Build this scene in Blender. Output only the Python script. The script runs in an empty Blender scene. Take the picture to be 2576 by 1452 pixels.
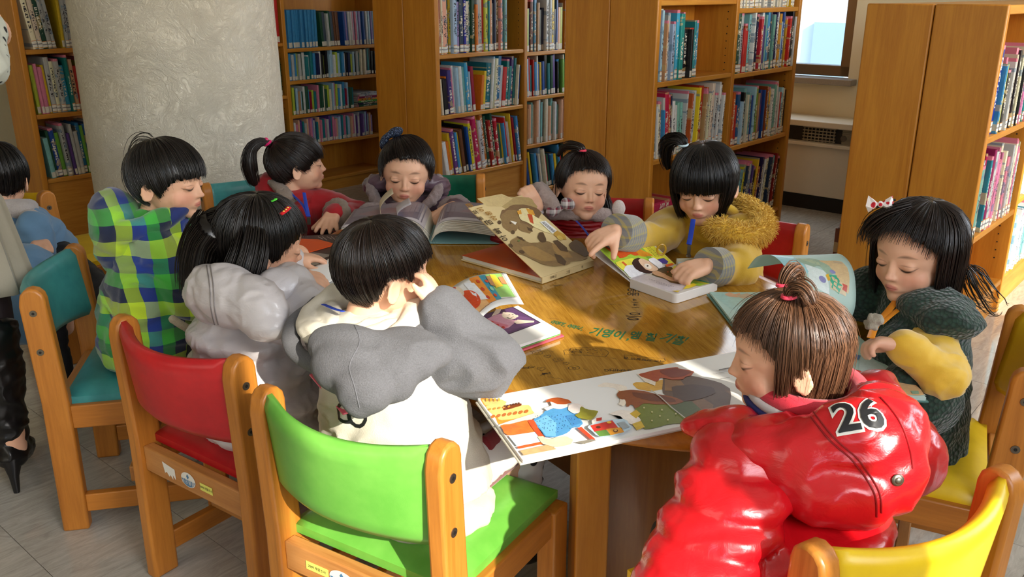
import bpy, bmesh, math, random
import numpy as np
from mathutils import Vector, Matrix, Quaternion, noise
random.seed(7); np.random.seed(7)
SC = bpy.context.scene
COL = SC.collection
PI = math.pi
# ---------------------------------------------------------------- camera
FPX = 2200.0; HOR = -20.0; CAMZ = 1.2; TABLEZ = 0.55
TH = math.atan((726 - HOR) / FPX); S_, C_ = math.sin(TH), math.cos(TH)
cam_d = bpy.data.cameras.new('camera'); cam = bpy.data.objects.new('camera', cam_d); COL.objects.link(cam)
cam_d.sensor_width = 36.0; cam_d.lens = 36.0 * FPX / 2576.0
cam.location = (0, 0, CAMZ); cam.rotation_euler = (PI / 2 - TH, 0, 0)
cam_d.clip_start = 0.02
SC.camera = cam
# ---------------------------------------------------------------- room grid: A runs along the shelf rows, B across them
AZ = math.radians(41)
AX = Vector((math.sin(AZ), math.cos(AZ), 0)); BX = Vector((math.cos(AZ), -math.sin(AZ), 0)); ZX = Vector((0, 0, 1))
def ab(a, b, z=0.0): return AX * a + BX * b + ZX * z
ROT_AB = Matrix((AX, -BX, ZX)).transposed()      # local x = A, local y = -B (into the shelf)
# ---------------------------------------------------------------- world, sun, lights, exposure
w = bpy.data.worlds.new('world'); SC.world = w; w.use_nodes = True
bgn = w.node_tree.nodes['Background']
sky = w.node_tree.nodes.new('ShaderNodeTexSky'); sky.sky_type = 'NISHITA'
sky.sun_disc = False; sky.sun_elevation = math.radians(28); sky.sun_rotation = math.radians(130)
w.node_tree.links.new(sky.outputs[0], bgn.inputs['Color']); bgn.inputs['Strength'].default_value = 0.9
SUNEL = math.radians(29)
sun_dir = (BX * 0.93 - AX * 0.30).normalized() * math.cos(SUNEL) + ZX * math.sin(SUNEL)
sd = bpy.data.lights.new('sun', 'SUN'); sd.energy = 8.5; sd.angle = math.radians(0.6); sd.color = (1.0, 0.93, 0.80)
so = bpy.data.objects.new('sun', sd); COL.objects.link(so)
so.rotation_euler = sun_dir.to_track_quat('Z', 'Y').to_euler(); so.location = (2, -2, 4)
def area(name, loc, direction, sx, sy, energy, color):
    l = bpy.data.lights.new(name, 'AREA'); l.shape = 'RECTANGLE'; l.size = sx; l.size_y = sy; l.energy = energy; l.color = color
    o = bpy.data.objects.new(name, l); COL.objects.link(o); o.location = loc
    o.rotation_euler = Vector(direction).to_track_quat('-Z', 'Z').to_euler(); return o
DAY = (0.93, 0.96, 1.0)
area('right_window_fill', ab(0.4, 1.46, 1.55), -BX - ZX * 0.25, 2.6, 1.3, 50, DAY)  # added soft fill for the room, wider than the unseen window openings
area('right_window_fill_far', ab(3.4, 1.46, 1.5), -BX - ZX * 0.25, 2.2, 1.3, 60, DAY)  # second added fill, farther along the unseen right wall
area('daylight_far_window', ab(5.0, -1.9 - 0.65, 1.6), -AX - ZX * 0.3, 1.2, 1.2, 16, DAY)
area('back_fill', ab(-2.4, -1.5, 1.7), AX - ZX * 0.2, 3.2, 1.4, 22, (1.0, 0.95, 0.88))  # added fill lamp behind the camera; the back wall has no window
SC.view_settings.view_transform = 'Standard'; SC.view_settings.look = 'None'
SC.view_settings.exposure = 0.0; SC.view_settings.gamma = 1.0; SC.view_settings.use_curve_mapping = False
# ---------------------------------------------------------------- pixel helpers (return world points)
def ray(x, y):
    u = (x - 1288) / FPX; v = (y - 726) / FPX
    return Vector((u, C_ - v * S_, -(S_ + v * C_)))
def Pz(x, y, z):
    r = ray(x, y); t = (z - CAMZ) / r.z; return Vector((r.x * t, r.y * t, z))
def PZ(x, y, Z): return ray(x, y) * Z + Vector((0, 0, CAMZ))
# ---------------------------------------------------------------- mesh builder
class MB:
    def __init__(s): s.v = []; s.f = []; s.m = []
    def add(s, vs, fs, m=0, M=None):
        n = len(s.v)
        if M is not None: vs = [M @ Vector(p) for p in vs]
        s.v.extend([tuple(p) for p in vs]); s.f.extend([tuple(i + n for i in f) for f in fs]); s.m.extend([m] * len(fs)); return s
    def box(s, c, size, R=None, m=0):
        c = Vector(c); hx, hy, hz = size[0] / 2, size[1] / 2, size[2] / 2
        vs = [Vector((x, y, z)) for x in (-hx, hx) for y in (-hy, hy) for z in (-hz, hz)]
        if R is not None: vs = [R @ p for p in vs]
        return s.add([c + p for p in vs], [(0, 1, 3, 2), (4, 6, 7, 5), (0, 4, 5, 1), (2, 3, 7, 6), (0, 2, 6, 4), (1, 5, 7, 3)], m)
    def box2(s, lo, hi, m=0, M=None):
        vs = [(x, y, z) for x in (lo[0], hi[0]) for y in (lo[1], hi[1]) for z in (lo[2], hi[2])]
        return s.add(vs, [(0, 1, 3, 2), (4, 6, 7, 5), (0, 4, 5, 1), (2, 3, 7, 6), (0, 2, 6, 4), (1, 5, 7, 3)], m, M)
    def prism(s, pts, h, M=None, m=0):            # 2D outline (xy) extruded in z 0..h
        n = len(pts); vs = [(p[0], p[1], 0) for p in pts] + [(p[0], p[1], h) for p in pts]
        fs = [tuple(range(n))[::-1], tuple(range(n, 2 * n))] + [(i, (i + 1) % n, n + (i + 1) % n, n + i) for i in range(n)]
        return s.add(vs, fs, m, M)
    def ell(s, c, r, R=None, n=14, m=0):
        k = n; rows = n // 2 + 1; vs = [(0, 0, -1)]
        for i in range(1, rows - 1):
            t = -PI / 2 + PI * i / (rows - 1)
            for j in range(k): p = 2 * PI * j / k; vs.append((math.cos(t) * math.cos(p), math.cos(t) * math.sin(p), math.sin(t)))
        vs.append((0, 0, 1)); L = len(vs) - 1; fs = []
        for j in range(k): fs.append((0, 1 + (j + 1) % k, 1 + j)); fs.append((L, L - k + j, L - k + (j + 1) % k))
        for i in range(rows - 3):
            for j in range(k):
                a = 1 + i * k + j; b = 1 + i * k + (j + 1) % k; fs.append((a, b, b + k, a + k))
        if isinstance(r, (int, float)): r = (r, r, r)
        out = []
        for p in vs:
            q = Vector((p[0] * r[0], p[1] * r[1], p[2] * r[2]))
            if R is not None: q = R @ q
            out.append(Vector(c) + q)
        return s.add(out, fs, m)
    def tube(s, pts, rad, n=10, m=0, flat=None, up=None, closed=False):
        pts = [Vector(p) for p in pts]; N = len(pts)
        if isinstance(rad, (int, float)): rad = [rad] * N
        vs = []; ref = Vector(up) if up is not None else Vector((0.13, 0.21, 0.97)); prev = None
        for i, p in enumerate(pts):
            t = (pts[min(i + 1, N - 1)] - pts[max(i - 1, 0)])
            if closed: t = pts[(i + 1) % N] - pts[(i - 1) % N]
            t.normalize()
            if up is not None: a = ref.cross(t)
            else:
                if prev is None: a = ref.cross(t)
                else: a = prev - t * prev.dot(t)
            if a.length < 1e-6: a = Vector((1, 0, 0)).cross(t)
            a.normalize(); prev = a.copy(); b = t.cross(a)
            ra = rad[i]
            if isinstance(ra, tuple): ra, rb = ra
            else: rb = ra * (flat if flat else 1.0)
            for j in range(n):
                q = 2 * PI * j / n; vs.append(p + a * (ra * math.cos(q)) + b * (rb * math.sin(q)))
        fs = []
        for i in range(N if closed else N - 1):
            for j in range(n):
                a0 = i * n + j; a1 = i * n + (j + 1) % n; k = ((i + 1) % N) * n
                fs.append((a0, a1, k + (j + 1) % n, k + j))
        if not closed: fs.append(tuple(range(n))[::-1]); fs.append(tuple(range((N - 1) * n, N * n)))
        return s.add(vs, fs, m)
    def chain(s, pts, rad, n=14, m=0):             # closed capsule chain for blobs
        for i, p in enumerate(pts): s.ell(p, rad[i], n=n, m=m)
        for i in range(len(pts) - 1): s.tube([pts[i], pts[i + 1]], [rad[i], rad[i + 1]], n=n, m=m)
        return s
def new_mesh(name, vs, fs, mi=None, smooth=False, auto=None):
    me = bpy.data.meshes.new(name); me.from_pydata([tuple(v) for v in vs], [], [tuple(f) for f in fs]); me.update()
    if mi is not None and len(mi) == len(me.polygons): me.polygons.foreach_set('material_index', list(mi))
    if smooth: me.polygons.foreach_set('use_smooth', [True] * len(me.polygons))
    if auto: me.set_sharp_from_angle(angle=math.radians(auto))
    return me
def link(name, me, mats=None, parent=None, loc=None, rot=None):
    o = bpy.data.objects.new(name, me); COL.objects.link(o)
    if mats is not None and me is not None and not me.materials:
        for m in (mats if isinstance(mats, (list, tuple)) else [mats]): me.materials.append(m)
    if parent is not None: o.parent = parent
    if loc is not None: o.location = loc
    if rot is not None: o.rotation_euler = rot
    return o
def build(name, mb, mats, parent=None, smooth=False, auto=40, bevel=0, seg=2, label=None):
    me = new_mesh(name, mb.v, mb.f, mb.m, smooth, auto if smooth else None)
    bm = bmesh.new(); bm.from_mesh(me); bmesh.ops.recalc_face_normals(bm, faces=bm.faces); bm.to_mesh(me); bm.free()
    o = link(name, me, mats, parent)
    if bevel:
        b = o.modifiers.new('bevel', 'BEVEL'); b.width = bevel; b.segments = seg; b.limit_method = 'ANGLE'; b.angle_limit = math.radians(35)
        me.polygons.foreach_set('use_smooth', [True] * len(me.polygons)); me.set_sharp_from_angle(angle=math.radians(50))
    if label: o['label'] = label
    return o
def thing(name, label, cat, M=None, group=None):
    o = bpy.data.objects.new(name, None); COL.objects.link(o); o.empty_display_size = 0.05
    if M is not None: o.matrix_world = M
    tag(o, label, cat, group); return o
def tag(o, label, cat, group=None):
    o['label'] = label; o['category'] = cat
    if group: o['group'] = group
    return o
def struct(o): o['kind'] = 'structure'; return o
# voxel-fused organic surface
def blob(name, mb, mats, voxel, parent=None, smooth_it=3, disp=None, local=False, attr=None):
    me = new_mesh(name, mb.v, mb.f, None)
    t = bpy.data.objects.new('tmp', me); COL.objects.link(t)
    r = t.modifiers.new('r', 'REMESH'); r.mode = 'VOXEL'; r.voxel_size = voxel; r.adaptivity = 0; r.use_smooth_shade = True
    if smooth_it:
        sm = t.modifiers.new('s', 'SMOOTH'); sm.factor = 0.5; sm.iterations = smooth_it
    dg = bpy.context.evaluated_depsgraph_get(); ev = t.evaluated_get(dg)
    nm = bpy.data.meshes.new_from_object(ev); nm.name = name
    bpy.data.objects.remove(t); bpy.data.meshes.remove(me)
    n = len(nm.vertices); co = np.empty(n * 3, 'f'); nm.vertices.foreach_get('co', co); co = co.reshape(-1, 3)
    if disp is not None:
        no = np.empty(n * 3, 'f'); nm.vertices.foreach_get('normal', no); no = no.reshape(-1, 3)
        co = co + no * disp(co)[:, None]; nm.vertices.foreach_set('co', co.astype('f').ravel())
    if attr is not None:
        Minv = attr.inverted(); R = np.array([[Minv[i][j] for j in range(4)] for i in range(3)])
        hp = co @ R[:, :3].T + R[:, 3]
        at = nm.attributes.new('hp', 'FLOAT_VECTOR', 'POINT'); at.data.foreach_set('vector', hp.astype('f').ravel())
    nm.update(); nm.polygons.foreach_set('use_smooth', [True] * len(nm.polygons))
    nm.materials.clear()
    return link(name, nm, mats, parent)
_rng = np.random.RandomState(3); _perm = _rng.permutation(4096); _val = _rng.rand(4096) * 2 - 1
def vnoise(p):                                   # smooth value noise, numpy
    i = np.floor(p).astype(int); f = p - i; f = f * f * (3 - 2 * f); out = 0
    def h(a, b, c): return _val[(_perm[(_perm[(_perm[a & 4095] + b) & 4095] + c) & 4095]) & 4095]
    for dx in (0, 1):
        for dy in (0, 1):
            for dz in (0, 1):
                wgt = (f[:, 0] if dx else 1 - f[:, 0]) * (f[:, 1] if dy else 1 - f[:, 1]) * (f[:, 2] if dz else 1 - f[:, 2])
                out = out + wgt * h(i[:, 0] + dx, i[:, 1] + dy, i[:, 2] + dz)
    return out
def wrinkle(amp=0.004, freq=22, amp2=0.0015, stretch=(1, 1, 1.6), ridge=True, seed=0.0):
    def f(co):
        q = co * np.array(stretch) * freq + seed
        wv = np.stack([vnoise(q * 0.6 + 5), vnoise(q * 0.6 + 17), vnoise(q * 0.6 + 31)], 1) * 0.9
        a = vnoise(q + wv)
        if ridge: a = 1 - 2 * np.abs(a)
        b = vnoise(q * 3.1 + 9)
        return amp * (a - 0.4) + amp2 * b
    return f
# ---------------------------------------------------------------- materials
def lin(c):
    if isinstance(c, str): c = c.lstrip('#'); c = [int(c[i:i + 2], 16) / 255 for i in (0, 2, 4)]
    return tuple((x / 12.92 if x <= 0.04045 else ((x + 0.055) / 1.055) ** 2.4) for x in c[:3]) + (1,)
MATS = {}
class NT:
    def __init__(s, name):
        s.mat = bpy.data.materials.new(name); s.mat.use_nodes = True; s.t = s.mat.node_tree; s.n = s.t.nodes; s.l = s.t.links
        s.b = s.n['Principled BSDF']; s.out = s.n['Material Output']
    def node(s, ty, **kw):
        n = s.n.new(ty)
        for k, v in kw.items():
            if hasattr(n, k) and k not in ('inputs',): setattr(n, k, v)
        return n
    def link(s, a, b): s.l.new(a, b); return s
    def coord(s, kind='Object', scale=(1, 1, 1), rot=(0, 0, 0), loc=(0, 0, 0)):
        tc = s.node('ShaderNodeTexCoord'); mp = s.node('ShaderNodeMapping')
        mp.inputs['Scale'].default_value = scale; mp.inputs['Rotation'].default_value = rot; mp.inputs['Location'].default_value = loc
        s.link(tc.outputs[kind], mp.inputs['Vector']); return mp.outputs[0]
    def attrv(s, name):
        a = s.node('ShaderNodeAttribute'); a.attribute_name = name; return a
    def noise(s, vec, scale, detail=4, rough=0.5, dist=0.0):
        n = s.node('ShaderNodeTexNoise'); n.inputs['Scale'].default_value = scale; n.inputs['Detail'].default_value = detail
        n.inputs['Roughness'].default_value = rough; n.inputs['Distortion'].default_value = dist
        if vec is not None: s.link(vec, n.inputs['Vector'])
        return n.outputs['Fac']
    def ramp(s, fac, stops, interp='LINEAR'):
        r = s.node('ShaderNodeValToRGB'); r.color_ramp.interpolation = interp; cr = r.color_ramp
        while len(cr.elements) < len(stops): cr.elements.new(0.5)
        for e, (p, c) in zip(cr.elements, stops):
            e.position = p; e.color = lin(c) if isinstance(c, str) or len(c) == 3 else c
        s.link(fac, r.inputs[0]); return r.outputs[0]
    def mix(s, fac, a, b, mode='MIX'):
        m = s.node('ShaderNodeMix'); m.data_type = 'RGBA'; m.blend_type = mode
        for k, v in ((0, fac), (6, a), (7, b)):
            if isinstance(v, bpy.types.NodeSocket): s.link(v, m.inputs[k])
            else: m.inputs[k].default_value = (lin(v) if isinstance(v, str) else v)
        return m.outputs[2]
    def math(s, op, a, b=None, c=None, clamp=False):
        m = s.node('ShaderNodeMath'); m.operation = op; m.use_clamp = clamp
        for k, v in enumerate((a, b, c)):
            if v is None: continue
            if isinstance(v, bpy.types.NodeSocket): s.link(v, m.inputs[k])
            else: m.inputs[k].default_value = v
        return m.outputs[0]
    def bump(s, h, strength=0.3, dist=0.002, prev=None):
        b = s.node('ShaderNodeBump'); b.inputs['Strength'].default_value = strength; b.inputs['Distance'].default_value = dist
        s.link(h, b.inputs['Height'])
        if prev is not None: s.link(prev, b.inputs['Normal'])
        s.link(b.outputs[0], s.b.inputs['Normal']); return b.outputs[0]
    def set(s, **kw):
        for k, v in kw.items():
            k = k.replace('_', ' ')
            if isinstance(v, bpy.types.NodeSocket): s.link(v, s.b.inputs[k])
            elif isinstance(v, str): s.b.inputs[k].default_value = lin(v)
            else: s.b.inputs[k].default_value = v
        return s
def plain(name, col, rough=0.6, metal=0.0, spec=0.5, var=0.0, bump=0.0, scale=40, coat=0.0, sheen=0.0, sub=0.0):
    if name in MATS: return MATS[name]
    n = NT(name); n.set(Roughness=rough, Metallic=metal); n.b.inputs['Specular IOR Level'].default_value = spec
    n.b.inputs['Coat Weight'].default_value = coat; n.b.inputs['Sheen Weight'].default_value = sheen
    v = n.coord('Object')
    if var:
        f = n.noise(v, scale, 4, 0.6); c = lin(col)
        d = tuple(x * (1 - var) for x in c[:3]) + (1,); u = tuple(min(1, x * (1 + var * 0.7)) for x in c[:3]) + (1,)
        n.set(Base_Color=n.mix(f, d, u))
    else: n.set(Base_Color=col)
    if bump: n.bump(n.noise(v, scale * 3, 3, 0.6), bump, 0.002)
    if sub: n.b.inputs['Subsurface Weight'].default_value = sub; n.b.inputs['Subsurface Radius'].default_value = (0.012, 0.005, 0.003)
    MATS[name] = n.mat; return n.mat
def wood(name, c1, c2, rot=(0, 0, 0), along='z', rough=0.38, scale=1.0, fine=0.5, spec=0.5):
    if name in MATS: return MATS[name]
    n = NT(name); st = {'x': (1.2, 16, 16), 'y': (16, 1.2, 16), 'z': (16, 16, 1.2)}[along]; st = tuple(x * scale for x in st)
    v = n.coord('Object', st, rot)
    f = n.noise(v, 1.6, 5, 0.6, 0.8); g = n.noise(v, 11, 3, 0.6, 0.2)
    k = n.math('ADD', n.math('MULTIPLY', f, 1 - fine * 0.6), n.math('MULTIPLY', g, fine * 0.6))
    base = n.ramp(k, [(0.3, c1), (0.62, c2)])
    n.set(Base_Color=base, Roughness=rough); n.b.inputs['Specular IOR Level'].default_value = spec
    n.bump(g, 0.06, 0.001); MATS[name] = n.mat; return n.mat
def vinyl(name, col, dark):
    if name in MATS: return MATS[name]
    n = NT(name); v = n.coord('Object'); f = n.noise(v, 9, 4, 0.65)
    n.set(Base_Color=n.mix(n.ramp(f, [(0.35, (0, 0, 0)), (0.75, (1, 1, 1))]), dark, col), Roughness=0.36)
    n.bump(n.noise(v, 520, 2, 0.5), 0.12, 0.0006); MATS[name] = n.mat; return n.mat
WOOD_CASE = wood('case_wood', '#b06c1a', '#cc8a2c', along='z', rough=0.42)
WOOD_CASE_H = wood('case_wood_shelf', '#b06c1a', '#cf9138', along='x', rough=0.42)
WOOD_CHAIR = wood('chair_wood', '#a05f1c', '#c98232', along='z', rough=0.36)
WOOD_CHAIR_H = wood('chair_wood_rail', '#a5672c', '#c68a4c', along='x', rough=0.42)
WOOD_CHAIR_Y = wood('chair_wood_side', '#a05f1c', '#c27a2c', along='y', rough=0.38)
# ---------------------------------------------------------------- room shell
A0R, A1R, B0R, B1R, HR = -2.5, 5.1, -6.6, 1.5, 2.75
mf = NT('floor_tile_vinyl'); v = mf.coord('Object', (1, 1, 1))
oi = mf.node('ShaderNodeObjectInfo')
tc = mf.node('ShaderNodeTexCoord'); va = mf.node('ShaderNodeVectorMath'); va.operation = 'ADD'
sc_ = mf.node('ShaderNodeVectorMath'); sc_.operation = 'SCALE'; sc_.inputs['Scale'].default_value = 37.0
mf.link(oi.outputs['Random'], sc_.inputs[0]); mf.link(tc.outputs['Object'], va.inputs[0]); mf.link(sc_.outputs[0], va.inputs[1])
mp = mf.node('ShaderNodeMapping'); mp.inputs['Scale'].default_value = (3, 14, 3); mf.link(va.outputs[0], mp.inputs[0])
f1 = mf.noise(mp.outputs[0], 3.0, 6, 0.7, 1.5); f2 = mf.noise(va.outputs[0], 14, 5, 0.7)
base = mf.ramp(f1, [(0.3, '#a19c92'), (0.7, '#c4c0b6')])
base = mf.mix(mf.ramp(f2, [(0.62, (0, 0, 0)), (0.78, (0.35, 0.35, 0.35))]), base, '#77726a')
mf.set(Base_Color=base, Roughness=mf.ramp(f2, [(0.3, (0.22, 0.22, 0.22)), (0.8, (0.42, 0.42, 0.42))]))
M_FLOOR = mf.mat
M_GROUT = plain('floor_joint', '#4a453d', 0.8)
mb = MB(); mb.prism([tuple(ab(A0R, B0R)[:2]), tuple(ab(A1R, B0R)[:2]), tuple(ab(A1R, B1R)[:2]), tuple(ab(A0R, B1R)[:2])], 0.05)
mb.v = [(p[0], p[1], p[2] - 0.0525) for p in mb.v]
floor = struct(build('floor', mb, M_GROUT))
tme = MB().box((0, 0, -0.0015), (0.2986, 0.2986, 0.003)); tile_me = new_mesh('floor_tile', tme.v, tme.f); tile_me.materials.append(M_FLOOR)
rest = MB(); cells = []
na0 = int(math.floor((A0R - 0.85) / 0.3)); nb0 = int(math.floor((B0R + 0.51) / 0.3))
for i in range(na0, int((A1R - 0.85) / 0.3) + 1):
    for j in range(nb0, int((B1R + 0.51) / 0.3) + 1):
        a = 0.85 + 0.3 * i + 0.15; b = -0.51 + 0.3 * j + 0.15
        if a > A1R - 0.1 or b > B1R - 0.1 or a < A0R + .1 or b < B0R + .1: continue
        p = ab(a, b); Z = p.y * C_ + CAMZ * S_
        if Z < 0.5: vis = False
        else:
            x = 1288 + FPX * p.x / Z; y = 726 + FPX * (-(p.y * S_ - CAMZ * C_)) / Z
            vis = -150 < x < 2730 and 150 < y < 1750
        cells.append((vis, Z, a, b))
cells.sort(key=lambda c: (not c[0], c[1]))
for k, (vis, Z, a, b) in enumerate(cells):
    if vis and k < 290:
        o = bpy.data.objects.new('floor_tile', tile_me); COL.objects.link(o); o.parent = floor; o.location = ab(a, b, 0)
        o.rotation_euler = (0, 0, PI / 2 - AZ)
    else: rest.box(ab(a, b, -0.0015), (0.2986, 0.2986, 0.003), ROT_AB)
o = build('floor_tile_field', rest, M_FLOOR, floor); o['kind'] = 'stuff'
wn = NT('wall_paint'); v = wn.coord('Object'); wn.set(Base_Color=wn.mix(wn.noise(v, 2.5, 3), '#d5cba9', '#e2dabd'), Roughness=0.75)
wn.bump(wn.noise(v, 160, 4, 0.7), 0.35, 0.003); M_WALL = wn.mat
M_CEIL = plain('ceiling_paint', '#d8d5cc', 0.85, var=0.05)
def wallbox(name, a0, a1, b0, b1, z0, z1, mat=None, kids=None):
    mb = MB(); mb.box(ab((a0 + a1) / 2, (b0 + b1) / 2, (z0 + z1) / 2), (a1 - a0, b1 - b0, z1 - z0), ROT_AB); return mb
# far wall with window opening b -3.3..-1.9, z 0.74..2.3
mb = MB()
for (b0, b1, z0, z1) in ((B0R, -3.3, 0, HR), (-1.9, B1R, 0, HR), (-3.3, -1.9, 0, 0.72), (-3.3, -1.9, 2.3, HR)):
    mb.box(ab(A1R + 0.1, (b0 + b1) / 2, (z0 + z1) / 2), (0.2, b1 - b0, z1 - z0), ROT_AB)
struct(build('wall_far', mb, M_WALL))
# unseen right wall: window openings sized and spaced to shape the sun patches
mb = MB(); RW = [(-2.1, -1.2, 0.9, 2.24), (-0.23, 0.33, 0.9, 2.34), (0.34, 0.64, 0.9, 2.34), (2.9, 3.9, 0.9, 2.2)]
cuts = sorted({A0R, A1R} | {r[0] for r in RW} | {r[1] for r in RW})
for a0, a1 in zip(cuts[:-1], cuts[1:]):
    r = [q for q in RW if abs(q[0] - a0) < 1e-6]
    if r:
        for z0, z1 in ((0, r[0][2]), (r[0][3], HR)): mb.box(ab((a0 + a1) / 2, B1R + 0.08, (z0 + z1) / 2), (a1 - a0, 0.16, z1 - z0), ROT_AB)
    else: mb.box(ab((a0 + a1) / 2, B1R + 0.08, HR / 2), (a1 - a0, 0.16, HR), ROT_AB)
struct(build('wall_right', mb, M_WALL))
mb = MB(); mb.box(ab((A0R + A1R) / 2, B0R - 0.08, HR / 2), (A1R - A0R, 0.16, HR), ROT_AB); struct(build('wall_left', mb, M_WALL))
mb = MB(); mb.box(ab(A0R - 0.08, (B0R + B1R) / 2, HR / 2), (0.16, B1R - B0R + 0.3, HR), ROT_AB); struct(build('wall_back', mb, M_WALL))
mb = MB(); mb.box(ab((A0R + A1R) / 2, (B0R + B1R) / 2, HR + 0.05), (A1R - A0R + 0.4, B1R - B0R + 0.4, 0.1), ROT_AB); struct(build('ceiling', mb, M_CEIL))
M_ALU = plain('bronze_aluminium', '#6d6152', 0.38, metal=0.75)
M_ALU_D = plain('bronze_aluminium_dark', '#4f463a', 0.4, metal=0.7)
g = NT('window_glass'); g.set(Base_Color='#f4faff', Roughness=0.02); g.b.inputs['Transmission Weight'].default_value = 1.0; g.b.inputs['IOR'].default_value = 1.05
M_GLASS = g.mat
def window(name, c, ax, wd, z0, z1, thick=0.05, mull=1, glass=True):
    # ax: unit vector along the window's width; c centre at sill level
    root = bpy.data.objects.new(name, None); COL.objects.link(root); struct(root)
    nrm = ax.cross(ZX); R = Matrix((ax, nrm, ZX)).transposed(); mb = MB()
    for sx in (-1, 1): mb.box(c + ax * sx * (wd / 2 - 0.03) + ZX * ((z0 + z1) / 2), (0.06, thick, z1 - z0), R)
    for zz in (z0 + 0.03, z1 - 0.03): mb.box(c + ZX * zz, (wd, thick, 0.06), R)
    build('window_frame', mb, M_ALU, root, bevel=0.004)
    for k in range(mull):
        mb = MB(); x = -wd / 2 + wd * (k + 1) / (mull + 1); mb.box(c + ax * x + ZX * ((z0 + z1) / 2), (0.045, thick * 0.8, z1 - z0 - 0.12), R)
        build('mullion', mb, M_ALU_D, root, bevel=0.003)
    if glass:
        for k in range(mull + 1):
            x = -wd / 2 + wd * (k + 0.5) / (mull + 1); mb = MB(); mb.box(c + ax * x + ZX * ((z0 + z1) / 2), (wd / (mull + 1) - 0.05, 0.005, z1 - z0 - 0.12), R)
            build('pane', mb, M_GLASS, root)
    return root
w1 = window('window_1', ab(A1R + 0.06, -2.6), BX, 1.4, 0.74, 2.3, 0.08, 1)
mb = MB(); mb.box(ab(A1R - 0.01, -2.6, 0.715), (0.14, 1.5, 0.035), ROT_AB)
build('window_sill', mb, plain('granite_sill', '#8f8a82', 0.45, var=0.35, scale=180), w1, bevel=0.004)
for k, (a0, a1, z0, z1) in enumerate(RW[:0]): pass
for k, (a0, a1, z0, z1) in enumerate(RW):
    window('window_%d' % (k + 2), ab((a0 + a1) / 2, B1R + 0.08), AX, a1 - a0, z0, z1, 0.05, 0, glass=False)
# neighbouring building seen through the far window
mb = MB(); nb = thing('neighbour_building', 'pale building with rows of windows seen through the window', 'building')
mb.box(ab(13, -5.2, 2.0), (1.0, 12, 10), ROT_AB); build('facade', mb, plain('facade_white', '#e9edf2', 0.8), nb)
mbw = None
for bb in range(-10, 1):
    for zz in range(-2, 4):
        q = MB(); q.box(ab(12.47, bb * 0.95 - 0.2, zz * 1.5 + 0.4), (0.06, 0.5, 0.8), ROT_AB)
        f = build('facade_window', q, plain('facade_window', '#9fb6c8', 0.3), nb)
# radiator / fan-coil cabinet under the window
M_RAD = plain('radiator_enamel', '#cfc9b6', 0.45, var=0.04); M_BLACK = plain('matt_black', '#12100e', 0.6)
rad = thing('radiator_cabinet', 'cream radiator cabinet with grilles standing under the window', 'radiator')
mb = MB()
mb.box(ab(4.975, -2.1, 0.235), (0.23, 1.9, 0.29), ROT_AB); build('body', mb, M_RAD, rad, bevel=0.006)
mb = MB(); mb.box(ab(4.96, -2.1, 0.50), (0.27, 1.92, 0.035), ROT_AB); build('top_cover', mb, M_RAD, rad, bevel=0.006)
mb = MB(); mb.box(ab(4.99, -2.1, 0.43), (0.2, 1.88, 0.11), ROT_AB); build('grille_recess', mb, M_BLACK, rad)
mb = MB(); mb.box(ab(4.955, -2.1, 0.385), (0.25, 1.91, 0.02), ROT_AB); build('ledge', mb, M_RAD, rad, bevel=0.004)
mb = MB(); mb.box(ab(4.99, -2.1, 0.045), (0.18, 1.86, 0.09), ROT_AB); build('plinth', mb, M_BLACK, rad)
M_GR = plain('grille_plastic', '#8e8977', 0.5)
for g0 in (-2.03, -1.45, -2.6):
    gr = MB()
    for k in range(9): gr.box(ab(4.885, g0 + k * 0.0215, 0.43), (0.012, 0.005, 0.1), ROT_AB)
    for k in range(6): gr.box(ab(4.882, g0 + 0.086, 0.386 + k * 0.0176), (0.01, 0.19, 0.006), ROT_AB)
    build('grille', gr, M_GR, rad)
mb = MB(); mb.box(ab(4.882, -1.72, 0.43), (0.012, 0.18, 0.095), ROT_AB)
for k in range(9): mb.box(ab(4.874, -1.72, 0.388 + k * 0.0105), (0.006, 0.18, 0.004), ROT_AB)
build('louvre', mb, M_GR, rad)
mb = MB(); mb.tube([ab(4.868, -1.80, 0.43), ab(4.88, -1.80, 0.43)], 0.016, 16); build('dial', mb, plain('dial_grey', '#55524b', 0.4), rad)
# white plaster column
mc = NT('column_plaster'); v = mc.coord('Object')
dn = mc.node('ShaderNodeTexNoise'); dn.inputs['Scale'].default_value = 3.0; dn.inputs['Detail'].default_value = 4; mc.link(v, dn.inputs['Vector'])
vm = mc.node('ShaderNodeVectorMath'); vm.operation = 'MULTIPLY_ADD'; mc.link(dn.outputs['Color'], vm.inputs[0]); vm.inputs[1].default_value = (0.9, 0.9, 0.9); mc.link(v, vm.inputs[2])
a1 = mc.noise(vm.outputs[0], 7, 6, 0.62, 1.2); a2 = mc.noise(vm.outputs[0], 22, 5, 0.65, 2.0)
rid = mc.math('SUBTRACT', 1.0, mc.math('MULTIPLY', mc.math('ABSOLUTE', mc.math('SUBTRACT', a1, 0.5)), 9), clamp=True)
rid2 = mc.math('SUBTRACT', 1.0, mc.math('MULTIPLY', mc.math('ABSOLUTE', mc.math('SUBTRACT', a2, 0.5)), 10), clamp=True)
hgt = mc.math('ADD', rid, mc.math('MULTIPLY', rid2, 0.55))
big = mc.noise(v, 3.2, 4, 0.6)
msk = mc.ramp(big, [(0.42, (0, 0, 0)), (0.62, (1, 1, 1))])
hgt2 = mc.math('MULTIPLY', hgt, mc.math('ADD', msk, 0.35))
mottle = mc.math('MULTIPLY', mc.math('MULTIPLY', rid2, mc.ramp(big, [(0.35, (1, 1, 1)), (0.6, (0.1, 0.1, 0.1))])), 0.55)  # brown mottling along the fine ridges, strongest where the broad noise is low
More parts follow.
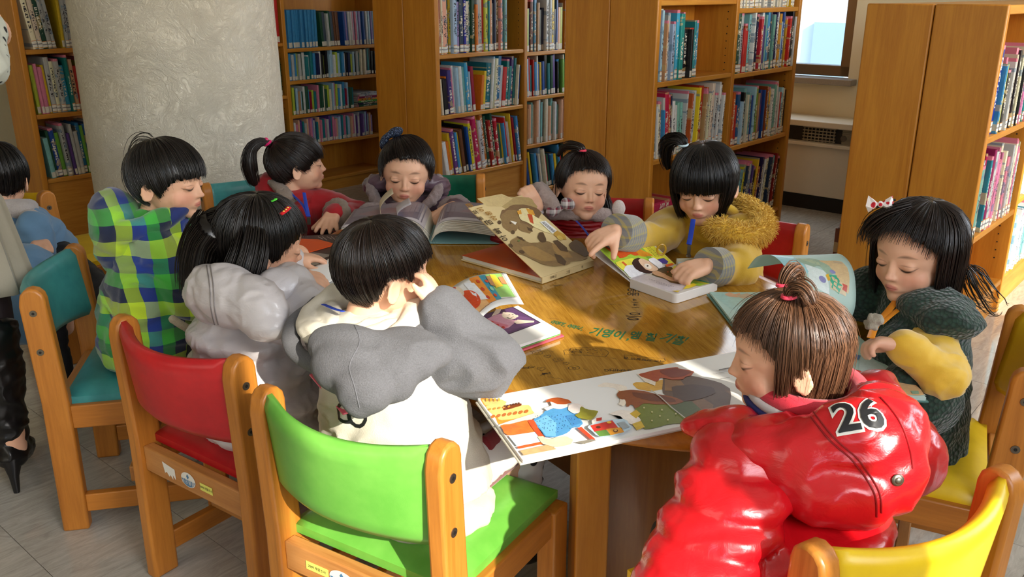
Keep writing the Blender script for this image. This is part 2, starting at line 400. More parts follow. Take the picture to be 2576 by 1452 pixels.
colr = mc.mix(mottle, mc.mix(big, '#d2cbb9', '#dfdacc'), '#8d7f63')
mc.set(Base_Color=colr, Roughness=0.42); mc.bump(hgt2, 0.6, 0.006)
mb = MB(); R0 = 0.385; cc = Vector((-1.335, 3.63, 0)); nz = 60; ns = 72; vs = []; fs = []
for i in range(nz + 1):
    z = 2.75 * i / nz
    for j in range(ns):
        q = 2 * PI * j / ns; rr = R0 + 0.004 * noise.noise(Vector((math.cos(q) * 3, math.sin(q) * 3, z * 3)))
        vs.append(cc + Vector((rr * math.cos(q), rr * math.sin(q), z)))
for i in range(nz):
    for j in range(ns): fs.append((i * ns + j, i * ns + (j + 1) % ns, (i + 1) * ns + (j + 1) % ns, (i + 1) * ns + j))
mb.add(vs, fs); colo = build('column', mb, mc.mat, None, smooth=True); struct(colo)
mb = MB(); mb.tube([cc + ZX * 0.0, cc + ZX * 0.085], R0 + 0.006, 72); o = build('column_base', mb, plain('rubber_base', '#3b342b', 0.5), colo, smooth=True)
# ---------------------------------------------------------------- bookcases
M_WALLB = plain('shelf_label_white', '#e8e6de', 0.6)
def bookcase(label, a0, nb, bw, bf, depth, H, shelves, flip=False, group=None, toe=0.06, dark=False):
    """front face at b=bf (facing +B, or -B when flip); bays along A from a0; shelves: list per bay of z tops"""
    root = thing('bookcase', label, 'bookcase', Matrix.Translation(ab(a0, bf, 0)) @ ROT_AB.to_4x4(), group)
    s = -1 if flip else 1
    def part(name, lo, hi, mat, bev=0.003):        # local: x along A, y into shelf
        y0, y1 = (lo[1], hi[1]) if s > 0 else (-hi[1], -lo[1])
        mb = MB(); mb.box2((lo[0], y0, lo[2]), (hi[0], y1, hi[2])); return build(name, mb, mat, root, bevel=bev)
    L = nb * bw
    part('end_panel', (0, 0, 0), (0.028, depth, H), WOOD_CASE, 0.005)
    part('end_panel', (L - 0.028, 0, 0), (L, depth, H), WOOD_CASE, 0.005)
    for k in range(1, nb): part('divider', (k * bw - 0.013, 0.002, 0), (k * bw + 0.013, depth, H - 0.02), WOOD_CASE)
    part('back_panel', (0.028, depth - 0.012, toe), (L - 0.028, depth - 0.002, H - 0.02), WOOD_CASE, 0)
    part('top_board', (0.028, 0.004, H - 0.03), (L - 0.028, depth, H - 0.002), WOOD_CASE_H)
    for k in range(nb):
        x0 = k * bw + (0.028 if k == 0 else 0.013); x1 = (k + 1) * bw - (0.028 if k == nb - 1 else 0.013)
        for z in shelves[k]:
            part('shelf', (x0, 0.006, z - 0.022), (x1, depth - 0.012, z), WOOD_CASE_H, 0.004)
        zb = min(shelves[k])
        if zb < 0.34: part('plinth', (x0, 0.02, 0), (x1, 0.04, zb - 0.022), WOOD_CASE_H, 0)
        # peg holes on the uprights
        hm = MB()
        for zz in np.arange(0.22, H - 0.08, 0.032):
            yy = (0.045 if s > 0 else -0.045)
            for xx, dx in ((x1 + 0.0005, -1),): hm.tube([(xx, yy, zz), (xx + dx * 0.0012, yy, zz)], 0.003, 6)
        ph = build('peg_holes', hm, M_BLACK, root); ph['kind'] = 'stuff'
    return root
# ---------------------------------------------------------------- books: one mesh, scaled; covers coloured per object
PALN = {'cream': '#e3d9bd', 'white': '#dfe0dd', 'pale grey': '#b9bcba', 'sky blue': '#3f8fc4', 'royal blue': '#1f4f9c', 'navy': '#1c2750', 'teal': '#1f7f86',
        'light teal': '#7fbab5', 'dark green': '#23523c', 'grass green': '#6ba33c', 'lime': '#b6c743', 'yellow': '#e4c22d', 'orange': '#dd7a22', 'red': '#c22a24',
        'crimson': '#9b1b35', 'pink': '#d6809a', 'lilac': '#9a88bd', 'purple': '#5b3f86', 'brown': '#6f452c', 'tan': '#b98f63', 'black': '#1b1a1d', 'peach': '#e2b08c', 'slate': '#4c5a6b', 'pale blue': '#a9cbe0'}
def cover_mat(nm, col):
    n = NT('cover_' + nm.replace(' ', '_')); oi = n.node('ShaderNodeObjectInfo'); tc = n.node('ShaderNodeTexCoord')
    sep = n.node('ShaderNodeSeparateXYZ'); n.link(tc.outputs['Generated'], sep.inputs[0])
    r = oi.outputs['Random']
    cmb = n.node('ShaderNodeCombineXYZ'); n.link(n.math('MULTIPLY', r, 91.0), cmb.inputs[0]); n.link(n.math('MULTIPLY', sep.outputs[2], 1.0), cmb.inputs[2]); n.link(sep.outputs[0], cmb.inputs[1])
    # title lettering: dark/light blobs down the spine
    mp = n.node('ShaderNodeMapping'); mp.inputs['Scale'].default_value = (1, 2.2, 34); n.link(cmb.outputs[0], mp.inputs[0])
    t = n.noise(mp.outputs[0], 1.0, 2, 0.6)
    inband = n.math('MULTIPLY', n.math('GREATER_THAN', sep.outputs[2], 0.30), n.math('LESS_THAN', sep.outputs[2], n.math('ADD', 0.62, n.math('MULTIPLY', r, 0.3))))
    mid = n.math('LESS_THAN', n.math('ABSOLUTE', n.math('SUBTRACT', sep.outputs[0], 0.5)), 0.26)
    txt = n.math('MULTIPLY', n.math('MULTIPLY', inband, mid), n.math('GREATER_THAN', t, 0.52))
    mp2 = n.node('ShaderNodeMapping'); mp2.inputs['Scale'].default_value = (1, 0.4, 5); n.link(cmb.outputs[0], mp2.inputs[0])
    blot = n.noise(mp2.outputs[0], 1.3, 2, 0.5)
    base = lin(col); lum = sum(base[:3]) / 3
    hs = n.node('ShaderNodeHueSaturation'); hs.inputs['Color'].default_value = base
    n.link(n.math('ADD', 0.46, n.math('MULTIPLY', r, 0.08)), hs.inputs['Hue']); n.link(n.math('ADD', 0.75, n.math('MULTIPLY', n.math('FRACT', n.math('MULTIPLY', r, 13.7)), 0.45)), hs.inputs['Value'])
    c = n.mix(n.math('MULTIPLY', n.math('GREATER_THAN', blot, 0.60), 0.65), hs.outputs[0], '#c9b27c' if lum < 0.3 else '#5a7f9c')
    top = n.math('GREATER_THAN', sep.outputs[2], 0.955)
    c = n.mix(n.math('MULTIPLY', top, n.math('GREATER_THAN', n.math('FRACT', n.math('MULTIPLY', r, 7.3)), 0.55)), c, '#dd8196')
    c = n.mix(txt, c, '#efe9d8' if lum < 0.3 else '#2b2b35')
    n.set(Base_Color=c, Roughness=0.32); return n.mat
COVERS = {k: cover_mat(k, v) for k, v in PALN.items()}
M_PAPER = plain('page_edges', '#d9d2be', 0.8)
ln = NT('call_number_label'); tc = ln.node('ShaderNodeTexCoord'); sep = ln.node('ShaderNodeSeparateXYZ'); ln.link(tc.outputs['Generated'], sep.inputs[0])
oi = ln.node('ShaderNodeObjectInfo')
zb = ln.ramp(sep.outputs[2], [(0.0, '#d9a13c'), (0.08, '#e9e6da'), (0.40, '#e9e6da'), (0.42, '#8d8d90'), (0.56, '#8d8d90'), (0.58, '#e9e6da'), (0.90, '#e9e6da'), (0.92, '#d9883c')], 'CONSTANT')
ln.set(Base_Color=zb, Roughness=0.35); M_LABEL = ln.mat
def book_mesh():
    b = MB(); t = 0.12                       # unit book: x thickness 0..1, y depth 0..1 (spine at 0), z height 0..1
    b.box2((0, 0.0, 0), (t, 1, 1), 0); b.box2((1 - t, 0.0, 0), (1, 1, 1), 0)
    # rounded spine
    b.add([(0, 0.02, 0), (0.25, -0.012, 0), (0.75, -0.012, 0), (1, 0.02, 0), (0, 0.02, 1), (0.25, -0.012, 1), (0.75, -0.012, 1), (1, 0.02, 1)],
          [(0, 1, 5, 4), (1, 2, 6, 5), (2, 3, 7, 6), (0, 4, 7, 3), (0, 3, 2, 1), (4, 5, 6, 7)], 0)
    b.box2((t, 0.02, 0.012), (1 - t, 0.97, 0.982), 1)
    me = new_mesh('book', b.v, b.f, b.m); me.materials.append(COVERS['white']); me.materials.append(M_PAPER); return me
BOOKME = book_mesh()
lb = MB(); lb.add([(0.03, -0.004, 0.02), (0.25, -0.016, 0.02), (0.75, -0.016, 0.02), (0.97, -0.004, 0.02), (0.03, -0.004, 0.15), (0.25, -0.016, 0.15), (0.75, -0.016, 0.15), (0.97, -0.004, 0.15)],
       [(0, 1, 5, 4), (1, 2, 6, 5), (2, 3, 7, 6), (0, 4, 7, 3), (0, 3, 2, 1), (4, 5, 6, 7)])
LABME = new_mesh('spine_label', lb.v, lb.f); LABME.materials.append(M_LABEL)
ORD = ['first', 'second', 'third', 'fourth', 'fifth', 'sixth', 'seventh', 'eighth', 'ninth', 'tenth', 'eleventh', 'twelfth', 'thirteenth', 'fourteenth', 'fifteenth', 'sixteenth', 'seventeenth', 'eighteenth', 'nineteenth', 'twentieth'] + ['%s' % x for x in ('twenty-first', 'twenty-second', 'twenty-third', 'twenty-fourth', 'twenty-fifth', 'twenty-sixth', 'twenty-seventh', 'twenty-eighth', 'twenty-ninth', 'thirtieth', 'thirty-first', 'thirty-second', 'thirty-third', 'thirty-fourth', 'thirty-fifth', 'thirty-sixth', 'thirty-seventh', 'thirty-eighth')]
rb = random.Random(11)
NBOOK = 0; BOOKLAB = []; PEND = []
def hidden(x, y):          # behind the column, the end panels or the children's bodies
    if 255 < x < 672: return True
    if x < 330 and y > 455: return True
    return (958 < x < 1082) or (1440 < x < 1615) or (2140 < x < 2430)
def place_book(M, th, dp, ht, color, label, group, lab=True):
    global NBOOK; NBOOK += 1
    o = bpy.data.objects.new('book', BOOKME); COL.objects.link(o)
    o.matrix_world = M @ Matrix.Diagonal((th, dp, ht, 1))
    o.material_slots[0].link = 'OBJECT'; o.material_slots[0].material = COVERS[color]
    tag(o, label, 'book', group)
    if lab:
        l = bpy.data.objects.new('spine_label', LABME); COL.objects.link(l); l.parent = o
    return o
def row(where, group, a0, a1, bf, z, spec, hmax=0.27, hmin=0.19, tmin=0.012, tmax=0.025, lean=0.0, leanend=None, inset=(0.008, 0.03), depth=(0.15, 0.185), flip=False, pal=None, seq=None, fixed=None, maxz=None):
    """fill from a0 to a1 with books on a shelf of top z. lean (deg): + leans top toward +A. spec: palette weights"""
    x = a0; k = 0; pal = pal or spec; prev = None
    while True:
        th = rb.uniform(tmin, tmax); ht = rb.uniform(hmin, hmax)
        if rb.random() < 0.15: ht = min(hmax, ht * 1.08)
        col = rb.choice(pal)
        if seq and k < len(seq): 
            q = seq[k]; col = q[0]; th = q[1] if len(q) > 1 else th; ht = q[2] if len(q) > 2 else ht
            th = max(th * 1.25, 0.011)
        elif fixed: th, ht = fixed
        lr = math.radians(lean + rb.uniform(-0.6, 0.6)) if lean else 0.0
        w_ = th / math.cos(lr) + 0.0006
        if lean and k == 0:
            x += (ht * math.sin(-lr) if lr < 0 else 0)
        ex = (ht * math.sin(lr) if lr > 0 else 0)
        if x + w_ + ex > a1: break
        ins = rb.uniform(*inset); dp = rb.uniform(*depth)
        if lr > 0: M = Matrix.Translation((x + 0, 0, 0)) @ Matrix.Translation((th / math.cos(lr), 0, 0)) @ Matrix.Rotation(lr, 4, 'Y') @ Matrix.Translation((-th, 0, 0))
        elif lr < 0: M = Matrix.Translation((x, 0, 0)) @ Matrix.Rotation(lr, 4, 'Y')
        else: M = Matrix.Translation((x, 0, 0))
        lift = 0.0005
        if flip: base = Matrix.Translation(ab(0, bf, z + lift)) @ ROT_AB.to_4x4() @ Matrix.Diagonal((1, -1, 1, 1))
        else: base = Matrix.Translation(ab(0, bf, z + lift)) @ ROT_AB.to_4x4()
        M = base @ M @ Matrix.Translation((0, ins, 0))
        q = M @ Vector((th, 0, ht * 0.5)); Zc = q.y * C_ - (q.z - CAMZ) * S_; px = 1288 + FPX * q.x / Zc; py = 726 - FPX * (q.y * S_ + (q.z - CAMZ) * C_) / Zc
        hs = FPX * ht * 0.5 / Zc
        if -20 < px < 2600 and py + hs > 12 and not hidden(px, py):
            size = 'thick' if th > 0.0195 else ('slim' if th < 0.015 else '')
            tl = 'tall' if ht > 0.75 * hmax + 0.25 * hmin else ('short' if ht < 0.3 * hmax + 0.7 * hmin else '')
            lab = ' '.join(t for t in ((tl or size), col, 'book,', ORD[min(k, len(ORD) - 1)], 'from left', where) if t)
            if len(lab.split()) > 16: lab = lab.replace(' from left', '')
            BOOKLAB.append(len(lab.split())); PEND.append((ht * th ** 0.3 / Zc, M.copy(), th, dp, ht, col, lab, group))
        x += w_ + rb.uniform(0, 0.0012); k += 1
    return x
MIX = ['cream', 'white', 'pale grey', 'sky blue', 'royal blue', 'navy', 'teal', 'light teal', 'dark green', 'lime', 'yellow', 'orange', 'red', 'crimson', 'pink', 'lilac', 'brown', 'tan', 'black', 'peach', 'white', 'cream', 'pale blue', 'slate', 'cream', 'pale grey']
COOL = ['sky blue', 'teal', 'royal blue', 'white', 'cream', 'light teal', 'navy', 'black', 'grass green', 'red', 'pale blue', 'dark green', 'yellow', 'purple']
PINKS = ['pink', 'white', 'lilac', 'pale blue', 'pink', 'peach', 'purple', 'pale grey', 'teal']
# E: right-centre case facing the window
bookcase('tall honey-coloured bookcase behind the child in the yellow coat, nearest the window wall', 3.11, 2, 0.68, -1.94, 0.23, 1.5, [[1.17, 0.85, 0.53, 0.21], [1.13, 0.84, 0.50, 0.10]], group=None)
bookcase('tall bookcase back to back with the one behind the yellow coat, facing the aisle', 3.11, 2, 0.68, -2.402, 0.23, 1.5, [[1.17, 0.85, 0.53, 0.21]] * 2, flip=True)
bf = -1.94
row('on upper shelf, left bay, bookcase behind yellow coat', 'books on the upper shelf behind the yellow coat', 3.145, 3.50, bf, 0.85, None, hmax=0.285, hmin=0.22,
    seq=[('lilac', .014, .275), ('pale blue', .012, .28), ('cream', .016, .285), ('tan', .008, .24), ('white', .012, .235), ('pale grey', .014, .27), ('pale blue', .016, .225), ('cream', .012, .235), ('sky blue', .018, .28), ('teal', .024, .265), ('sky blue', .012, .27), ('pale grey', .014, .25), ('black', .022, .2), ('black', .014, .2), ('red', .024, .205), ('teal', .014, .235), ('sky blue', .014, .235), ('light teal', .012, .23), ('white', .01, .22), ('black', .012, .225)], pal=['white'])
row('on middle shelf, left bay, bookcase behind yellow coat', 'books on the middle shelf behind the yellow coat', 3.145, 3.40, bf, 0.53, None, hmax=0.27, hmin=0.2, lean=-3,
    seq=[('dark green', .012, .22), ('white', .01, .22), ('cream', .012, .24), ('tan', .014, .235), ('sky blue', .008, .2), ('white', .012, .25), ('red', .026, .27), ('red', .01, .26), ('navy', .008, .26), ('white', .014, .23), ('white', .012, .21), ('light teal', .018, .22), ('light teal', .014, .22), ('sky blue', .016, .22)], pal=['white', 'pale grey', 'sky blue'])
row('in upright group, middle shelf behind yellow coat', 'upright books on the middle shelf behind the yellow coat', 3.42, 3.77, bf, 0.53, None, hmax=0.29, hmin=0.22, lean=2.5,
    seq=[('white', .008, .26), ('red', .01, .25), ('white', .028, .26), ('grass green', .012, .23), ('yellow', .01, .27), ('red', .034, .275), ('tan', .012, .25), ('pale grey', .012, .26), ('red', .012, .265)], pal=['cream', 'white', 'pale grey'])
row('on upper shelf, right bay, bookcase near window', 'books on the upper shelf by the window', 3.81, 4.455, bf, 0.84, None, hmax=0.28, hmin=0.2,
    seq=[('orange', .01, .24), ('dark green', .022, .275), ('pale grey', .02, .27), ('red', .01, .2), ('red', .022, .19), ('crimson', .02, .22), ('light teal', .016, .26), ('teal', .012, .255), ('white', .01, .27)], pal=COOL + ['white', 'red', 'pink', 'brown'])
row('on middle shelf, right bay, bookcase near window', 'books on the middle shelf by the window', 3.81, 4.455, bf, 0.50, None, hmax=0.27, hmin=0.2,
    seq=[('white', .012), ('yellow', .014), ('red', .016), ('red', .02, .19), ('royal blue', .022, .25), ('pale blue', .014), ('black', .016), ('light teal', .02)], pal=COOL + ['crimson', 'white', 'tan'])
row('on bottom shelf, right bay, bookcase near window', 'books on the bottom shelf by the window', 3.81, 4.455, bf, 0.10, None, hmax=0.30, hmin=0.24, tmin=.01, tmax=.024, lean=7,
    seq=[('pale grey',), ('dark green', .02), ('slate', .014), ('grass green', .022), ('light teal', .03), ('light teal', .026)], pal=COOL + ['light teal', 'pale grey', 'crimson', 'white'])
row('on top shelf, left bay, bookcase behind yellow coat', 'books on the top shelf behind the yellow coat', 3.15, 3.77, bf, 1.17, None, hmax=0.25, hmin=0.2, pal=MIX)
row('on top shelf, right bay, bookcase near window', 'books on the top shelf by the window', 3.81, 4.44, bf, 1.13, None, hmax=0.27, hmin=0.2, pal=['white', 'cream', 'pale grey', 'yellow'])
# boxes lying on the low shelf
for k, (a, z, t, cn) in enumerate([(3.16, 0.2105, 0.035, 'pale grey'), (3.17, 0.2465, 0.03, 'cream'), (3.16, 0.2775, 0.02, 'brown'), (3.15, 0.2985, 0.04, 'red')]):
    M = Matrix.Translation(ab(a, bf, z)) @ ROT_AB.to_4x4() @ Matrix.Translation((0.2, 0.01, 0)) @ Matrix.Rotation(-PI / 2, 4, 'Y')
    place_book(M, t, 0.19, 0.2, cn, '%s book lying flat left of the yellow coat, %s in its stack' % (cn, ORD[k]), 'books stacked flat on the low shelf', False)
# C: centre case
bookcase('tall brown bookcase behind the child in the purple jacket', 3.11, 2, 0.69, -3.2, 0.23, 1.5, [[1.23, 0.905, 0.605, 0.29], [1.22, 0.885, 0.64, 0.37, 0.10]])
bookcase('tall bookcase back to back with the one behind the purple jacket, facing the left aisle', 3.11, 2, 0.69, -3.662, 0.23, 1.5, [[1.23, 0.905, 0.605, 0.29]] * 2, flip=True)
bf = -3.2
row('on upper shelf, left bay, bookcase behind purple jacket', 'books on the upper shelf of the centre case', 3.145, 3.66, bf, 0.905, None, hmax=0.285, hmin=0.235, tmax=.022, pal=MIX + ['cream', 'white', 'cream', 'peach'],
    seq=[('tan', .01, .27), ('cream', .01, .28), ('peach', .022, .26), ('dark green', .01, .285), ('pink', .008), ('yellow', .012), ('pale blue', .022, .285), ('lilac', .014), ('navy', .022, .285), ('royal blue', .014, .28), ('cream', .024, .25), ('teal', .012)])
row('on middle shelf, left bay, bookcase behind purple jacket', 'books on the middle shelf of the centre case', 3.145, 3.42, bf, 0.605, None, hmax=0.27, hmin=0.2, lean=-5, pal=MIX,
    seq=[('cream', .01, .18), ('black', .022, .18), ('orange', .01, .19), ('purple', .02, .22), ('pink', .01, .23), ('white', .012, .24), ('pale blue', .016, .23), ('white', .016, .235), ('lilac', .012, .21), ('light teal', .012, .23)])
row('in upright group, middle shelf behind purple jacket', 'upright books on the middle shelf of the centre case', 3.44, 3.785, bf, 0.605, None, hmax=0.28, hmin=0.2, lean=5, pal=['white', 'royal blue', 'teal', 'pale grey', 'cream', 'pale blue', 'purple'],
    seq=[('orange', .014, .18), ('yellow', .014, .2), ('teal', .03, .24), ('white', .012, .26), ('pale blue', .01, .27), ('cream', .014, .26), ('royal blue', .018, .27), ('pale grey', .022, .22), ('red', .026, .21)])
row('on lower shelf, left bay, bookcase behind purple jacket', 'books leaning on the lower shelf of the centre case', 3.145, 3.785, bf, 0.29, None, hmax=0.29, hmin=0.22, lean=-9, tmin=.01, tmax=.022, pal=['royal blue', 'red', 'yellow', 'tan', 'white', 'sky blue', 'dark green', 'navy', 'crimson', 'cream'],
    seq=[('white', .02, .18), ('orange', .016, .18), ('yellow', .014, .22), ('purple', .018, .24), ('sky blue', .014, .22), ('yellow', .012, .22), ('brown', .016, .23), ('orange', .012, .23), ('black', .012, .25), ('royal blue', .012, .24), ('yellow', .014, .27), ('cream', .016, .24), ('red', .02, .29), ('orange', .014, .29), ('white', .02, .26), ('red', .02, .3), ('dark green', .014, .28)])
row('on upper shelf, right bay, bookcase behind purple jacket', 'books on the upper right shelf of the centre case', 3.82, 4.47, bf, 0.885, None, hmax=0.29, hmin=0.22, pal=MIX + ['cream'])
row('on second shelf, right bay, bookcase behind purple jacket', 'books on the second right shelf of the centre case', 3.82, 4.47, bf, 0.64, None, hmax=0.23, hmin=0.17, pal=COOL, lean=-2)
row('on third shelf, right bay, bookcase behind purple jacket', 'books on the third right shelf of the centre case', 3.82, 4.47, bf, 0.37, None, hmax=0.25, hmin=0.19, pal=['tan', 'cream', 'white', 'brown', 'pale grey', 'peach', 'light teal'])
row('on bottom shelf, right bay, bookcase behind purple jacket', 'books on the bottom right shelf of the centre case', 3.82, 4.47, bf, 0.10, None, hmax=0.24, hmin=0.18, pal=COOL, lean=-10)
row('on the top shelf of the case behind the purple jacket', 'books on the top shelf of the centre case', 3.15, 3.78, bf, 1.23, None, hmax=0.2, hmin=0.16, pal=MIX)
# A/B: long far-left case
bookcase('long dark bookcase behind the white column, against the far left', 1.66, 4, 0.73, -4.46, 0.24, 1.5, [[1.22, 0.945, 0.645, 0.335], [0.92, 0.62, 0.335], [0.885, 0.70, 0.50, 0.315, 0.09], [0.885, 0.70, 0.50, 0.315, 0.09]])
bf = -4.46
LM = ['white', 'cream', 'pale grey', 'sky blue', 'teal', 'yellow', 'lime', 'red', 'pink', 'royal blue', 'peach', 'white', 'pale blue', 'dark green']
row('on upper shelf left of white column', 'books on the upper shelf left of the column', 1.70, 1.86, bf, 0.945, None, hmax=0.27, hmin=0.22, lean=-6, pal=['white', 'sky blue', 'cream', 'pale grey', 'dark green'])
row('in upright group, upper shelf left of column', 'upright books on the upper shelf left of the column', 1.87, 2.37, bf, 0.945, None, hmax=0.29, hmin=0.22, pal=['lime', 'yellow', 'white', 'cream', 'peach', 'pale grey', 'grass green', 'pink'])
row('on middle shelf left of white column', 'books on the middle shelf left of the column', 1.70, 2.37, bf, 0.645, None, hmax=0.27, hmin=0.21, lean=-2.5, pal=LM + ['royal blue', 'red'])
row('on lower shelf left of white column', 'books on the lower shelf left of the column', 1.70, 2.37, bf, 0.335, None, hmax=0.26, hmin=0.19, lean=-4, pal=['light teal', 'white', 'teal', 'royal blue', 'dark green', 'navy', 'slate', 'pale grey', 'grass green', 'purple'])
row('on upper shelf touching right of white column', 'books on the upper shelf right of the column', 2.66, 3.10, bf, 0.92, None, hmax=0.25, hmin=0.2, pal=['white', 'cream', 'red', 'crimson', 'tan', 'light teal'])
row('on middle shelf touching right of white column', 'books on the middle shelf right of the column', 2.66, 3.10, bf, 0.62, None, hmax=0.25, hmin=0.2, pal=['white', 'pink', 'tan', 'pale grey', 'navy', 'dark green'])
row('on lower shelf touching right of white column', 'books on the lower shelf right of the column', 2.66, 3.10, bf, 0.335, None, hmax=0.2, hmin=0.16, pal=LM)
row('in matching blue set on far bookcase', 'matching blue volumes on the far case', 3.135, 3.375, bf, 0.885, None, fixed=(0.0165, 0.215), pal=['sky blue'])
row('next to blue set on far bookcase', 'brown and grey books beside the blue set', 3.385, 3.545, bf, 0.885, None, hmax=0.21, hmin=0.19, tmax=0.024, lean=-3, pal=['dark green', 'pale grey', 'brown', 'slate'])
row('in pink-topped set right of blue set', 'pink-topped series on the far case', 3.555, 3.82, bf, 0.885, None, fixed=(0.013, 0.20), lean=-2, pal=['pink', 'pale blue', 'royal blue', 'lilac', 'white'])
row('on second shelf of far bookcase beside column', 'books on the second shelf of the far case', 3.145, 3.83, bf, 0.70, None, hmax=0.165, hmin=0.13, tmax=0.018, pal=['sky blue', 'dark green', 'white', 'pale blue', 'teal', 'navy', 'lime', 'cream', 'pale grey', 'black'])
row('on third shelf of far bookcase beside column', 'books on the third shelf of the far case', 3.145, 3.62, bf, 0.50, None, hmax=0.165, hmin=0.12, tmax=0.016, pal=['white', 'cream', 'pale blue', 'teal', 'sky blue', 'dark green', 'lime', 'crimson', 'pink', 'white', 'tan'])
for k, cn in enumerate(['dark green', 'navy', 'grass green', 'orange', 'crimson', 'white', 'pale grey']):
    M = Matrix.Translation(ab(3.64 + 0.006 * (k % 3), bf, 0.5005 + 0.0128 * k)) @ ROT_AB.to_4x4() @ Matrix.Translation((0.17, 0.02, 0)) @ Matrix.Rotation(-PI / 2, 4, 'Y')
    place_book(M, 0.012, 0.17, 0.165, cn, '%s book lying flat on the far case, %s from the bottom' % (cn, ORD[k]), 'books piled flat on the far case', False)
row('on fourth shelf of far bookcase beside column', 'pastel series on the fourth shelf of the far case', 3.145, 3.76, bf, 0.315, None, hmax=0.155, hmin=0.125, tmin=.009, tmax=.015, pal=PINKS)
row('on the top shelf of the far case right of the column', 'books on the far top shelf', 3.145, 3.6, bf, 1.08, None, hmax=0.2, hmin=0.17, pal=LM) if False else None
# F: right-hand case
bookcase('honey-coloured bookcase with twin end panels behind the child in the green vest', 3.05, 3, 0.66, -0.68, 0.21, 1.165, [[0.76, 0.42, 0.14], [0.80, 0.45, 0.14], [0.80, 0.45, 0.14]])
bookcase('bookcase back to back with the one behind the green vest, facing left', 3.05, 3, 0.66, -1.103, 0.21, 1.165, [[0.76, 0.42, 0.14]] * 3, flip=True)
bf = -0.68
row('on upper shelf, bookcase behind green vest', 'books on the upper shelf at the right edge', 3.085, 3.69, bf, 0.76, None, hmax=0.27, hmin=0.2, pal=['black', 'white', 'teal', 'pink', 'cream'],
    seq=[('crimson', .008, .2), ('pale blue', .01, .2), ('teal', .012, .21), ('white', .016, .22), ('grass green', .014, .23), ('royal blue', .03, .28), ('sky blue', .014, .22), ('lime', .012, .22), ('pink', .01, .24), ('black', .022, .2), ('black', .018, .2)])
row('on lower shelf, bookcase behind green vest', 'books on the middle shelf at the right edge', 3.085, 3.69, bf, 0.42, None, hmax=0.28, hmin=0.22, pal=['white', 'pale grey', 'pink', 'teal', 'cream'],
    seq=[('white', .012, .26), ('navy', .028, .26), ('light teal', .03, .24), ('pale blue', .014, .24), ('white', .014, .25), ('crimson', .014, .27), ('teal', .016, .26), ('crimson', .02, .28), ('pale grey', .02, .27)])
row('on upper shelf of second bay, right edge', 'books in the second bay at the right edge, top', 3.74, 4.3, bf, 0.80, None, hmax=0.27, hmin=0.2, pal=COOL)
row('on middle shelf of second bay, right edge', 'books in the second bay at the right edge, middle', 3.74, 4.3, bf, 0.45, None, hmax=0.27, hmin=0.2, pal=['white', 'sky blue', 'teal', 'pale blue'])
row('on bottom shelf of second bay, right edge', 'books in the second bay at the right edge, bottom', 3.74, 4.3, bf, 0.14, None, hmax=0.25, hmin=0.2, pal=['white', 'light teal', 'pale blue', 'teal'])
row('poking out left of the twin end panels', 'books poking out left of the twin panels', 3.09, 3.3, -1.11, 0.42, None, hmax=0.26, hmin=0.22, flip=True, pal=['crimson', 'dark green', 'brown'], inset=(-0.02, 0.0)) if False else None
row('on low shelf left of twin end panels', 'books on the low shelf facing left of the twin panels', 3.09, 3.5, -1.103, 0.14, None, hmax=0.26, hmin=0.22, flip=True, pal=['crimson', 'dark green', 'brown', 'tan'], inset=(-0.03, -0.02))

PEND.sort(key=lambda t: -t[0])
for t in PEND[:300]: place_book(*t[1:])
mbk = MB(); cols = sorted(COVERS); slots = [COVERS[c] for c in cols] + [M_PAPER, M_LABEL]; nb0 = len(cols)
for t in PEND[300:]:
    M = t[1] @ Matrix.Diagonal((t[2], t[3], t[4], 1)); base = len(mbk.v)
    vs = [M @ Vector(v.co) for v in BOOKME.vertices]; mbk.v += [tuple(p) for p in vs]
    for p in BOOKME.polygons: mbk.f.append(tuple(i + base for i in p.vertices)); mbk.m.append(cols.index(t[5]) if p.material_index == 0 else nb0)
    base = len(mbk.v); mbk.v += [tuple(M @ Vector(v.co)) for v in LABME.vertices]
    for p in LABME.polygons: mbk.f.append(tuple(i + base for i in p.vertices)); mbk.m.append(nb0 + 1)
sv = {}
for nm in cols:                                  # joined books cannot use a random per object: plain spine colours
    sv[nm] = plain('spine_' + nm.replace(' ', '_'), PALN[nm], 0.35, var=0.25, scale=60)
slots = [sv[c] for c in cols] + [M_PAPER, plain('label_plain', '#dcd6c4', 0.5, var=0.3, scale=150)]
o = build('book_rows', mbk, slots); o['kind'] = 'stuff'; o['label'] = 'rows of smaller and farther library books on the back shelves'; o['category'] = 'books'
print('BOOKS', NBOOK, len(PEND), max(BOOKLAB))
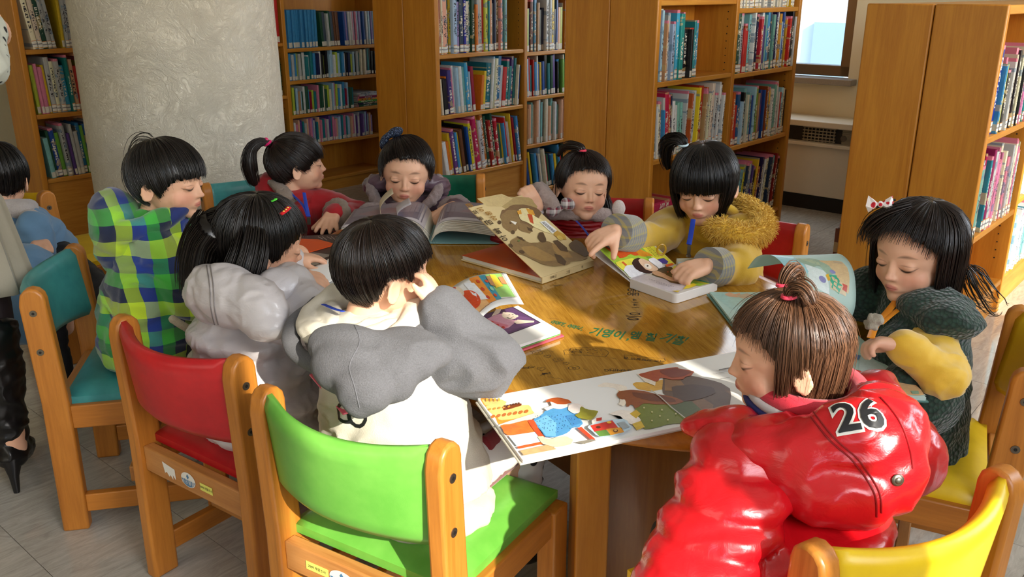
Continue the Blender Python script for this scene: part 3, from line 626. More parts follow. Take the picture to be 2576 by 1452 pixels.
# ---------------------------------------------------------------- chairs
M_SCREW = plain('steel_screw', '#7b7468', 0.35, metal=0.9)
VIN = {'teal': vinyl('vinyl_teal', '#4aa5a5', '#37888a'), 'red': vinyl('vinyl_red', '#cc1f26', '#ab141c'), 'green': vinyl('vinyl_green', '#78bb4e', '#5fa53c'),
       'yellow': vinyl('vinyl_yellow', '#efcb1e', '#dcb516'), 'dark_green': vinyl('vinyl_dark_green', '#137a58', '#0d5a41')}
M_STW = plain('sticker_white', '#e6e3d8', 0.5); M_STB = plain('sticker_blue', '#4b7aa0', 0.4); M_STY = plain('sticker_yellow', '#e3df6a', 0.5); M_INK = plain('ink_black', '#1d1b1a', 0.5)
def text_mesh(txt, size, M, name, mat, parent, bold=0.0, align='CENTER', depth=0.0):
    cu = bpy.data.curves.new('t', 'FONT'); cu.body = txt; cu.size = size; cu.align_x = align; cu.align_y = 'CENTER'; cu.offset = bold; cu.extrude = depth; cu.resolution_u = 3
    t = bpy.data.objects.new('t', cu); COL.objects.link(t); dg = bpy.context.evaluated_depsgraph_get()
    me = bpy.data.meshes.new_from_object(t.evaluated_get(dg)); bpy.data.objects.remove(t); bpy.data.curves.remove(cu)
    me.transform(M); me.name = name; me.materials.clear(); return link(name, me, mat, parent)
def backrest_mesh(W, z0, z1, bow, th):
    nx, nz = 18, 10; b = MB(); vs = []
    for side in (0, 1):
        for i in range(nx + 1):
            u = -1 + 2 * i / nx
            for k in range(nz + 1):
                t = k / nz; zz = z0 + (z1 - z0) * t
                edge = min(1, (1 - abs(2 * t - 1)) * 5.0); prof = th * (0.35 + 0.65 * math.sin(PI / 2 * edge))
                y = -bow * (1 - u * u) + 0.02 * (t - 0.4) * -1
                sag = -0.010 * (1 - u * u) * (1 if t > 0.5 else -0.9) * abs(2 * t - 1)
                vs.append((u * W / 2, y + (prof / 2 if side else -prof / 2), zz + sag))
    fs = []; st = (nx + 1) * (nz + 1)
    for i in range(nx):
        for k in range(nz):
            a = i * (nz + 1) + k; c = a + nz + 1
            fs.append((a, c, c + 1, a + 1)); fs.append((st + a, st + a + 1, st + c + 1, st + c))
    for i in range(nx):
        a = i * (nz + 1); c = a + nz + 1; fs.append((a, st + a, st + c, c)); a += nz; c += nz; fs.append((a, c, st + c, st + a))
    for k in range(nz):
        for a in (k, nx * (nz + 1) + k): fs.append((a, a + 1, st + a + 1, st + a))
    b.add(vs, fs); return b
def seat_mesh(W, D, z0, z1):
    n = 12; b = MB(); vs = []; fs = []
    for i in range(n + 1):
        for k in range(n + 1):
            u = -1 + 2 * i / n; v = -1 + 2 * k / n
            e = max(abs(u), abs(v)); dz = (z1 - z0) * (1 - 0.5 * max(0, (e - 0.82) / 0.18) ** 2) + 0.004 * (1 - u * u) * (1 - v * v)
            wx = W / 2 * (1.0 - 0.06 * (v < -0.9)); vs.append((u * wx, D * (v + 1) / 2, z0 + dz))
    for i in range(n + 1):
        for k in range(n + 1): u = -1 + 2 * i / n; v = -1 + 2 * k / n; vs.append((u * W / 2, D * (v + 1) / 2, z0))
    st = (n + 1) ** 2
    for i in range(n):
        for k in range(n):
            a = i * (n + 1) + k; c = a + n + 1; fs += [(a, c, c + 1, a + 1), (st + a, st + a + 1, st + c + 1, st + c)]
    for i in range(n):
        for a, c in ((i, i + 1), (n * (n + 1) + i, n * (n + 1) + i + 1), (i * (n + 1), (i + 1) * (n + 1)), (i * (n + 1) + n, (i + 1) * (n + 1) + n)): fs.append((a, c, st + c, st + a))
    b.add(vs, fs); return b
CW, CD = 0.35, 0.31
def chair(label, Lp, Rp, color, group=None, stickers=None, top=0.60):
    """Lp, Rp: plan positions of the left and right rear posts seen from behind"""
    Lp = Vector((Lp[0], Lp[1], 0)); Rp = Vector((Rp[0], Rp[1], 0)); x = (Rp - Lp).normalized(); y = ZX.cross(x)
    R = Matrix((x, y, ZX)).transposed(); root = thing('chair', label, 'chair', Matrix.Translation((Lp + Rp) / 2) @ R.to_4x4(), group)
    hx = CW / 2; dv = top - 0.60
    for s in (-1, 1):
        # side outline (y,z) of the rear post, leaning back a little above the seat
        pts = [(-0.028, 0), (0.03, 0), (0.034, 0.33), (0.022, 0.56 + dv)]
        for k in range(7): q = PI * k / 6; pts.append((-0.004 + 0.026 * math.cos(q), 0.572 + dv + 0.028 * math.sin(q)))
        pts += [(-0.032, 0.56 + dv), (-0.024, 0.33)]
        M = Matrix.Translation((s * hx - 0.016, 0, 0)) @ Matrix(((0, 0, 1, 0), (1, 0, 0, 0), (0, 1, 0, 0), (0, 0, 0, 1)))
        mb = MB(); mb.prism(pts, 0.032, M); build('rear_post', mb, WOOD_CHAIR, root, bevel=0.006, seg=3)
        mb = MB(); mb.box2((s * hx - 0.019, CD - 0.01, 0), (s * hx + 0.019, CD + 0.04, 0.315)); build('front_leg', mb, WOOD_CHAIR, root, bevel=0.004)
        mb = MB(); mb.box2((s * hx - 0.011, 0.03, 0.045), (s * hx + 0.011, CD - 0.01, 0.09)); build('side_stretcher', mb, WOOD_CHAIR_Y, root, bevel=0.003)
        mb = MB(); mb.box2((s * hx - 0.012, 0.032, 0.262), (s * hx + 0.012, CD - 0.01, 0.318)); build('side_rail', mb, WOOD_CHAIR_Y, root, bevel=0.003)
        for zz in (0.455 + dv, 0.545 + dv):
            mb = MB(); mb.tube([(s * (hx + 0.0155), -0.005, zz), (s * (hx + 0.0175), -0.005, zz)], 0.0075, 14); mb.tube([(s * (hx + 0.0172), -0.005, zz), (s * (hx + 0.0182), -0.005, zz)], 0.003, 8, m=1)
            build('screw', mb, [M_SCREW, M_BLACK], root)
    mb = MB(); mb.box2((-hx + 0.016, -0.012, 0.262), (hx - 0.016, 0.012, 0.318)); build('rear_rail', mb, WOOD_CHAIR_H, root, bevel=0.003)
    mb = MB(); mb.box2((-hx + 0.019, CD + 0.002, 0.262), (hx - 0.019, CD + 0.026, 0.318)); build('front_rail', mb, WOOD_CHAIR_H, root, bevel=0.003)
    mb = MB(); mb.box2((-hx + 0.01, 0.13, 0.10), (hx - 0.01, 0.155, 0.14)); build('cross_stretcher', mb, WOOD_CHAIR_H, root, bevel=0.003)
    b = seat_mesh(CW - 0.005, CD + 0.02, 0.318, 0.350); b.v = [(p[0], p[1] + 0.018, p[2]) for p in b.v]
    build('seat', b, VIN[color], root, smooth=True, auto=60)
    build('backrest', backrest_mesh(CW - 0.03, 0.415 + dv, 0.592 + dv, 0.045, 0.030), VIN[color], root, smooth=True, auto=70)
    if stickers:
        MR = Matrix.Translation((0, -0.0128, 0.29)) @ Matrix(((1, 0, 0, 0), (0, 0, -1, 0), (0, 1, 0, 0), (0, 0, 0, 1)))
        for kind, x0, w0, h0 in stickers:
            if kind == 'oval':
                mb = MB(); mb.prism([(x0 + w0 / 2 * math.cos(2 * PI * k / 28), h0 / 2 * math.sin(2 * PI * k / 28)) for k in range(28)], 0.0004, MR)
                st = build('oval_sticker', mb, M_STW, root, label='white and blue oval sticker')
                mb = MB(); mb.prism([(x0 + w0 * 0.46 * math.cos(PI + PI * k / 16), h0 * 0.45 * math.sin(PI + PI * k / 16)) for k in range(17)], 0.0008, MR); build('blue_band', mb, M_STB, st)
                text_mesh('공공물품', h0 * 0.36, MR @ Matrix.Translation((x0, -h0 * 0.17, 0.001)), 'lettering', M_STW, st)
                text_mesh('♦', h0 * 0.35, MR @ Matrix.Translation((x0, h0 * 0.22, 0.001)), 'emblem', M_STB, st)
            elif kind == 'yellow':
                mb = MB(); mb.box2((x0 - w0 / 2, -h0 / 2, 0), (x0 + w0 / 2, h0 / 2, 0.0005), 0, MR); st = build('yellow_sticker', mb, M_STY, root)
                text_mesh('2009 재물조사', h0 * 0.42, MR @ Matrix.Translation((x0, 0, 0.0009)), 'lettering', M_INK, st)
            else:
                pts = [(-0.5, 0.5), (0.5, 0.3), (0.5, -0.5), (0.3, -0.2), (0.28, -0.6), (0.1, -0.3), (0, -0.5), (-0.2, -0.2), (-0.35, -0.35)]
                mb = MB(); mb.prism([(x0 + p[0] * w0, p[1] * h0) for p in pts], 0.0005, MR); build('torn_sticker', mb, M_STW, root)
    return root
def seatpt(root, u, v, z=0.35): return root.matrix_world @ Vector((u, v, z))
ch_green = chair('light green vinyl chair in the foreground under the child in the grey-hooded jacket', (-.40, 1.29), (-.09, 1.10), 'green', stickers=[('yellow', -.085, .05, .016), ('oval', -.03, .055, .032), ('torn', .03, .03, .016)])
ch_red = chair('red vinyl chair at left under the child in the silver jacket', (-.765, 1.615), (-.475, 1.41), 'red', stickers=[('torn', -.075, .04, .028), ('oval', -.012, .045, .032), ('yellow', .045, .038, .016)])
ch_teal = chair('teal vinyl chair with worn wooden posts under the child in the plaid coat', (-1.10, 2.11), (-1.03, 1.79), 'teal')
ch_yel = chair('bright yellow vinyl chair in the right foreground under the red puffer jacket', (.345, .86), (.66, 1.035), 'yellow')
ch_yelr = chair('yellow vinyl chair at the right edge under the child in the green vest', (.865, 1.345), (1.03, 1.67), 'yellow')
ch_blue = chair('yellow vinyl chair at the far left behind the adult in the cream skirt', (-1.76, 2.98), (-1.49, 2.75), 'yellow')
ch_tealf = chair('teal vinyl chair beside the column under the child with the ponytail', (-.72, 3.05), (-1.02, 2.86), 'teal')
ch_dg = chair('dark green vinyl chair under the child in the purple jacket', (-.12, 3.02), (-.45, 3.02), 'dark_green')
ch_redf = chair('red vinyl chair under the child in the yellow coat', (.80, 2.32), (.50, 2.52), 'red')
ch_redf2 = chair('red vinyl chair under the child in the red vest', (.42, 2.64), (.08, 2.70), 'red')
# ---------------------------------------------------------------- table
TC = Vector((0.04, 1.93, 0)); TU = Vector((-0.55, 0.835, 0)).normalized(); TV = Vector((TU.y, -TU.x, 0))
RT = Matrix((TU, TV, ZX)).transposed()
tn = NT('table_top_wood'); v = tn.coord('Object', (1.0, 1.0, 1.0), (0, 0, math.radians(-20)))
mp = tn.node('ShaderNodeMapping'); mp.inputs['Scale'].default_value = (3, 42, 1); tn.link(v, mp.inputs[0])
f1 = tn.noise(mp.outputs[0], 2.2, 5, 0.65, 0.5); mp2 = tn.node('ShaderNodeMapping'); mp2.inputs['Scale'].default_value = (10, 190, 1); tn.link(v, mp2.inputs[0]); f2 = tn.noise(mp2.outputs[0], 2, 3, 0.7)
f3 = tn.noise(v, 4.5, 5, 0.65)
c = tn.ramp(tn.math('ADD', tn.math('MULTIPLY', f1, 0.55), tn.math('MULTIPLY', f2, 0.45)), [(0.32, '#8e6019'), (0.62, '#c29138')])
c = tn.mix(tn.ramp(f3, [(0.35, (0.55, 0.55, 0.55)), (0.62, (0, 0, 0))]), c, '#6e4512')
sc1 = tn.noise(mp2.outputs[0], 5.0, 2, 0.8)
c = tn.mix(tn.math('MULTIPLY', tn.math('GREATER_THAN', sc1, 0.70), 0.55), c, '#47300f')
tn.set(Base_Color=c, Roughness=tn.ramp(f3, [(0.3, (0.24, 0.24, 0.24)), (0.7, (0.36, 0.36, 0.36))])); tn.bump(f2, 0.08, 0.001); M_TABLE = tn.mat
WOOD_EDGE = wood('table_edge_wood', '#9a5a18', '#c07a26', along='x', rough=0.3)
table = thing('reading_table', 'large oval wooden reading table covered in pencil and marker scribbles', 'table', Matrix.Translation(TC) @ RT.to_4x4())
TA, TB, TVO = 0.82, 0.50, 0.05
def oval(ra, rb, n=96): return [(ra * math.cos(2 * PI * k / n), TVO + rb * math.sin(2 * PI * k / n)) for k in range(n)]
mb = MB(); mb.prism(oval(TA - 0.028, TB - 0.028), 0.03); mb.v = [(p[0], p[1], p[2] + TABLEZ - 0.03) for p in mb.v]; build('table_top', mb, M_TABLE, table)
# rounded solid-wood edging
n = 96; prof = [(-0.0275, 0.0), (-0.012, 0.0), (-0.003, -0.004), (0.0, -0.013), (0.0, -0.03), (-0.004, -0.04), (-0.014, -0.045), (-0.0275, -0.045)]
vs = []; fs = []
for k in range(n):
    q = 2 * PI * k / n
    for (r, z) in prof: vs.append(((TA + r) * math.cos(q), TVO + (TB + r) * math.sin(q), TABLEZ + z))
m = len(prof)
for k in range(n):
    for j in range(m): fs.append((k * m + j, ((k + 1) % n) * m + j, ((k + 1) % n) * m + (j + 1) % m, k * m + (j + 1) % m))
mb = MB().add(vs, fs); build('edge_band', mb, WOOD_EDGE, table, smooth=True, auto=50)
# chipped seam between top and edging
rr = random.Random(5); M_SEAM = plain('seam_dark', '#2b1c0c', 0.8)
for q0, q1, wd in ((3.66, 3.83, .006), (3.90, 4.0, .004), (2.5, 2.62, .004)):
    up = []; dn = []
    for i in range(14):
        q = q0 + (q1 - q0) * i / 13; ww = wd * (0.3 + rr.random() * 0.9) * math.sin(PI * (i + 0.5) / 14)
        for lst, r in ((up, -0.03 - ww), (dn, -0.027 + ww * 0.3)): lst.append(((TA + r) * math.cos(q), TVO + (TB + r) * math.sin(q)))
    mb = MB(); mb.prism(up + dn[::-1], 0.0006, Matrix.Translation((0, 0, TABLEZ))); build('chipped_seam', mb, M_SEAM, table)
# legs: posts and broad panels
WP = wood('table_panel_wood', '#7c4d1d', '#94632b', along='z', rough=0.4)
def wpost(p, sx, sy, name, mat, R=RT):
    l = table.matrix_world.inverted() @ Vector(p); Rl = (RT.inverted() @ R); mb = MB(); mb.box((l.x, l.y, (TABLEZ - 0.04) / 2), (sx, sy, TABLEZ - 0.04), Rl); return build(name, mb, mat, table, bevel=0.004)
RC = Matrix.Rotation(math.radians(8), 3, 'Z')
wpost((0.142, 1.40, 0), 0.062, 0.062, 'leg', WOOD_CASE, RC)
wpost((0.32, 1.45, 0), 0.30, 0.022, 'leg_panel', WP, RC)
wpost((0.49, 1.50, 0), 0.05, 0.05, 'leg', WOOD_CASE, RC)
wpost((-0.50, 2.35, 0), 0.062, 0.062, 'leg', WOOD_CASE, RC)
wpost((-0.15, 2.45, 0), 0.062, 0.062, 'leg', WOOD_CASE, RC)
wpost((-0.33, 2.40, 0), 0.30, 0.022, 'leg_panel', WP, RC)
mb = MB(); a_ = table.matrix_world.inverted() @ Vector((0.28, 1.5, 0.25)); b_ = table.matrix_world.inverted() @ Vector((-0.33, 2.38, 0.25))
dd = (b_ - a_); mb.box((a_ + b_) / 2, (dd.length, 0.03, 0.12), Matrix.Rotation(math.atan2(dd.y, dd.x), 3, 'Z')); build('stretcher', mb, WP, table)
# scribbles: words and doodles as thin ink strokes lying on the top
M_PEN = plain('black_pen', '#2a2118', 0.6); M_MARK = plain('green_marker', '#17603a', 0.5)
TI = table.matrix_world.inverted()
def tmat(px, py, ang, z=TABLEZ + 0.0004):                         # frame on the table at a pixel; ang = direction of reading in degrees (world)
    p = Pz(px, py, TABLEZ); return TI @ Matrix.Translation((p.x, p.y, z)) @ Matrix.Rotation(math.radians(ang), 4, 'Z')
def dirang(p0, p1): a = Pz(*p0, TABLEZ); b = Pz(*p1, TABLEZ); return math.degrees(math.atan2(b.y - a.y, b.x - a.x)), (b - a).length
def scrib(txt, p0, p1, mat, flip=False, size=None, bold=0.0006, name='scribble', ys=1.0):
    a, L = dirang(p0, p1); mid = ((p0[0] + p1[0]) / 2, (p0[1] + p1[1]) / 2)
    M = tmat(*mid, a) @ Matrix.Diagonal((1, ys, 1, 1)); s = size or L / max(1, len(txt)) * 1.25
    return text_mesh(txt, s, M, name, mat, table, bold=bold)
scrib('기영이 ,', (1490, 835), (1580, 848), M_MARK, size=0.026, ys=1.9)
scrib('앵 철', (1580, 843), (1655, 852), M_MARK, size=0.026, ys=1.8)
scrib('기철', (1662, 848), (1725, 862), M_MARK, size=0.028, ys=1.9)
scrib('이야기 , 어머니 ,', (1365, 805), (1488, 834), M_MARK, size=0.0115, ys=1.8)
scrib('동동', (1592, 722), (1590, 748), M_PEN, size=0.030, bold=0.0002)
scrib('ㅆㅏㅆㅏ', (1594, 750), (1598, 778), M_PEN, size=0.018, bold=0.0002)
scrib('이0', (1592, 783), (1590, 808), M_PEN, size=0.036, bold=0.0)
scrib('MOX', (1193, 690), (1228, 690), M_PEN, size=0.017, bold=0.0)
scrib('도사님', (1172, 698), (1208, 700), M_PEN, size=0.016, bold=0.0)
scrib('ㅋㅋㅋㅋ', (1335, 720), (1362, 728), M_PEN, size=0.008, bold=0.0)
scrib('작은 사람들의 집', (1650, 908), (1590, 902), M_PEN, size=0.011, bold=0.0)
scrib('SHINING', (1590, 932), (1520, 932), M_PEN, size=0.013, bold=0.0)
scrib('하하', (1388, 722), (1420, 716), M_PEN, size=0.012, bold=0.0)
def strokes(lines, px, py, ang, sc, w=0.0007, mat=None):
    mb = MB(); M = tmat(px, py, ang)
    for ln_ in lines:
        pts = [M @ Vector((p[0] * sc, p[1] * sc, 0)) for p in ln_]
        for a, b in zip(pts[:-1], pts[1:]):
            d = (b - a); 
            if d.length < 1e-6: continue
            s_ = Vector((-d.y, d.x, 0)).normalized() * w / 2
            mb.add([a + s_, b + s_, b - s_, a - s_], [(0, 1, 2, 3)])
    return build('doodle', mb, mat or M_PEN, table)
def circ(x, y, r, n=10, ry=None): return [(x + r * math.cos(2 * PI * k / n), y + (ry or r) * math.sin(2 * PI * k / n)) for k in range(n + 1)]
heart = [(0, -1), (-1, 0.2), (-0.7, 0.9), (-0.2, 0.8), (0, 0.35), (0.2, 0.8), (0.7, 0.9), (1, 0.2), (0, -1)]
strokes([[(-3, -1), (-3.2, 0.6), (-1.8, 1.7), (0.3, 1.9), (2.6, 1.5), (3.2, 0.4), (2.7, -1.2), (0.5, -0.9), (-3, -1)], [(-3.2, 0.5), (-1, 0.2)]] + [circ(rr.uniform(-2.4, 2.4), rr.uniform(-0.4, 1.3), 0.09, 5) for _ in range(28)], 1475, 888, -6, 0.0135)
strokes([[(-3, 1), (-1, 1.1), (-0.9, 0.6), (3, 0.5), (3.2, -0.3), (2.8, -0.8), (-2.8, -0.5), (-3, 1)]], 1620, 903, -8, 0.0125)
strokes([circ(0, 0, 1), circ(-0.3, 0.2, 0.12, 5), circ(0.3, 0.2, 0.12, 5), [(-0.3, -0.3), (0, -0.45), (0.3, -0.3)], [(-0.8, 0.7), (-1.1, 1.3), (-0.3, 1)], [(0.8, 0.7), (1.1, 1.3), (0.3, 1)]], 1352, 888, 20, 0.010)
strokes([circ(0, 0, 1, 10, 0.7), circ(0.1, 0, 0.3, 6), [(-1.2, -0.9), (-0.5, -0.7)]], 1405, 905, 20, 0.011)
strokes([circ(0, 0, 1, 10, 0.8), [(-0.4, 0), (0, 0.3), (0.4, 0)], circ(0, -0.2, 0.3, 5)], 1444, 926, 20, 0.011)
strokes([[(p[0], p[1]) for p in heart]], 1378, 897, 10, 0.007); strokes([[(p[0], p[1]) for p in heart]], 1425, 915, 10, 0.006); strokes([[(p[0], p[1]) for p in heart]], 1362, 929, 10, 0.008)
strokes([[(rr.uniform(-1, 1), rr.uniform(-0.5, 0.5)) for _ in range(12)]], 1330, 925, 20, 0.013); strokes([[(rr.uniform(-1, 1), rr.uniform(-0.5, 0.5)) for _ in range(16)]], 1370, 942, 20, 0.012)
strokes([[(rr.uniform(-1, 1), rr.uniform(-0.35, 0.35)) for _ in range(26)], circ(0, 0, 2.2, 16, 0.8)], 1408, 700, 10, 0.014)
strokes([[(-1, 0.4), (0.8, 0.6), (-0.1, -0.9), (-1, 0.4)]], 1462, 688, 0, 0.018)
strokes([circ(0, 0, 1, 14, 0.8)], 1108, 688, 0, 0.02)
for _ in range(46):
    px = rr.uniform(1130, 1780); py = rr.uniform(660, 960)
    if py > 975 - (px - 1180) * 0.05: continue
    L = rr.uniform(0.5, 2.2); strokes([[(i * 0.35, rr.uniform(-0.35, 0.35)) for i in range(int(L * 4) + 2)]], px, py, rr.uniform(-30, 40), rr.uniform(0.006, 0.012), 0.0005, M_PEN)
# ---------------------------------------------------------------- open books on the table
pr = NT('print'); at = pr.attrv('Col'); v = pr.coord('Object'); wc = pr.noise(v, 70, 5, .7, .6); wc2 = pr.noise(v, 420, 3, .6)
hsv = pr.node('ShaderNodeHueSaturation'); pr.link(at.outputs['Color'], hsv.inputs['Color']); pr.link(pr.math('ADD', .62, pr.math('ADD', pr.math('MULTIPLY', wc, .6), pr.math('MULTIPLY', wc2, .2))), hsv.inputs['Value']); pr.link(pr.math('ADD', .484, pr.math('MULTIPLY', wc, .032)), hsv.inputs['Hue'])
pr.set(Base_Color=hsv.outputs[0], Roughness=0.35); M_PRINT = pr.mat
pg = NT('page_paper'); pg.set(Base_Color='#e9e8e4', Roughness=0.55); M_PAGE = pg.mat
M_PAGEB = plain('page_block', '#d8d2c2', 0.7)
def E(c, x, y, rx, ry=None, ang=0, n=20):
    ry = ry or rx; a = math.radians(ang)
    return (c, [(x + rx * math.cos(t) * math.cos(a) - ry * math.sin(t) * math.sin(a), y + rx * math.cos(t) * math.sin(a) + ry * math.sin(t) * math.cos(a)) for t in [2 * PI * k / n for k in range(n)]])
def L(c, pts, w):                                # a drawn line as a thin strip
    up = []; dn = []
    for i, p in enumerate(pts):
        a = pts[max(i - 1, 0)]; b = pts[min(i + 1, len(pts) - 1)]; d = Vector((b[0] - a[0], b[1] - a[1])); d = d.normalized() if d.length else Vector((1, 0)); nx, ny = -d.y * w / 2, d.x * w / 2
        up.append((p[0] + nx, p[1] + ny)); dn.append((p[0] - nx, p[1] - ny))
    return (c, up + dn[::-1])
def outline(pts): return list(pts) + [pts[0]]
def art(name, fn, shapes, parent, step=0.00012, sub=None, label=None):
    """flat print: polygons (colour, outline) mapped by fn(x, y, lift) on to the page"""
    vs = []; fs = []; cols = []
    for i, (c, pts) in enumerate(shapes):
        if 6 <= len(pts) <= 19:
            ar = abs(sum(a[0] * b[1] - b[0] * a[1] for a, b in zip(pts, pts[1:] + pts[:1]))) / 2; pe = sum(math.hypot(a[0] - b[0], a[1] - b[1]) for a, b in zip(pts, pts[1:] + pts[:1]))
            if ar / (pe * pe) > .012:
                n_ = len(pts); q = []
                for j in range(n_):
                    p0, p1, p2, p3 = pts[j - 1], pts[j], pts[(j + 1) % n_], pts[(j + 2) % n_]
                    for f in (0, .33, .67): q.append(tuple(.5 * (2 * p1[d] + (p2[d] - p0[d]) * f * .8 + (2 * p0[d] - 5 * p1[d] + 4 * p2[d] - p3[d]) * f * f + (3 * p1[d] - p0[d] - 3 * p2[d] + p3[d]) * f ** 3) for d in (0, 1)))
                pts = q
        lift = 0.0002 + step * i; bm = bmesh.new()
        try: f = bm.faces.new([bm.verts.new((p[0], p[1], 0)) for p in pts])
        except Exception: bm.free(); continue
        bmesh.ops.triangulate(bm, faces=bm.faces[:])
        if sub:
            for _ in range(5):
                es = [e for e in bm.edges if e.calc_length() > sub]
                if not es: break
                bmesh.ops.subdivide_edges(bm, edges=es, cuts=1); bmesh.ops.triangulate(bm, faces=bm.faces[:])
        base = len(vs); bm.verts.index_update()
        for v in bm.verts: vs.append(fn(v.co.x, v.co.y, lift))
        for f in bm.faces: fs.append(tuple(base + v.index for v in f.verts)); cols.append(lin(c))
        bm.free()
    me = new_mesh(name, vs, fs); ca = me.color_attributes.new('Col', 'FLOAT_COLOR', 'CORNER'); buf = []
    for p, c in zip(me.polygons, cols): buf += list(c) * p.loop_total
    ca.data.foreach_set('color', buf); o = link(name, me, M_PRINT, parent)
    if label: o['label'] = label
    return o
def planefn(P0, n):
    n = n.normalized(); cp = Vector((0, 0, CAMZ))
    if (cp - P0).dot(n) < 0: n = -n
    def fn(x, y, lift=0):
        r = ray(x, y); t = (P0 - cp).dot(n) / r.dot(n); return cp + r * t + n * lift
    return fn
def slab(name, q, t, mats, parent, n=None, bevel=0.0):            # q: 4 top corners (world), thickness t downwards along -n
    nn = n or (q[1] - q[0]).cross(q[3] - q[0]).normalized()
    if nn.z < 0: nn = -nn
    mb = MB().add([*q, *[p - nn * t for p in q]], [(0, 1, 2, 3), (7, 6, 5, 4), (0, 4, 5, 1), (1, 5, 6, 2), (2, 6, 7, 3), (3, 7, 4, 0)])
    return build(name, mb, mats, parent, bevel=bevel)
def sheet(name, prof_a, prof_b, nu, mats, parent, th=0.0003):   # ruled paper between two profiles (same count)
    vs = []; m = len(prof_a)
    for i in range(nu + 1):
        t = i / nu
        for a, b in zip(prof_a, prof_b): vs.append(a.lerp(b, t))
    fs = [(i * m + j, (i + 1) * m + j, (i + 1) * m + j + 1, i * m + j + 1) for i in range(nu) for j in range(m - 1)]
    me = new_mesh(name, vs, fs, None, True); o = link(name, me, mats, parent); md = o.modifiers.new('t', 'SOLIDIFY'); md.thickness = th; md.offset = 0; return o
def smooth_prof(pts, n=24):                       # Catmull-Rom resample
    out = []; P = [pts[0]] + list(pts) + [pts[-1]]
    for i in range(n):
        t = i / (n - 1) * (len(pts) - 1); k = min(int(t), len(pts) - 2); f = t - k; p0, p1, p2, p3 = P[k:k + 4]
        out.append(0.5 * ((2 * p1) + (p2 - p0) * f + (2 * p0 - 5 * p1 + 4 * p2 - p3) * f * f + (3 * p1 - p0 - 3 * p2 + p3) * f ** 3))
    return out
def V(*a): return Vector(a)
def rot_about(p, axis, ang): return Matrix.Rotation(ang, 3, axis) @ p
# --- bear picture book, front cover half lifted
bk = thing('picture_book', 'cream hardback picture book with bears on its half-lifted cover, orange endpaper inside', 'book', Matrix.Translation(Pz(1365, 703, TABLEZ)))
def unp(o): o.matrix_parent_inverse = o.parent.matrix_world.inverted(); return o
def fixparents(root):
    for o in COL.objects:
        if o.parent is root and o.matrix_parent_inverse == Matrix.Identity(4): o.matrix_parent_inverse = root.matrix_world.inverted()
T0 = 0.565
S1 = Pz(1362, 700, T0); S2 = Pz(1492, 656, T0); d = (S2 - S1).normalized(); p = V(-d.y, d.x, 0); BW = 0.275
M_COV = plain('cover_cream', '#dcc591', 0.35); M_ORA = NT('endpaper_orange'); M_ORA.set(Base_Color='#c04a17', Roughness=0.16); M_ORA = M_ORA.mat
slab('lower_board', [S1 + p * BW - ZX * .011, S1 - ZX * .011, S2 - ZX * .011, S2 + p * BW - ZX * .011], .003, M_COV, bk, bevel=.0006)
slab('page_block', [S1 + p * (BW - .004) + d * .003 - ZX * .001, S1 + d * .003 - ZX * .001, S2 - d * .003 - ZX * .001, S2 + p * (BW - .004) - d * .003 - ZX * .001], .0095, M_PAGEB, bk)
slab('endpaper', [S1 + p * (BW - .003) + d * .002, S1 + d * .002, S2 - d * .002, S2 + p * (BW - .003) - d * .002], .0008, M_ORA, bk, label=None) if False else slab('endpaper', [S1 + p * (BW - .003) + d * .002, S1 + d * .002, S2 - d * .002, S2 + p * (BW - .003) - d * .002], .0008, M_ORA, bk)
slab('spine', [S1 - p * .003 + ZX * .002, S1 + ZX * .002, S2 + ZX * .002, S2 - p * .003 + ZX * .002], .0155, M_COV, bk)
al = math.radians(27.5); up = p * math.cos(al) + ZX * math.sin(al); nU = (ZX * math.cos(al) - p * math.sin(al))
U1, U2 = S1 + ZX * .002, S2 + ZX * .002
slab('front_cover', [U1, U1 + up * BW, U2 + up * BW, U2], .0028, M_COV, bk, n=nU, bevel=.0006)
f = planefn(U1, nU)
br1, br2, br3, br4 = '#7d6040', '#5b452e', '#a78550', '#8f734a'
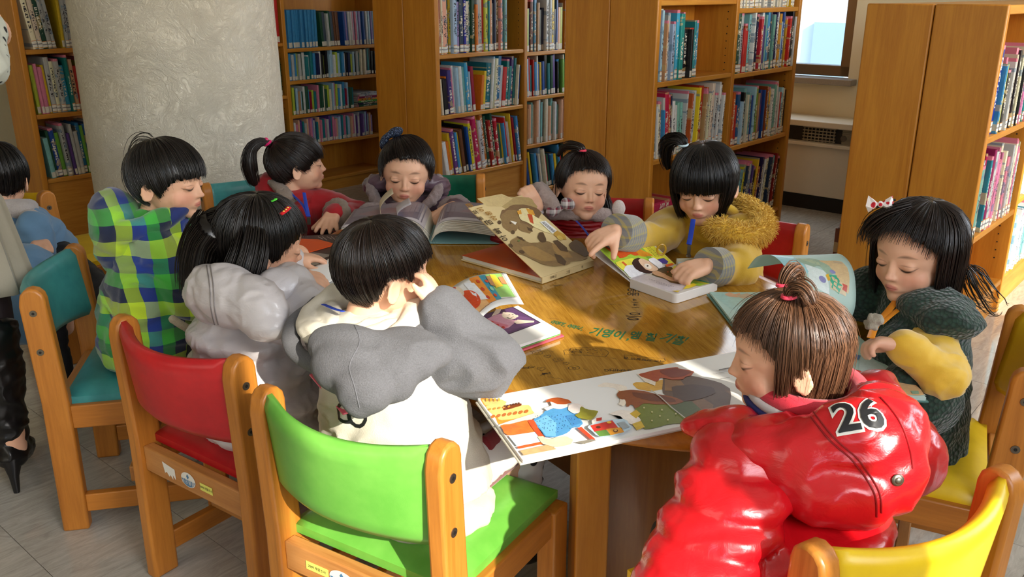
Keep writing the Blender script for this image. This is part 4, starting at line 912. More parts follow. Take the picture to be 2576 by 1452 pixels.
bears = [('#b39a66', [(1262, 497), (1330, 497), (1352, 520), (1330, 540), (1290, 535), (1262, 520)]), ('#cfb781', [(1200, 500), (1262, 488), (1290, 500), (1262, 520), (1225, 520)]),
 (br1, [(1262, 530), (1275, 525), (1290, 516), (1318, 515), (1345, 522), (1362, 535), (1352, 556), (1340, 575), (1315, 583), (1290, 570), (1270, 562), (1258, 548)]),
 (br4, [(1260, 545), (1275, 530), (1300, 530), (1308, 555), (1300, 580), (1285, 585), (1265, 572)]), (br4, [(1300, 560), (1325, 565), (1340, 580), (1333, 588), (1310, 582)]), E(br2, 1256, 560, 5), E(br2, 1290, 585, 5), (br2, [(1325, 572), (1338, 576), (1340, 584), (1328, 580)]),
 ('#efe9db', [(1282, 556), (1300, 560), (1296, 567)]), E(br2, 1284, 562, 3, 2, 30),
 ('#e9dba4', [(1305, 528), (1330, 525), (1345, 545), (1372, 560), (1395, 575), (1392, 590), (1372, 585), (1345, 573), (1325, 560), (1308, 552)]), ('#c7512a', [(1326, 540), (1338, 540), (1342, 565), (1333, 560)]), ('#dfa23b', [(1322, 525), (1340, 530), (1346, 543), (1330, 540)]),
 ('#dfa23b', [(1300, 532), (1310, 530), (1312, 540), (1303, 541)]), ('#c4993f', [(1398, 580), (1420, 592), (1425, 605), (1405, 602), (1392, 592)]), E('#d5b75d', 1408, 600, 8, 5, 30),
 (br4, [(1284, 608), (1300, 598), (1318, 604), (1330, 612), (1352, 612), (1375, 608), (1400, 618), (1430, 632), (1458, 640), (1478, 650), (1462, 657), (1437, 660), (1425, 668), (1395, 672), (1365, 667), (1340, 655), (1320, 645), (1300, 638), (1286, 625)]),
 (br3, [(1310, 625), (1340, 620), (1380, 640), (1400, 655), (1370, 660), (1335, 648)]), ('#a88450', [(1386, 612), (1425, 630), (1440, 650), (1410, 650), (1392, 632)]),
 (br2, [(1355, 588), (1365, 586), (1372, 600), (1373, 610), (1362, 612), (1352, 600)]), (br2, [(1393, 640), (1410, 645), (1424, 660), (1420, 670), (1402, 662)]), (br2, [(1445, 605), (1462, 612), (1482, 640), (1470, 648), (1440, 632), (1430, 618)]), (br2, [(1390, 608), (1402, 606), (1425, 625), (1428, 636), (1408, 632)]),
 E(br2, 1284, 620, 6, 4, 40), E(br2, 1312, 636, 7, 4, 20), E('#6b7440', 1304, 608, 3), (br2, [(1297, 596), (1312, 600), (1320, 610), (1306, 603)]),
 ('#efefec', [(1357, 561), (1371, 558), (1400, 583), (1388, 590)])] + [L('#22222a', [(1362 + k * 2.6, 563.5 + k * 2.3), (1369 + k * 2.6, 561.5 + k * 2.3)], 1.3) for k in range(11)]
art('cover_print', f, bears, bk)
def ttxt(txt, pts, size, mat, squash=1.0):
    # letters one by one, reading from the spine to the fore-edge, tops towards the left edge
    ex = up; ey = -d
    for ch_, (x, y) in zip(txt, pts):
        P = f(x, y, .0045); M = Matrix((ex, ey, nU)).transposed().to_4x4(); M.translation = P
        text_mesh(ch_, size, M, 'lettering', mat, bk, bold=.0004)
M_TBR = plain('title_brown', '#3a2a18', 0.5); M_TAM = plain('title_amber', '#9a6a1c', 0.5)
ttxt('아빠곰', [(1268, 602), (1252, 584), (1229, 563)], .024, M_TBR); ttxt('야옹이곰', [(1243, 552), (1229, 540), (1210, 530), (1180, 520)], .020, M_TAM)
ttxt('울보', [(1207, 553), (1195, 537)], .018, M_TBR)
sp_ = Matrix((-p, ZX, d)); 
for k, t in enumerate(['아빠곰', '그림', '책']):
    M = Matrix((d, ZX, -p)).transposed().to_4x4(); M.translation = S1.lerp(S2, 0.2 + 0.28 * k) - p * .0036 - ZX * .006; text_mesh(t, .009, M, 'lettering', M_TBR, bk)
# --- board book
bb = thing('board_book', 'square cardboard book with bright cartoon pages open under the child in yellow', 'book', Matrix.Translation(Pz(1600, 700, TABLEZ)))
M_BOARD = plain('board_white', '#dcd6cf', 0.4)
T1 = 0.572; c1, c2, c3, c4 = Pz(1585, 702, T1), Pz(1700, 742, T1), Pz(1810, 708, T1), Pz(1697, 664, T1)
# rounded block
def rquad(q, r, n=4):
    out = []
    for i in range(4):
        a, b_, c_ = q[i - 1], q[i], q[(i + 1) % 4]; da = (a - b_).normalized() * r; dc = (c_ - b_).normalized() * r
        if i in (0, 3): out.append(b_); continue
        for k in range(n + 1): t = k / n; out.append((b_ + da) * (1 - t) ** 2 + b_ * 2 * t * (1 - t) + (b_ + dc) * t * t)
    return out
def rslab(name, q, t, mat, parent, r, nn=ZX, bevel=0.0008):
    o = rquad(q, r); k = len(o); mb = MB().add([*o, *[x - nn * t for x in o]], [tuple(range(k)), tuple(range(2 * k - 1, k - 1, -1))] + [(i, k + i, k + (i + 1) % k, (i + 1) % k) for i in range(k)])
    return build(name, mb, mat, parent, bevel=bevel)
rslab('page_block', [c1, c2, c3, c4], .0215, M_BOARD, bb, .012)
dd = (c4 - c1).normalized(); pp = V(-dd.y, dd.x, 0); best = None
for a_ in range(5, 70):
    r_ = math.radians(a_)
    for ln_ in (.13, .135, .14, .145, .15, .155, .16):
        q = c1 + (pp * math.cos(r_) + ZX * math.sin(r_)) * ln_; Zq = q.y * C_ - (q.z - CAMZ) * S_; X = 1288 + FPX * q.x / Zq; Y = 726 - FPX * (q.y * S_ + (q.z - CAMZ) * C_) / Zq
        e = (X - 1495) ** 2 + (Y - 612) ** 2
        if best is None or e < best[0]: best = (e, r_, ln_)
r_, ln_ = best[1], best[2]; u1 = pp * math.cos(r_) + ZX * math.sin(r_); n1 = ZX * math.cos(r_) - pp * math.sin(r_)
rslab('raised_page', [c1 + ZX * .001, c4 + ZX * .001, c4 + ZX * .001 + u1 * ln_, c1 + ZX * .001 + u1 * ln_][0:1] + [c1 + ZX * .001 + u1 * ln_, c4 + ZX * .001 + u1 * ln_, c4 + ZX * .001], .0022, M_BOARD, bb, .010, n1)
r2 = r_ * 0.72; u2 = pp * math.cos(r2) + ZX * math.sin(r2); n2 = ZX * math.cos(r2) - pp * math.sin(r2)
rslab('lower_page', [c1 - ZX * .006, c1 - ZX * .006 + u2 * ln_, c4 - ZX * .006 + u2 * ln_, c4 - ZX * .006], .0022, M_BOARD, bb, .010, n2)
fr_, fl_ = planefn(c1, ZX), planefn(c1 + ZX * .001, n1)
GRN, YEL, ORG = '#a9cc3f', '#e4dd45', '#e0952b'
art('left_print', fl_, [(GRN, [(1497, 615), (1502, 608), (1580, 597), (1590, 605), (1640, 650), (1600, 675), (1586, 700), (1560, 676), (1520, 640)]),
  (YEL, [(1586, 595), (1600, 591), (1612, 593), (1697, 664), (1660, 662), (1635, 655), (1610, 625)]), ('#8fbf4a', [(1578, 596), (1588, 595), (1640, 648), (1630, 652)]), (ORG, [(1562, 599), (1577, 597), (1612, 628), (1642, 643), (1622, 646), (1600, 640)]),
  ('#dd5a24', [(1515, 610), (1562, 600), (1606, 640), (1597, 644), (1580, 638), (1576, 646), (1560, 650), (1548, 640), (1530, 630)]), E('#c9c3ea', 1582, 614, 7, 4, 10), E('#f1dfe6', 1566, 616, 6, 5), E('#8fbf4a', 1567, 617, 2), E('#f0c94a', 1536, 622, 1.6), E('#f0c94a', 1547, 620, 1.6), E('#f0c94a', 1547, 632, 1.6), E('#f0c94a', 1558, 629, 1.6),
  ('#e9e14a', [(1548, 662), (1590, 650), (1600, 662), (1592, 668), (1572, 672), (1569, 682)]), ('#d9622a', [(1562, 661), (1567, 659), (1577, 668), (1573, 671)]), ('#e9e9ee', [(1573, 671), (1592, 668), (1615, 682), (1616, 690), (1586, 700), (1569, 683)]),
  ('#3a2320', [(1589, 665), (1592, 656), (1604, 650), (1614, 654), (1624, 668), (1634, 680), (1645, 688), (1633, 690), (1612, 686), (1598, 678)]), ('#e8c3a3', [(1605, 657), (1612, 652), (1630, 658), (1652, 675), (1655, 682), (1640, 684), (1624, 680), (1612, 668)]),
  E('#f2d9c0', 1629, 672, 10.5, 6.5, 25), E('#f5ead9', 1629, 672, 9.3, 5.6, 25), E('#3a2320', 1628, 671, 2.4, 2), ('#eeeef2', [(1630, 656), (1642, 650), (1662, 662), (1666, 670), (1658, 678), (1645, 668)]), ('#4a3f8f', [(1653, 655), (1668, 651), (1680, 660), (1676, 666), (1664, 664)]), ('#d9622a', [(1672, 668), (1690, 664), (1694, 668), (1676, 674)])] +
  [L('#6b7a2a', [(1612 + k * 4.2, 602 + k * 4.4), (1614.5 + k * 4.2, 604.5 + k * 4.4)], 1.1) for k in range(11)] + [L('#6b7a2a', [(1606 + k * 4.2, 607 + k * 4.4), (1608.5 + k * 4.2, 609.5 + k * 4.4)], 1.1) for k in range(10)], bb)
art('right_print', fr_, [('#d8cfd6', [(1588, 702), (1616, 690), (1660, 700), (1740, 720), (1712, 733), (1700, 737), (1690, 735)]), ('#e4dd45', [(1697, 668), (1760, 690), (1722, 700), (1680, 690)]), ('#a9cc3f', [(1722, 700), (1760, 706), (1775, 716), (1760, 720), (1730, 716)]), (YEL, [(1740, 707), (1772, 708), (1790, 712), (1776, 716)]),
  ('#2f9f86', [(1750, 706), (1790, 702), (1806, 708), (1788, 714)]), ('#7fc6c0', [(1757, 704), (1763, 703.5), (1796, 712.5), (1790, 714)]), ('#5a4220', [(1645, 685), (1658, 676), (1690, 676), (1700, 690), (1712, 702), (1738, 714), (1712, 716), (1688, 712), (1670, 702), (1640, 692)]), ('#3f2f1d', [(1657, 678), (1668, 672), (1690, 673), (1698, 688), (1680, 690)]),
  ('#e8b48c', [(1640, 686), (1652, 682), (1672, 690), (1682, 696), (1705, 704), (1726, 706), (1730, 712), (1718, 714), (1700, 710), (1682, 706), (1664, 698), (1648, 693)]), ('#efb79a', [(1690, 694), (1712, 696), (1728, 704), (1728, 711), (1712, 712), (1696, 706)]), E('#f0d0b8', 1697, 699, 5, 3), E('#3a2320', 1696, 699, 1.8), E('#c23a24', 1704, 697, 3, 2), E('#c23a24', 1680, 686, 2.5, 1.5), ('#dcd8e4', [(1713, 697), (1738, 702), (1730, 706), (1718, 703)]),
  ('#e6cf2f', [(1718, 730), (1728, 718), (1745, 715), (1754, 719), (1738, 726)]), ('#e4c94a', [(1690, 734), (1712, 733), (1705, 737)])] + [L('#8c8490', [(1632 + k * 6, 704 + k * 2.0), (1636 + k * 6, 705.4 + k * 2.0)], 1.0) for k in range(11)] + [L('#8c8490', [(1650 + k * 6, 714 + k * 2.0), (1654 + k * 6, 715.4 + k * 2.0)], 1.0) for k in range(6)], bb)
# --- long picture book in front of the child in the red puffer
fb = thing('picture_book', 'large open picture book with a cake and long-haired figures, jutting over the near table edge', 'book', Matrix.Translation(Pz(1600, 1000, TABLEZ)))
T2 = 0.563; q0, q1 = Pz(1202, 1003, T2), Pz(1315, 1158, T2); q3, q2 = Pz(1572, 942, T2), Pz(1735, 1068, T2)
e_ = (q2 - q1).normalized(); q2 = q1 + e_ * 0.275; q3 = q0 + e_ * 0.275; q4 = q3 + e_ * 0.26; q5 = q2 + e_ * 0.26
slab('cover', [q0 - e_ * .004 - ZX * .0052, q1 - e_ * .004 - ZX * .0052, q5 - ZX * .0052, q4 - ZX * .0052], .003, plain('cover_grey', '#c9c2b4', 0.4, var=0.4, scale=20), fb, bevel=.0006)
slab('left_pages', [q0, q1, q2, q3], .0055, M_PAGE, fb); slab('right_pages', [q3 + ZX * .0, q2, q5, q4], .0055, M_PAGE, fb)
fp = planefn(q0, ZX); SK, OUT = '#ecdcc8', '#6a4a3a'
cake = [('#d98f2b', [(1208, 1004), (1240, 1003), (1248, 1018), (1275, 1022), (1282, 1030), (1330, 1020), (1345, 1040), (1350, 1050), (1300, 1058), (1258, 1071), (1236, 1040)]), ('#e9c075', [(1212, 1006), (1262, 1006), (1275, 1012), (1270, 1018), (1220, 1020)]), ('#efc678', [(1222, 1022), (1270, 1017), (1285, 1024), (1330, 1020), (1343, 1038), (1336, 1048), (1262, 1058), (1240, 1044)]), ('#7a3a18', [(1265, 1027), (1280, 1020), (1310, 1016), (1312, 1021), (1290, 1028), (1268, 1033)])]
cake += [E('#b5672a', 1240 + k * 14, 1049 - k * 2.0, 3.6, 6, 60) for k in range(7)] + [E('#c98838', 1232 + k * 12, 1032 - k * 1.6, 2.4, 4, 60) for k in range(5)] + [E('#5a2a14', 1270 + k * 7, 1025 - k * 1.4, 2.6, 2) for k in range(6)] + [E('#e2a03c', 1225 + k * 10, 1010, 3, 4) for k in range(4)]
fshape = cake + [('#d9d4c4', [(1256, 1073), (1345, 1044), (1372, 1042), (1362, 1054), (1300, 1066), (1260, 1078)]), ('#e0702c', [(1258, 1076), (1300, 1068), (1335, 1062), (1350, 1085), (1352, 1092), (1278, 1100)]), ('#cfe2ee', [(1279, 1102), (1352, 1091), (1362, 1118), (1300, 1128)]), ('#cf5c2a', [(1300, 1130), (1364, 1116), (1370, 1122), (1305, 1135)]), ('#c8a878', [(1308, 1140), (1380, 1124), (1400, 1136), (1318, 1152)]),
 ('#4f93c4', [(1340, 1064), (1366, 1046), (1380, 1036), (1440, 1028), (1450, 1046), (1466, 1070), (1458, 1080), (1440, 1082), (1425, 1096), (1395, 1106), (1372, 1104), (1358, 1086)]), ('#6fb0d9', [(1345, 1066), (1375, 1050), (1400, 1070), (1398, 1104), (1374, 1103)]), ('#3f7fb4', [(1420, 1052), (1448, 1048), (1463, 1070), (1440, 1078)]),
 ('#cf4f2a', [(1328, 1066), (1342, 1062), (1362, 1096), (1372, 1110), (1364, 1114), (1350, 1098)]), ('#c9492a', [(1452, 1084), (1462, 1080), (1498, 1112), (1490, 1116)]), ('#e3cfae', [(1352, 1106), (1366, 1104), (1380, 1112), (1420, 1104), (1440, 1112), (1436, 1124), (1400, 1132), (1366, 1124)]), ('#8a8578', [(1446, 1120), (1490, 1112), (1500, 1115), (1470, 1124)]),
 ('#f0e4da', [(1368, 1034), (1388, 1027), (1396, 1032), (1376, 1040)]), ('#efe2d6', [(1384, 1018), (1395, 1014), (1425, 1018), (1428, 1030), (1412, 1036), (1392, 1034)]), ('#b0501e', [(1372, 1018), (1380, 1011), (1402, 1007), (1428, 1012), (1438, 1020), (1424, 1024), (1402, 1024), (1386, 1018)]), ('#e8dcd4', [(1430, 1028), (1445, 1022), (1468, 1028), (1462, 1046), (1444, 1048), (1430, 1040)]),
 ('#8f8a2c', [(1462, 1030), (1480, 1038), (1504, 1042), (1500, 1052), (1486, 1064), (1458, 1060), (1446, 1052), (1458, 1044)]), ('#efe8de', [(1488, 1066), (1504, 1056), (1512, 1062), (1500, 1074), (1490, 1075)]), ('#c23a2a', [(1500, 1060), (1514, 1058), (1513, 1066), (1500, 1068)]),
 ('#b8d0dc', [(1478, 1084), (1500, 1070), (1568, 1062), (1590, 1084), (1560, 1100), (1510, 1108)]), ('#c8352a', [(1484, 1079), (1540, 1066), (1556, 1086), (1496, 1096)]), ('#5f8a3c', [(1496, 1094), (1524, 1090), (1536, 1104), (1508, 1107)]), ('#d8922c', [(1524, 1088), (1562, 1084), (1570, 1096), (1536, 1104)]), E('#5a2a1a', 1505, 1084, 6, 3), E('#6a3a1a', 1548, 1093, 6, 4), E('#e8c070', 1548, 1092, 3.5, 2.4), E('#e8b03c', 1532, 1072, 6, 3), ('#9aa4a8', [(1552, 1074), (1570, 1070), (1584, 1084), (1566, 1090)])]
fshape += [E('#1f3f78', 1352 + (k * 17) % 100, 1056 + ((k * 29) % 46), 1.2) for k in range(34) if 1056 + ((k * 29) % 46) < 1104 - abs(1400 - 1352 - (k * 17) % 100) * 0.35]
art('left_print', fp, fshape, fb)
rshape = [('#eee3d3', [(1504, 970), (1522, 963), (1550, 966), (1574, 972), (1578, 982), (1556, 990), (1548, 978), (1530, 974), (1508, 974)]), ('#d8a63f', [(1592, 968), (1600, 962), (1640, 962), (1680, 955), (1690, 975), (1640, 985), (1606, 980)]), ('#c9812f', [(1555, 983), (1562, 985), (1560, 988)]),
 ('#5f4634', [(1668, 950), (1690, 942), (1735, 946), (1780, 955), (1836, 978), (1836, 1042), (1810, 1046), (1790, 1030), (1750, 1020), (1716, 1022), (1700, 1010), (1668, 990)]), ('#8a6236', [(1672, 955), (1712, 958), (1722, 970), (1700, 985), (1672, 984)]), ('#7d5a38', [(1714, 1018), (1770, 1004), (1795, 1020), (1790, 1042), (1760, 1040)]), ('#4a3020', [(1690, 975), (1740, 968), (1790, 975), (1800, 990), (1760, 1005), (1700, 1010)]),
 ('#ece0cc', [(1602, 942), (1620, 940), (1650, 960), (1648, 972), (1622, 962)]), ('#a8481c', [(1606, 944), (1640, 934), (1700, 925), (1716, 930), (1745, 936), (1740, 946), (1724, 950), (1716, 956), (1690, 957), (1662, 952), (1650, 962), (1630, 955)]), ('#7d2f14', [(1660, 934), (1700, 927), (1716, 932), (1740, 938), (1720, 948), (1690, 952), (1670, 944)]),
 ('#6f7a2e', [(1598, 1022), (1620, 1012), (1650, 1018), (1690, 1010), (1740, 1050), (1730, 1066), (1680, 1070), (1650, 1078), (1622, 1082), (1612, 1066), (1600, 1044)]), ('#4f5c34', [(1680, 1012), (1740, 1012), (1776, 1044), (1738, 1058), (1700, 1040)]),
 ('#ece0cc', [(1554, 990), (1566, 996), (1578, 1010), (1570, 1024), (1556, 1020), (1560, 1008)]), ('#8a4a22', [(1552, 998), (1556, 988), (1585, 983), (1620, 986), (1652, 994), (1690, 1000), (1720, 1012), (1700, 1020), (1650, 1020), (1618, 1018), (1598, 1030), (1588, 1020), (1576, 1026), (1572, 1008), (1560, 1006)]), ('#6a351c', [(1590, 990), (1640, 994), (1690, 1004), (1700, 1014), (1640, 1012), (1600, 1002)]),
 ('#ece2d6', [(1534, 1044), (1560, 1034), (1592, 1038), (1600, 1048), (1612, 1060), (1596, 1072), (1570, 1064), (1560, 1050)]), ('#c9a42f', [(1584, 1044), (1600, 1034), (1612, 1044), (1600, 1056)]), ('#cfae3a', [(1590, 1070), (1612, 1062), (1622, 1078), (1602, 1086)]), E('#c9c08a', 1640, 1040, 2), E('#c9c08a', 1660, 1050, 2), E('#c9c08a', 1680, 1060, 2), E('#c9c08a', 1640, 1062, 2), E('#c9c08a', 1665, 1035, 2), E('#c9c08a', 1700, 1045, 2), E('#c9c08a', 1620, 1030, 2),
 L('#b9b2a4', [(1636, 985), (1660, 1002), (1690, 1030), (1732, 1063)], 2.2), L('#5a5148', [(1808, 935), (1836, 930)], 3), L('#8d8880', [(1800, 944), (1836, 938)], 1.2), L('#8d8880', [(1812, 958), (1836, 954)], 1.2)]
art('right_print', fp, rshape, fb)
# --- grey-hooded child's book with a turning page
gb = thing('picture_book', 'picture book with a purple page and a curling page by the grey-hooded child', 'book', Matrix.Translation(Pz(1250, 850, TABLEZ)))
T3 = 0.564; g0, g1, g2 = Pz(1303, 769, T3), Pz(1410, 832, T3), Pz(1200, 905, T3); gd = (g2 - g1).normalized(); gl = (g0 - g1)
Gn = g1 + gd * .262; Gf = Gn + gl
slab('cover', [g1 + ZX * -.010 - gd * .006 - gl.normalized() * .006, g0 - ZX * .010 - gd * .006 + gl.normalized() * .004, Gf - ZX * .010 + gd * .24 + gl.normalized() * .004, Gn - ZX * .010 + gd * .24 - gl.normalized() * .006], .003, plain('cover_pink', '#d9566a', 0.35), gb, bevel=.0008)
slab('endpaper', [g1 - ZX * .0075 + gd * .0, g0 - ZX * .0075, Gf - ZX * .0075, Gn - ZX * .0075], .0015, plain('endpaper_green', '#6fae58', 0.5), gb)
slab('right_pages', [g1, g0, Gf, Gn], .006, M_PAGE, gb); slab('left_pages', [Gn, Gf, Gf + gd * .235, Gn + gd * .235], .006, M_PAGE, gb)
gp = planefn(g0, ZX)
art('right_print', gp, [('#3a3040', [(1190, 797), (1290, 772), (1361, 812), (1210, 868), (1190, 862)]), ('#5c3f6c', [(1191, 799), (1289, 774), (1357, 812), (1210, 865), (1191, 860)]), ('#6d4a78', [(1280, 790), (1330, 800), (1345, 812), (1280, 835), (1250, 830)]), ('#e9dac6', [(1196, 812), (1218, 806), (1236, 818), (1240, 830), (1222, 842), (1215, 855), (1212, 862), (1200, 856)]), ('#e9dac6', [(1226, 836), (1245, 826), (1265, 828), (1262, 832), (1240, 836)]), ('#d9a3b8', [(1212, 808), (1232, 800), (1262, 790), (1290, 806), (1300, 808), (1282, 824), (1270, 828), (1240, 824)]), ('#d47f93', [(1210, 810), (1226, 804), (1280, 820), (1270, 829), (1240, 826)]),
  E('#e9dac6', 1281, 796, 19, 9, 8), E('#e9dac6', 1268, 789, 4, 3), E('#e9dac6', 1300, 797, 4, 3), ('#e9dac6', [(1236, 798), (1248, 780), (1262, 778), (1256, 790)]), ('#e9dac6', [(1292, 812), (1302, 806), (1344, 809), (1343, 813), (1300, 817)]), L('#3a3040', [(1276, 801), (1284, 803), (1292, 798)], 1), L('#3a3040', [(1279, 795), (1283, 793)], 1), L('#3a3040', [(1288, 793), (1292, 794)], 1), E('#c0392b', 1224, 806, 4, 2.5, 10), E('#c0392b', 1238, 813, 4, 2.5, 10), E('#c0392b', 1252, 820, 4, 2.5, 10), E('#c0392b', 1266, 826, 4, 2.5, 10), E('#c0392b', 1244, 824, 4, 2.5, 10), L('#e0a83a', [(1224, 853), (1242, 853)], 2), L('#e0a83a', [(1220, 859), (1230, 864)], 2)], gb)
F1 = Pz(1318, 766, .603); F2 = Pz(1272, 686, .612); G1 = Gn + ZX * .001; G2 = Gf + ZX * .001
def hump(A, B, h):
    out = []
    for k in range(26):
        t = k / 25; q = A.lerp(B, t); q = q + ZX * (h * math.sin(PI * min(1, t * 1.0) ** 0.8) * (1 - 0.15 * t)); out.append(q)
    return out
PA, PB = hump(G1, F1, .055), hump(G2, F2, .055)
sheet('turning_page', PA, PB, 10, M_PAGE, gb)
def gsurf(u, v, lift):                             # u gutter->fore edge, v near->far
    k = min(int(u * 25), 24); t = u * 25 - k; a = PA[k].lerp(PA[k + 1], t); b = PB[k].lerp(PB[k + 1], t); q = a.lerp(b, v)
    nn = (PA[k + 1] - PA[k]).cross(PB[k] - PA[k]).normalized(); nn = nn if nn.z > 0 else -nn; return q + nn * (lift + .0003)
art('turning_print', gsurf, [('#8fc268', [(.70, .22), (.93, .22), (.93, .97), (.70, .97)]), ('#2b93ac', [(.62, .17), (.71, .17), (.73, .97), (.64, .97)]), ('#e88f2d', [(.50, .15), (.63, .16), (.65, .97), (.54, .97)]), ('#eeb97e', [(.30, .10), (.52, .12), (.52, .45), (.30, .45)]), ('#e9ecd2', [(.02, .08), (.22, .08), (.24, .9), (.02, .9)]), ('#ddd99a', [(.04, .4), (.2, .3), (.22, .85), (.04, .9)]), ('#d5e0ea', [(.22, .08), (.30, .08), (.31, .6), (.23, .7)]), ('#f0eee8', [(.12, .72), (.3, .66), (.32, .95), (.16, .97)]), ('#eef2f6', [(.44, .35), (.55, .25), (.55, .8), (.46, .9)]), E('#e04a1e', .39, .48, .10, .26), E('#ecdcc4', .36, .80, .05, .17, 0), E('#c83a24', .33, .93, .05, .06),
  E('#c83a24', .56, .3, .018, .06), E('#c83a24', .58, .55, .018, .06), E('#c83a24', .6, .8, .018, .06), E('#d4472c', .66, .3, .018, .05), E('#d4472c', .69, .75, .018, .05), E('#8fd0b0', .68, .5, .02, .07), ('#f0c93a', [(.74, .5), (.85, .55), (.84, .92), (.78, .95)]), ('#c08a5a', [(.70, .6), (.75, .55), (.77, .9), (.72, .9)]), ('#c08a5a', [(.85, .62), (.92, .6), (.92, .85), (.86, .85)]), L('#7d8890', [(.95, .2), (.95, .98)], .006), L('#8d9860', [(.93, .21), (.93, .98)], .006), L('#7d7060', [(.3, .09), (.94, .2)], .01)], gb, step=.00006, sub=.06)
# --- green-vest child's book with a large rolled page
vb = thing('picture_book', 'large pale green picture book with a tall curling page before the child in green', 'book', Matrix.Translation(Pz(2000, 850, TABLEZ)))
T4 = 0.561; a0, a1, a2, a3 = V(.445, 1.862, T4), V(.672, 1.845, T4), Pz(2330, 1000, T4), V(.462, 1.345, T4); m0 = a0.lerp(a3, .5); m1 = a1.lerp(a2, .5)
M_LG = plain('page_light_green', '#b9d5cb', 0.5); M_DG2 = plain('page_back_green', '#5f8f7c', 0.5)
slab('cover', [a0 - ZX * .006 + V(-.006, .004, 0), a1 - ZX * .006, a2 - ZX * .006 + V(.004, -.003, 0), a3 - ZX * .006], .003, plain('cover_sea_green', '#4f7f78', 0.4), vb, bevel=.0006)
slab('left_pages', [a0, a1, m1, m0], .005, M_LG, vb); slab('right_pages', [m0, m1, a2, a3], .006, M_LG, vb)
vp = planefn(a0, ZX)
art('page_print', vp, [('#a9ccc4', [(1785, 736), (1960, 735), (1980, 800), (1840, 780)]), ('#d8a98a', [(1823, 741), (1835, 736), (1850, 740), (1862, 738), (1858, 748), (1836, 747)]), ('#c9b49a', [(1850, 745), (1880, 738), (1900, 745), (1870, 752)]), ('#c8d8d2', [(2165, 885), (2330, 996), (2250, 996), (2160, 930)]), ('#d9b98a', [(2200, 940), (2235, 935), (2290, 960), (2325, 994), (2250, 992), (2205, 960)]), ('#c98f5a', [(2195, 935), (2215, 938), (2220, 952), (2200, 950)]), ('#d8a070', [(2235, 955), (2262, 968), (2258, 975), (2240, 966)]), ('#7fb09a', [(2240, 972), (2255, 972), (2256, 980), (2244, 980)]), ('#6a8fc4', [(2148, 892), (2165, 896), (2160, 906), (2148, 904)]), ('#8fb8a0', [(2290, 985), (2310, 985), (2312, 993), (2296, 993)]), ('#a8c4b4', [(2255, 945), (2275, 950), (2280, 962), (2262, 958)])], vb)
def PY(x, y, Y): r = ray(x, y); return r * (Y / r.y) + V(0, 0, CAMZ)
PL = smooth_prof([PY(1992, 800, 1.60), PY(1992, 722, 1.592), PY(1974, 672, 1.62), PY(1942, 643, 1.665), PY(1905, 646, 1.72), PY(1880, 676, 1.755)], 30)
PR = smooth_prof([PY(2110, 850, 1.575), PY(2148, 785, 1.57), PY(2152, 712, 1.59), PY(2140, 665, 1.62), PY(2112, 639, 1.665), PY(2078, 646, 1.72)], 30)
sheet('curling_page', PL, PR, 12, M_LG, vb, .0004)
def vs_(u, v, lift):                               # u left->right, v bottom->top along the profile
    k = min(int(v * 29), 28); t = v * 29 - k; a = PL[k].lerp(PL[k + 1], t); b = PR[k].lerp(PR[k + 1], t); q = a.lerp(b, u)
    nn = (b - a).cross(PL[k + 1] - PL[k]).normalized()
    if nn.dot(V(0, 0, CAMZ) - q) < 0 and v < .55: nn = -nn
    return q + nn * (lift + .0004)
art('curling_print', vs_, [('#9fd0d8', [(0, .42), (.35, .38), (.3, .62), (0, .62)]), ('#dce9e6', [(.3, .28), (.6, .25), (.6, .45), (.35, .5)]), ('#9fb7a0', [(.28, .60), (.3, .52), (.45, .48), (.55, .5), (.62, .42), (.72, .45), (.66, .58), (.5, .64)]), ('#b5c4a4', [(.35, .58), (.5, .52), (.6, .52), (.55, .6)]), ('#d9bd8f', [(.6, .60), (.7, .5), (.78, .36), (.88, .3), (.92, .42), (.9, .62)]), ('#dcc69c', [(.62, .30), (.85, .28), (.86, .36), (.64, .42)]), ('#3fae8a', [(.62, .42), (.74, .43), (.80, .35), (.74, .28), (.64, .31)]), ('#c9442f', [(.81, .37), (.88, .36), (.86, .31), (.80, .32)]), ('#e0b23a', [(.58, .41), (.63, .43), (.64, .37), (.6, .36)]), E('#8f8fc0', .52, .36, .05, .03), E('#8f8fc0', .7, .46, .04, .02), ('#c9b08f', [(.78, .58), (.9, .58), (.9, .61), (.78, .61)])] +
  [L('#5a7a78', [(.2 + .006 * k, .50 - .025 * k), (.215 + .006 * k, .49 - .025 * k)], .008) for k in range(8)], vb, step=.00005, sub=.06, label='pale blue page picture with green figure')
# --- purple child's thick book
tb = thing('picture_book', 'thick open hardback with fanned pages in front of the child in purple', 'book', Matrix.Translation(V(-.225, 2.4, TABLEZ)))
gx = -.225; y0, y1 = 2.30, 2.52
slab('cover', [V(gx - .245, y0 - .004, .5545), V(gx + .25, y0 - .014, .5545), V(gx + .25, y1 + .004, .5545), V(gx - .245, y1 + .004, .5545)], .003, plain('cover_pale_teal', '#7da9ab', 0.4), tb, bevel=.0008)
M_PG2 = plain('page_grey_violet', '#b9b0b2', 0.55)
for s in (-1, 1):
    for k in range(8):
        top = .022 + .0042 * k; ends = .003 + .0042 * k + (.004 if k > 5 else 0)
        prof = [V(gx + s * (.004 + .236 * t), 0, .556 + (top + .012) * (1 - math.exp(-t * 14)) * (1 - t) + ends * t * 1.0 + .006 * math.sin(PI * t)) for t in [i / 20 for i in range(21)]]
        sheet('page', [q + V(0, y0 + .0008 * k, 0) for q in prof], [q + V(0, y1, 0) for q in prof], 2, M_PG2 if k == 7 else M_PAGEB, tb, .0022 if k < 7 else .0006)
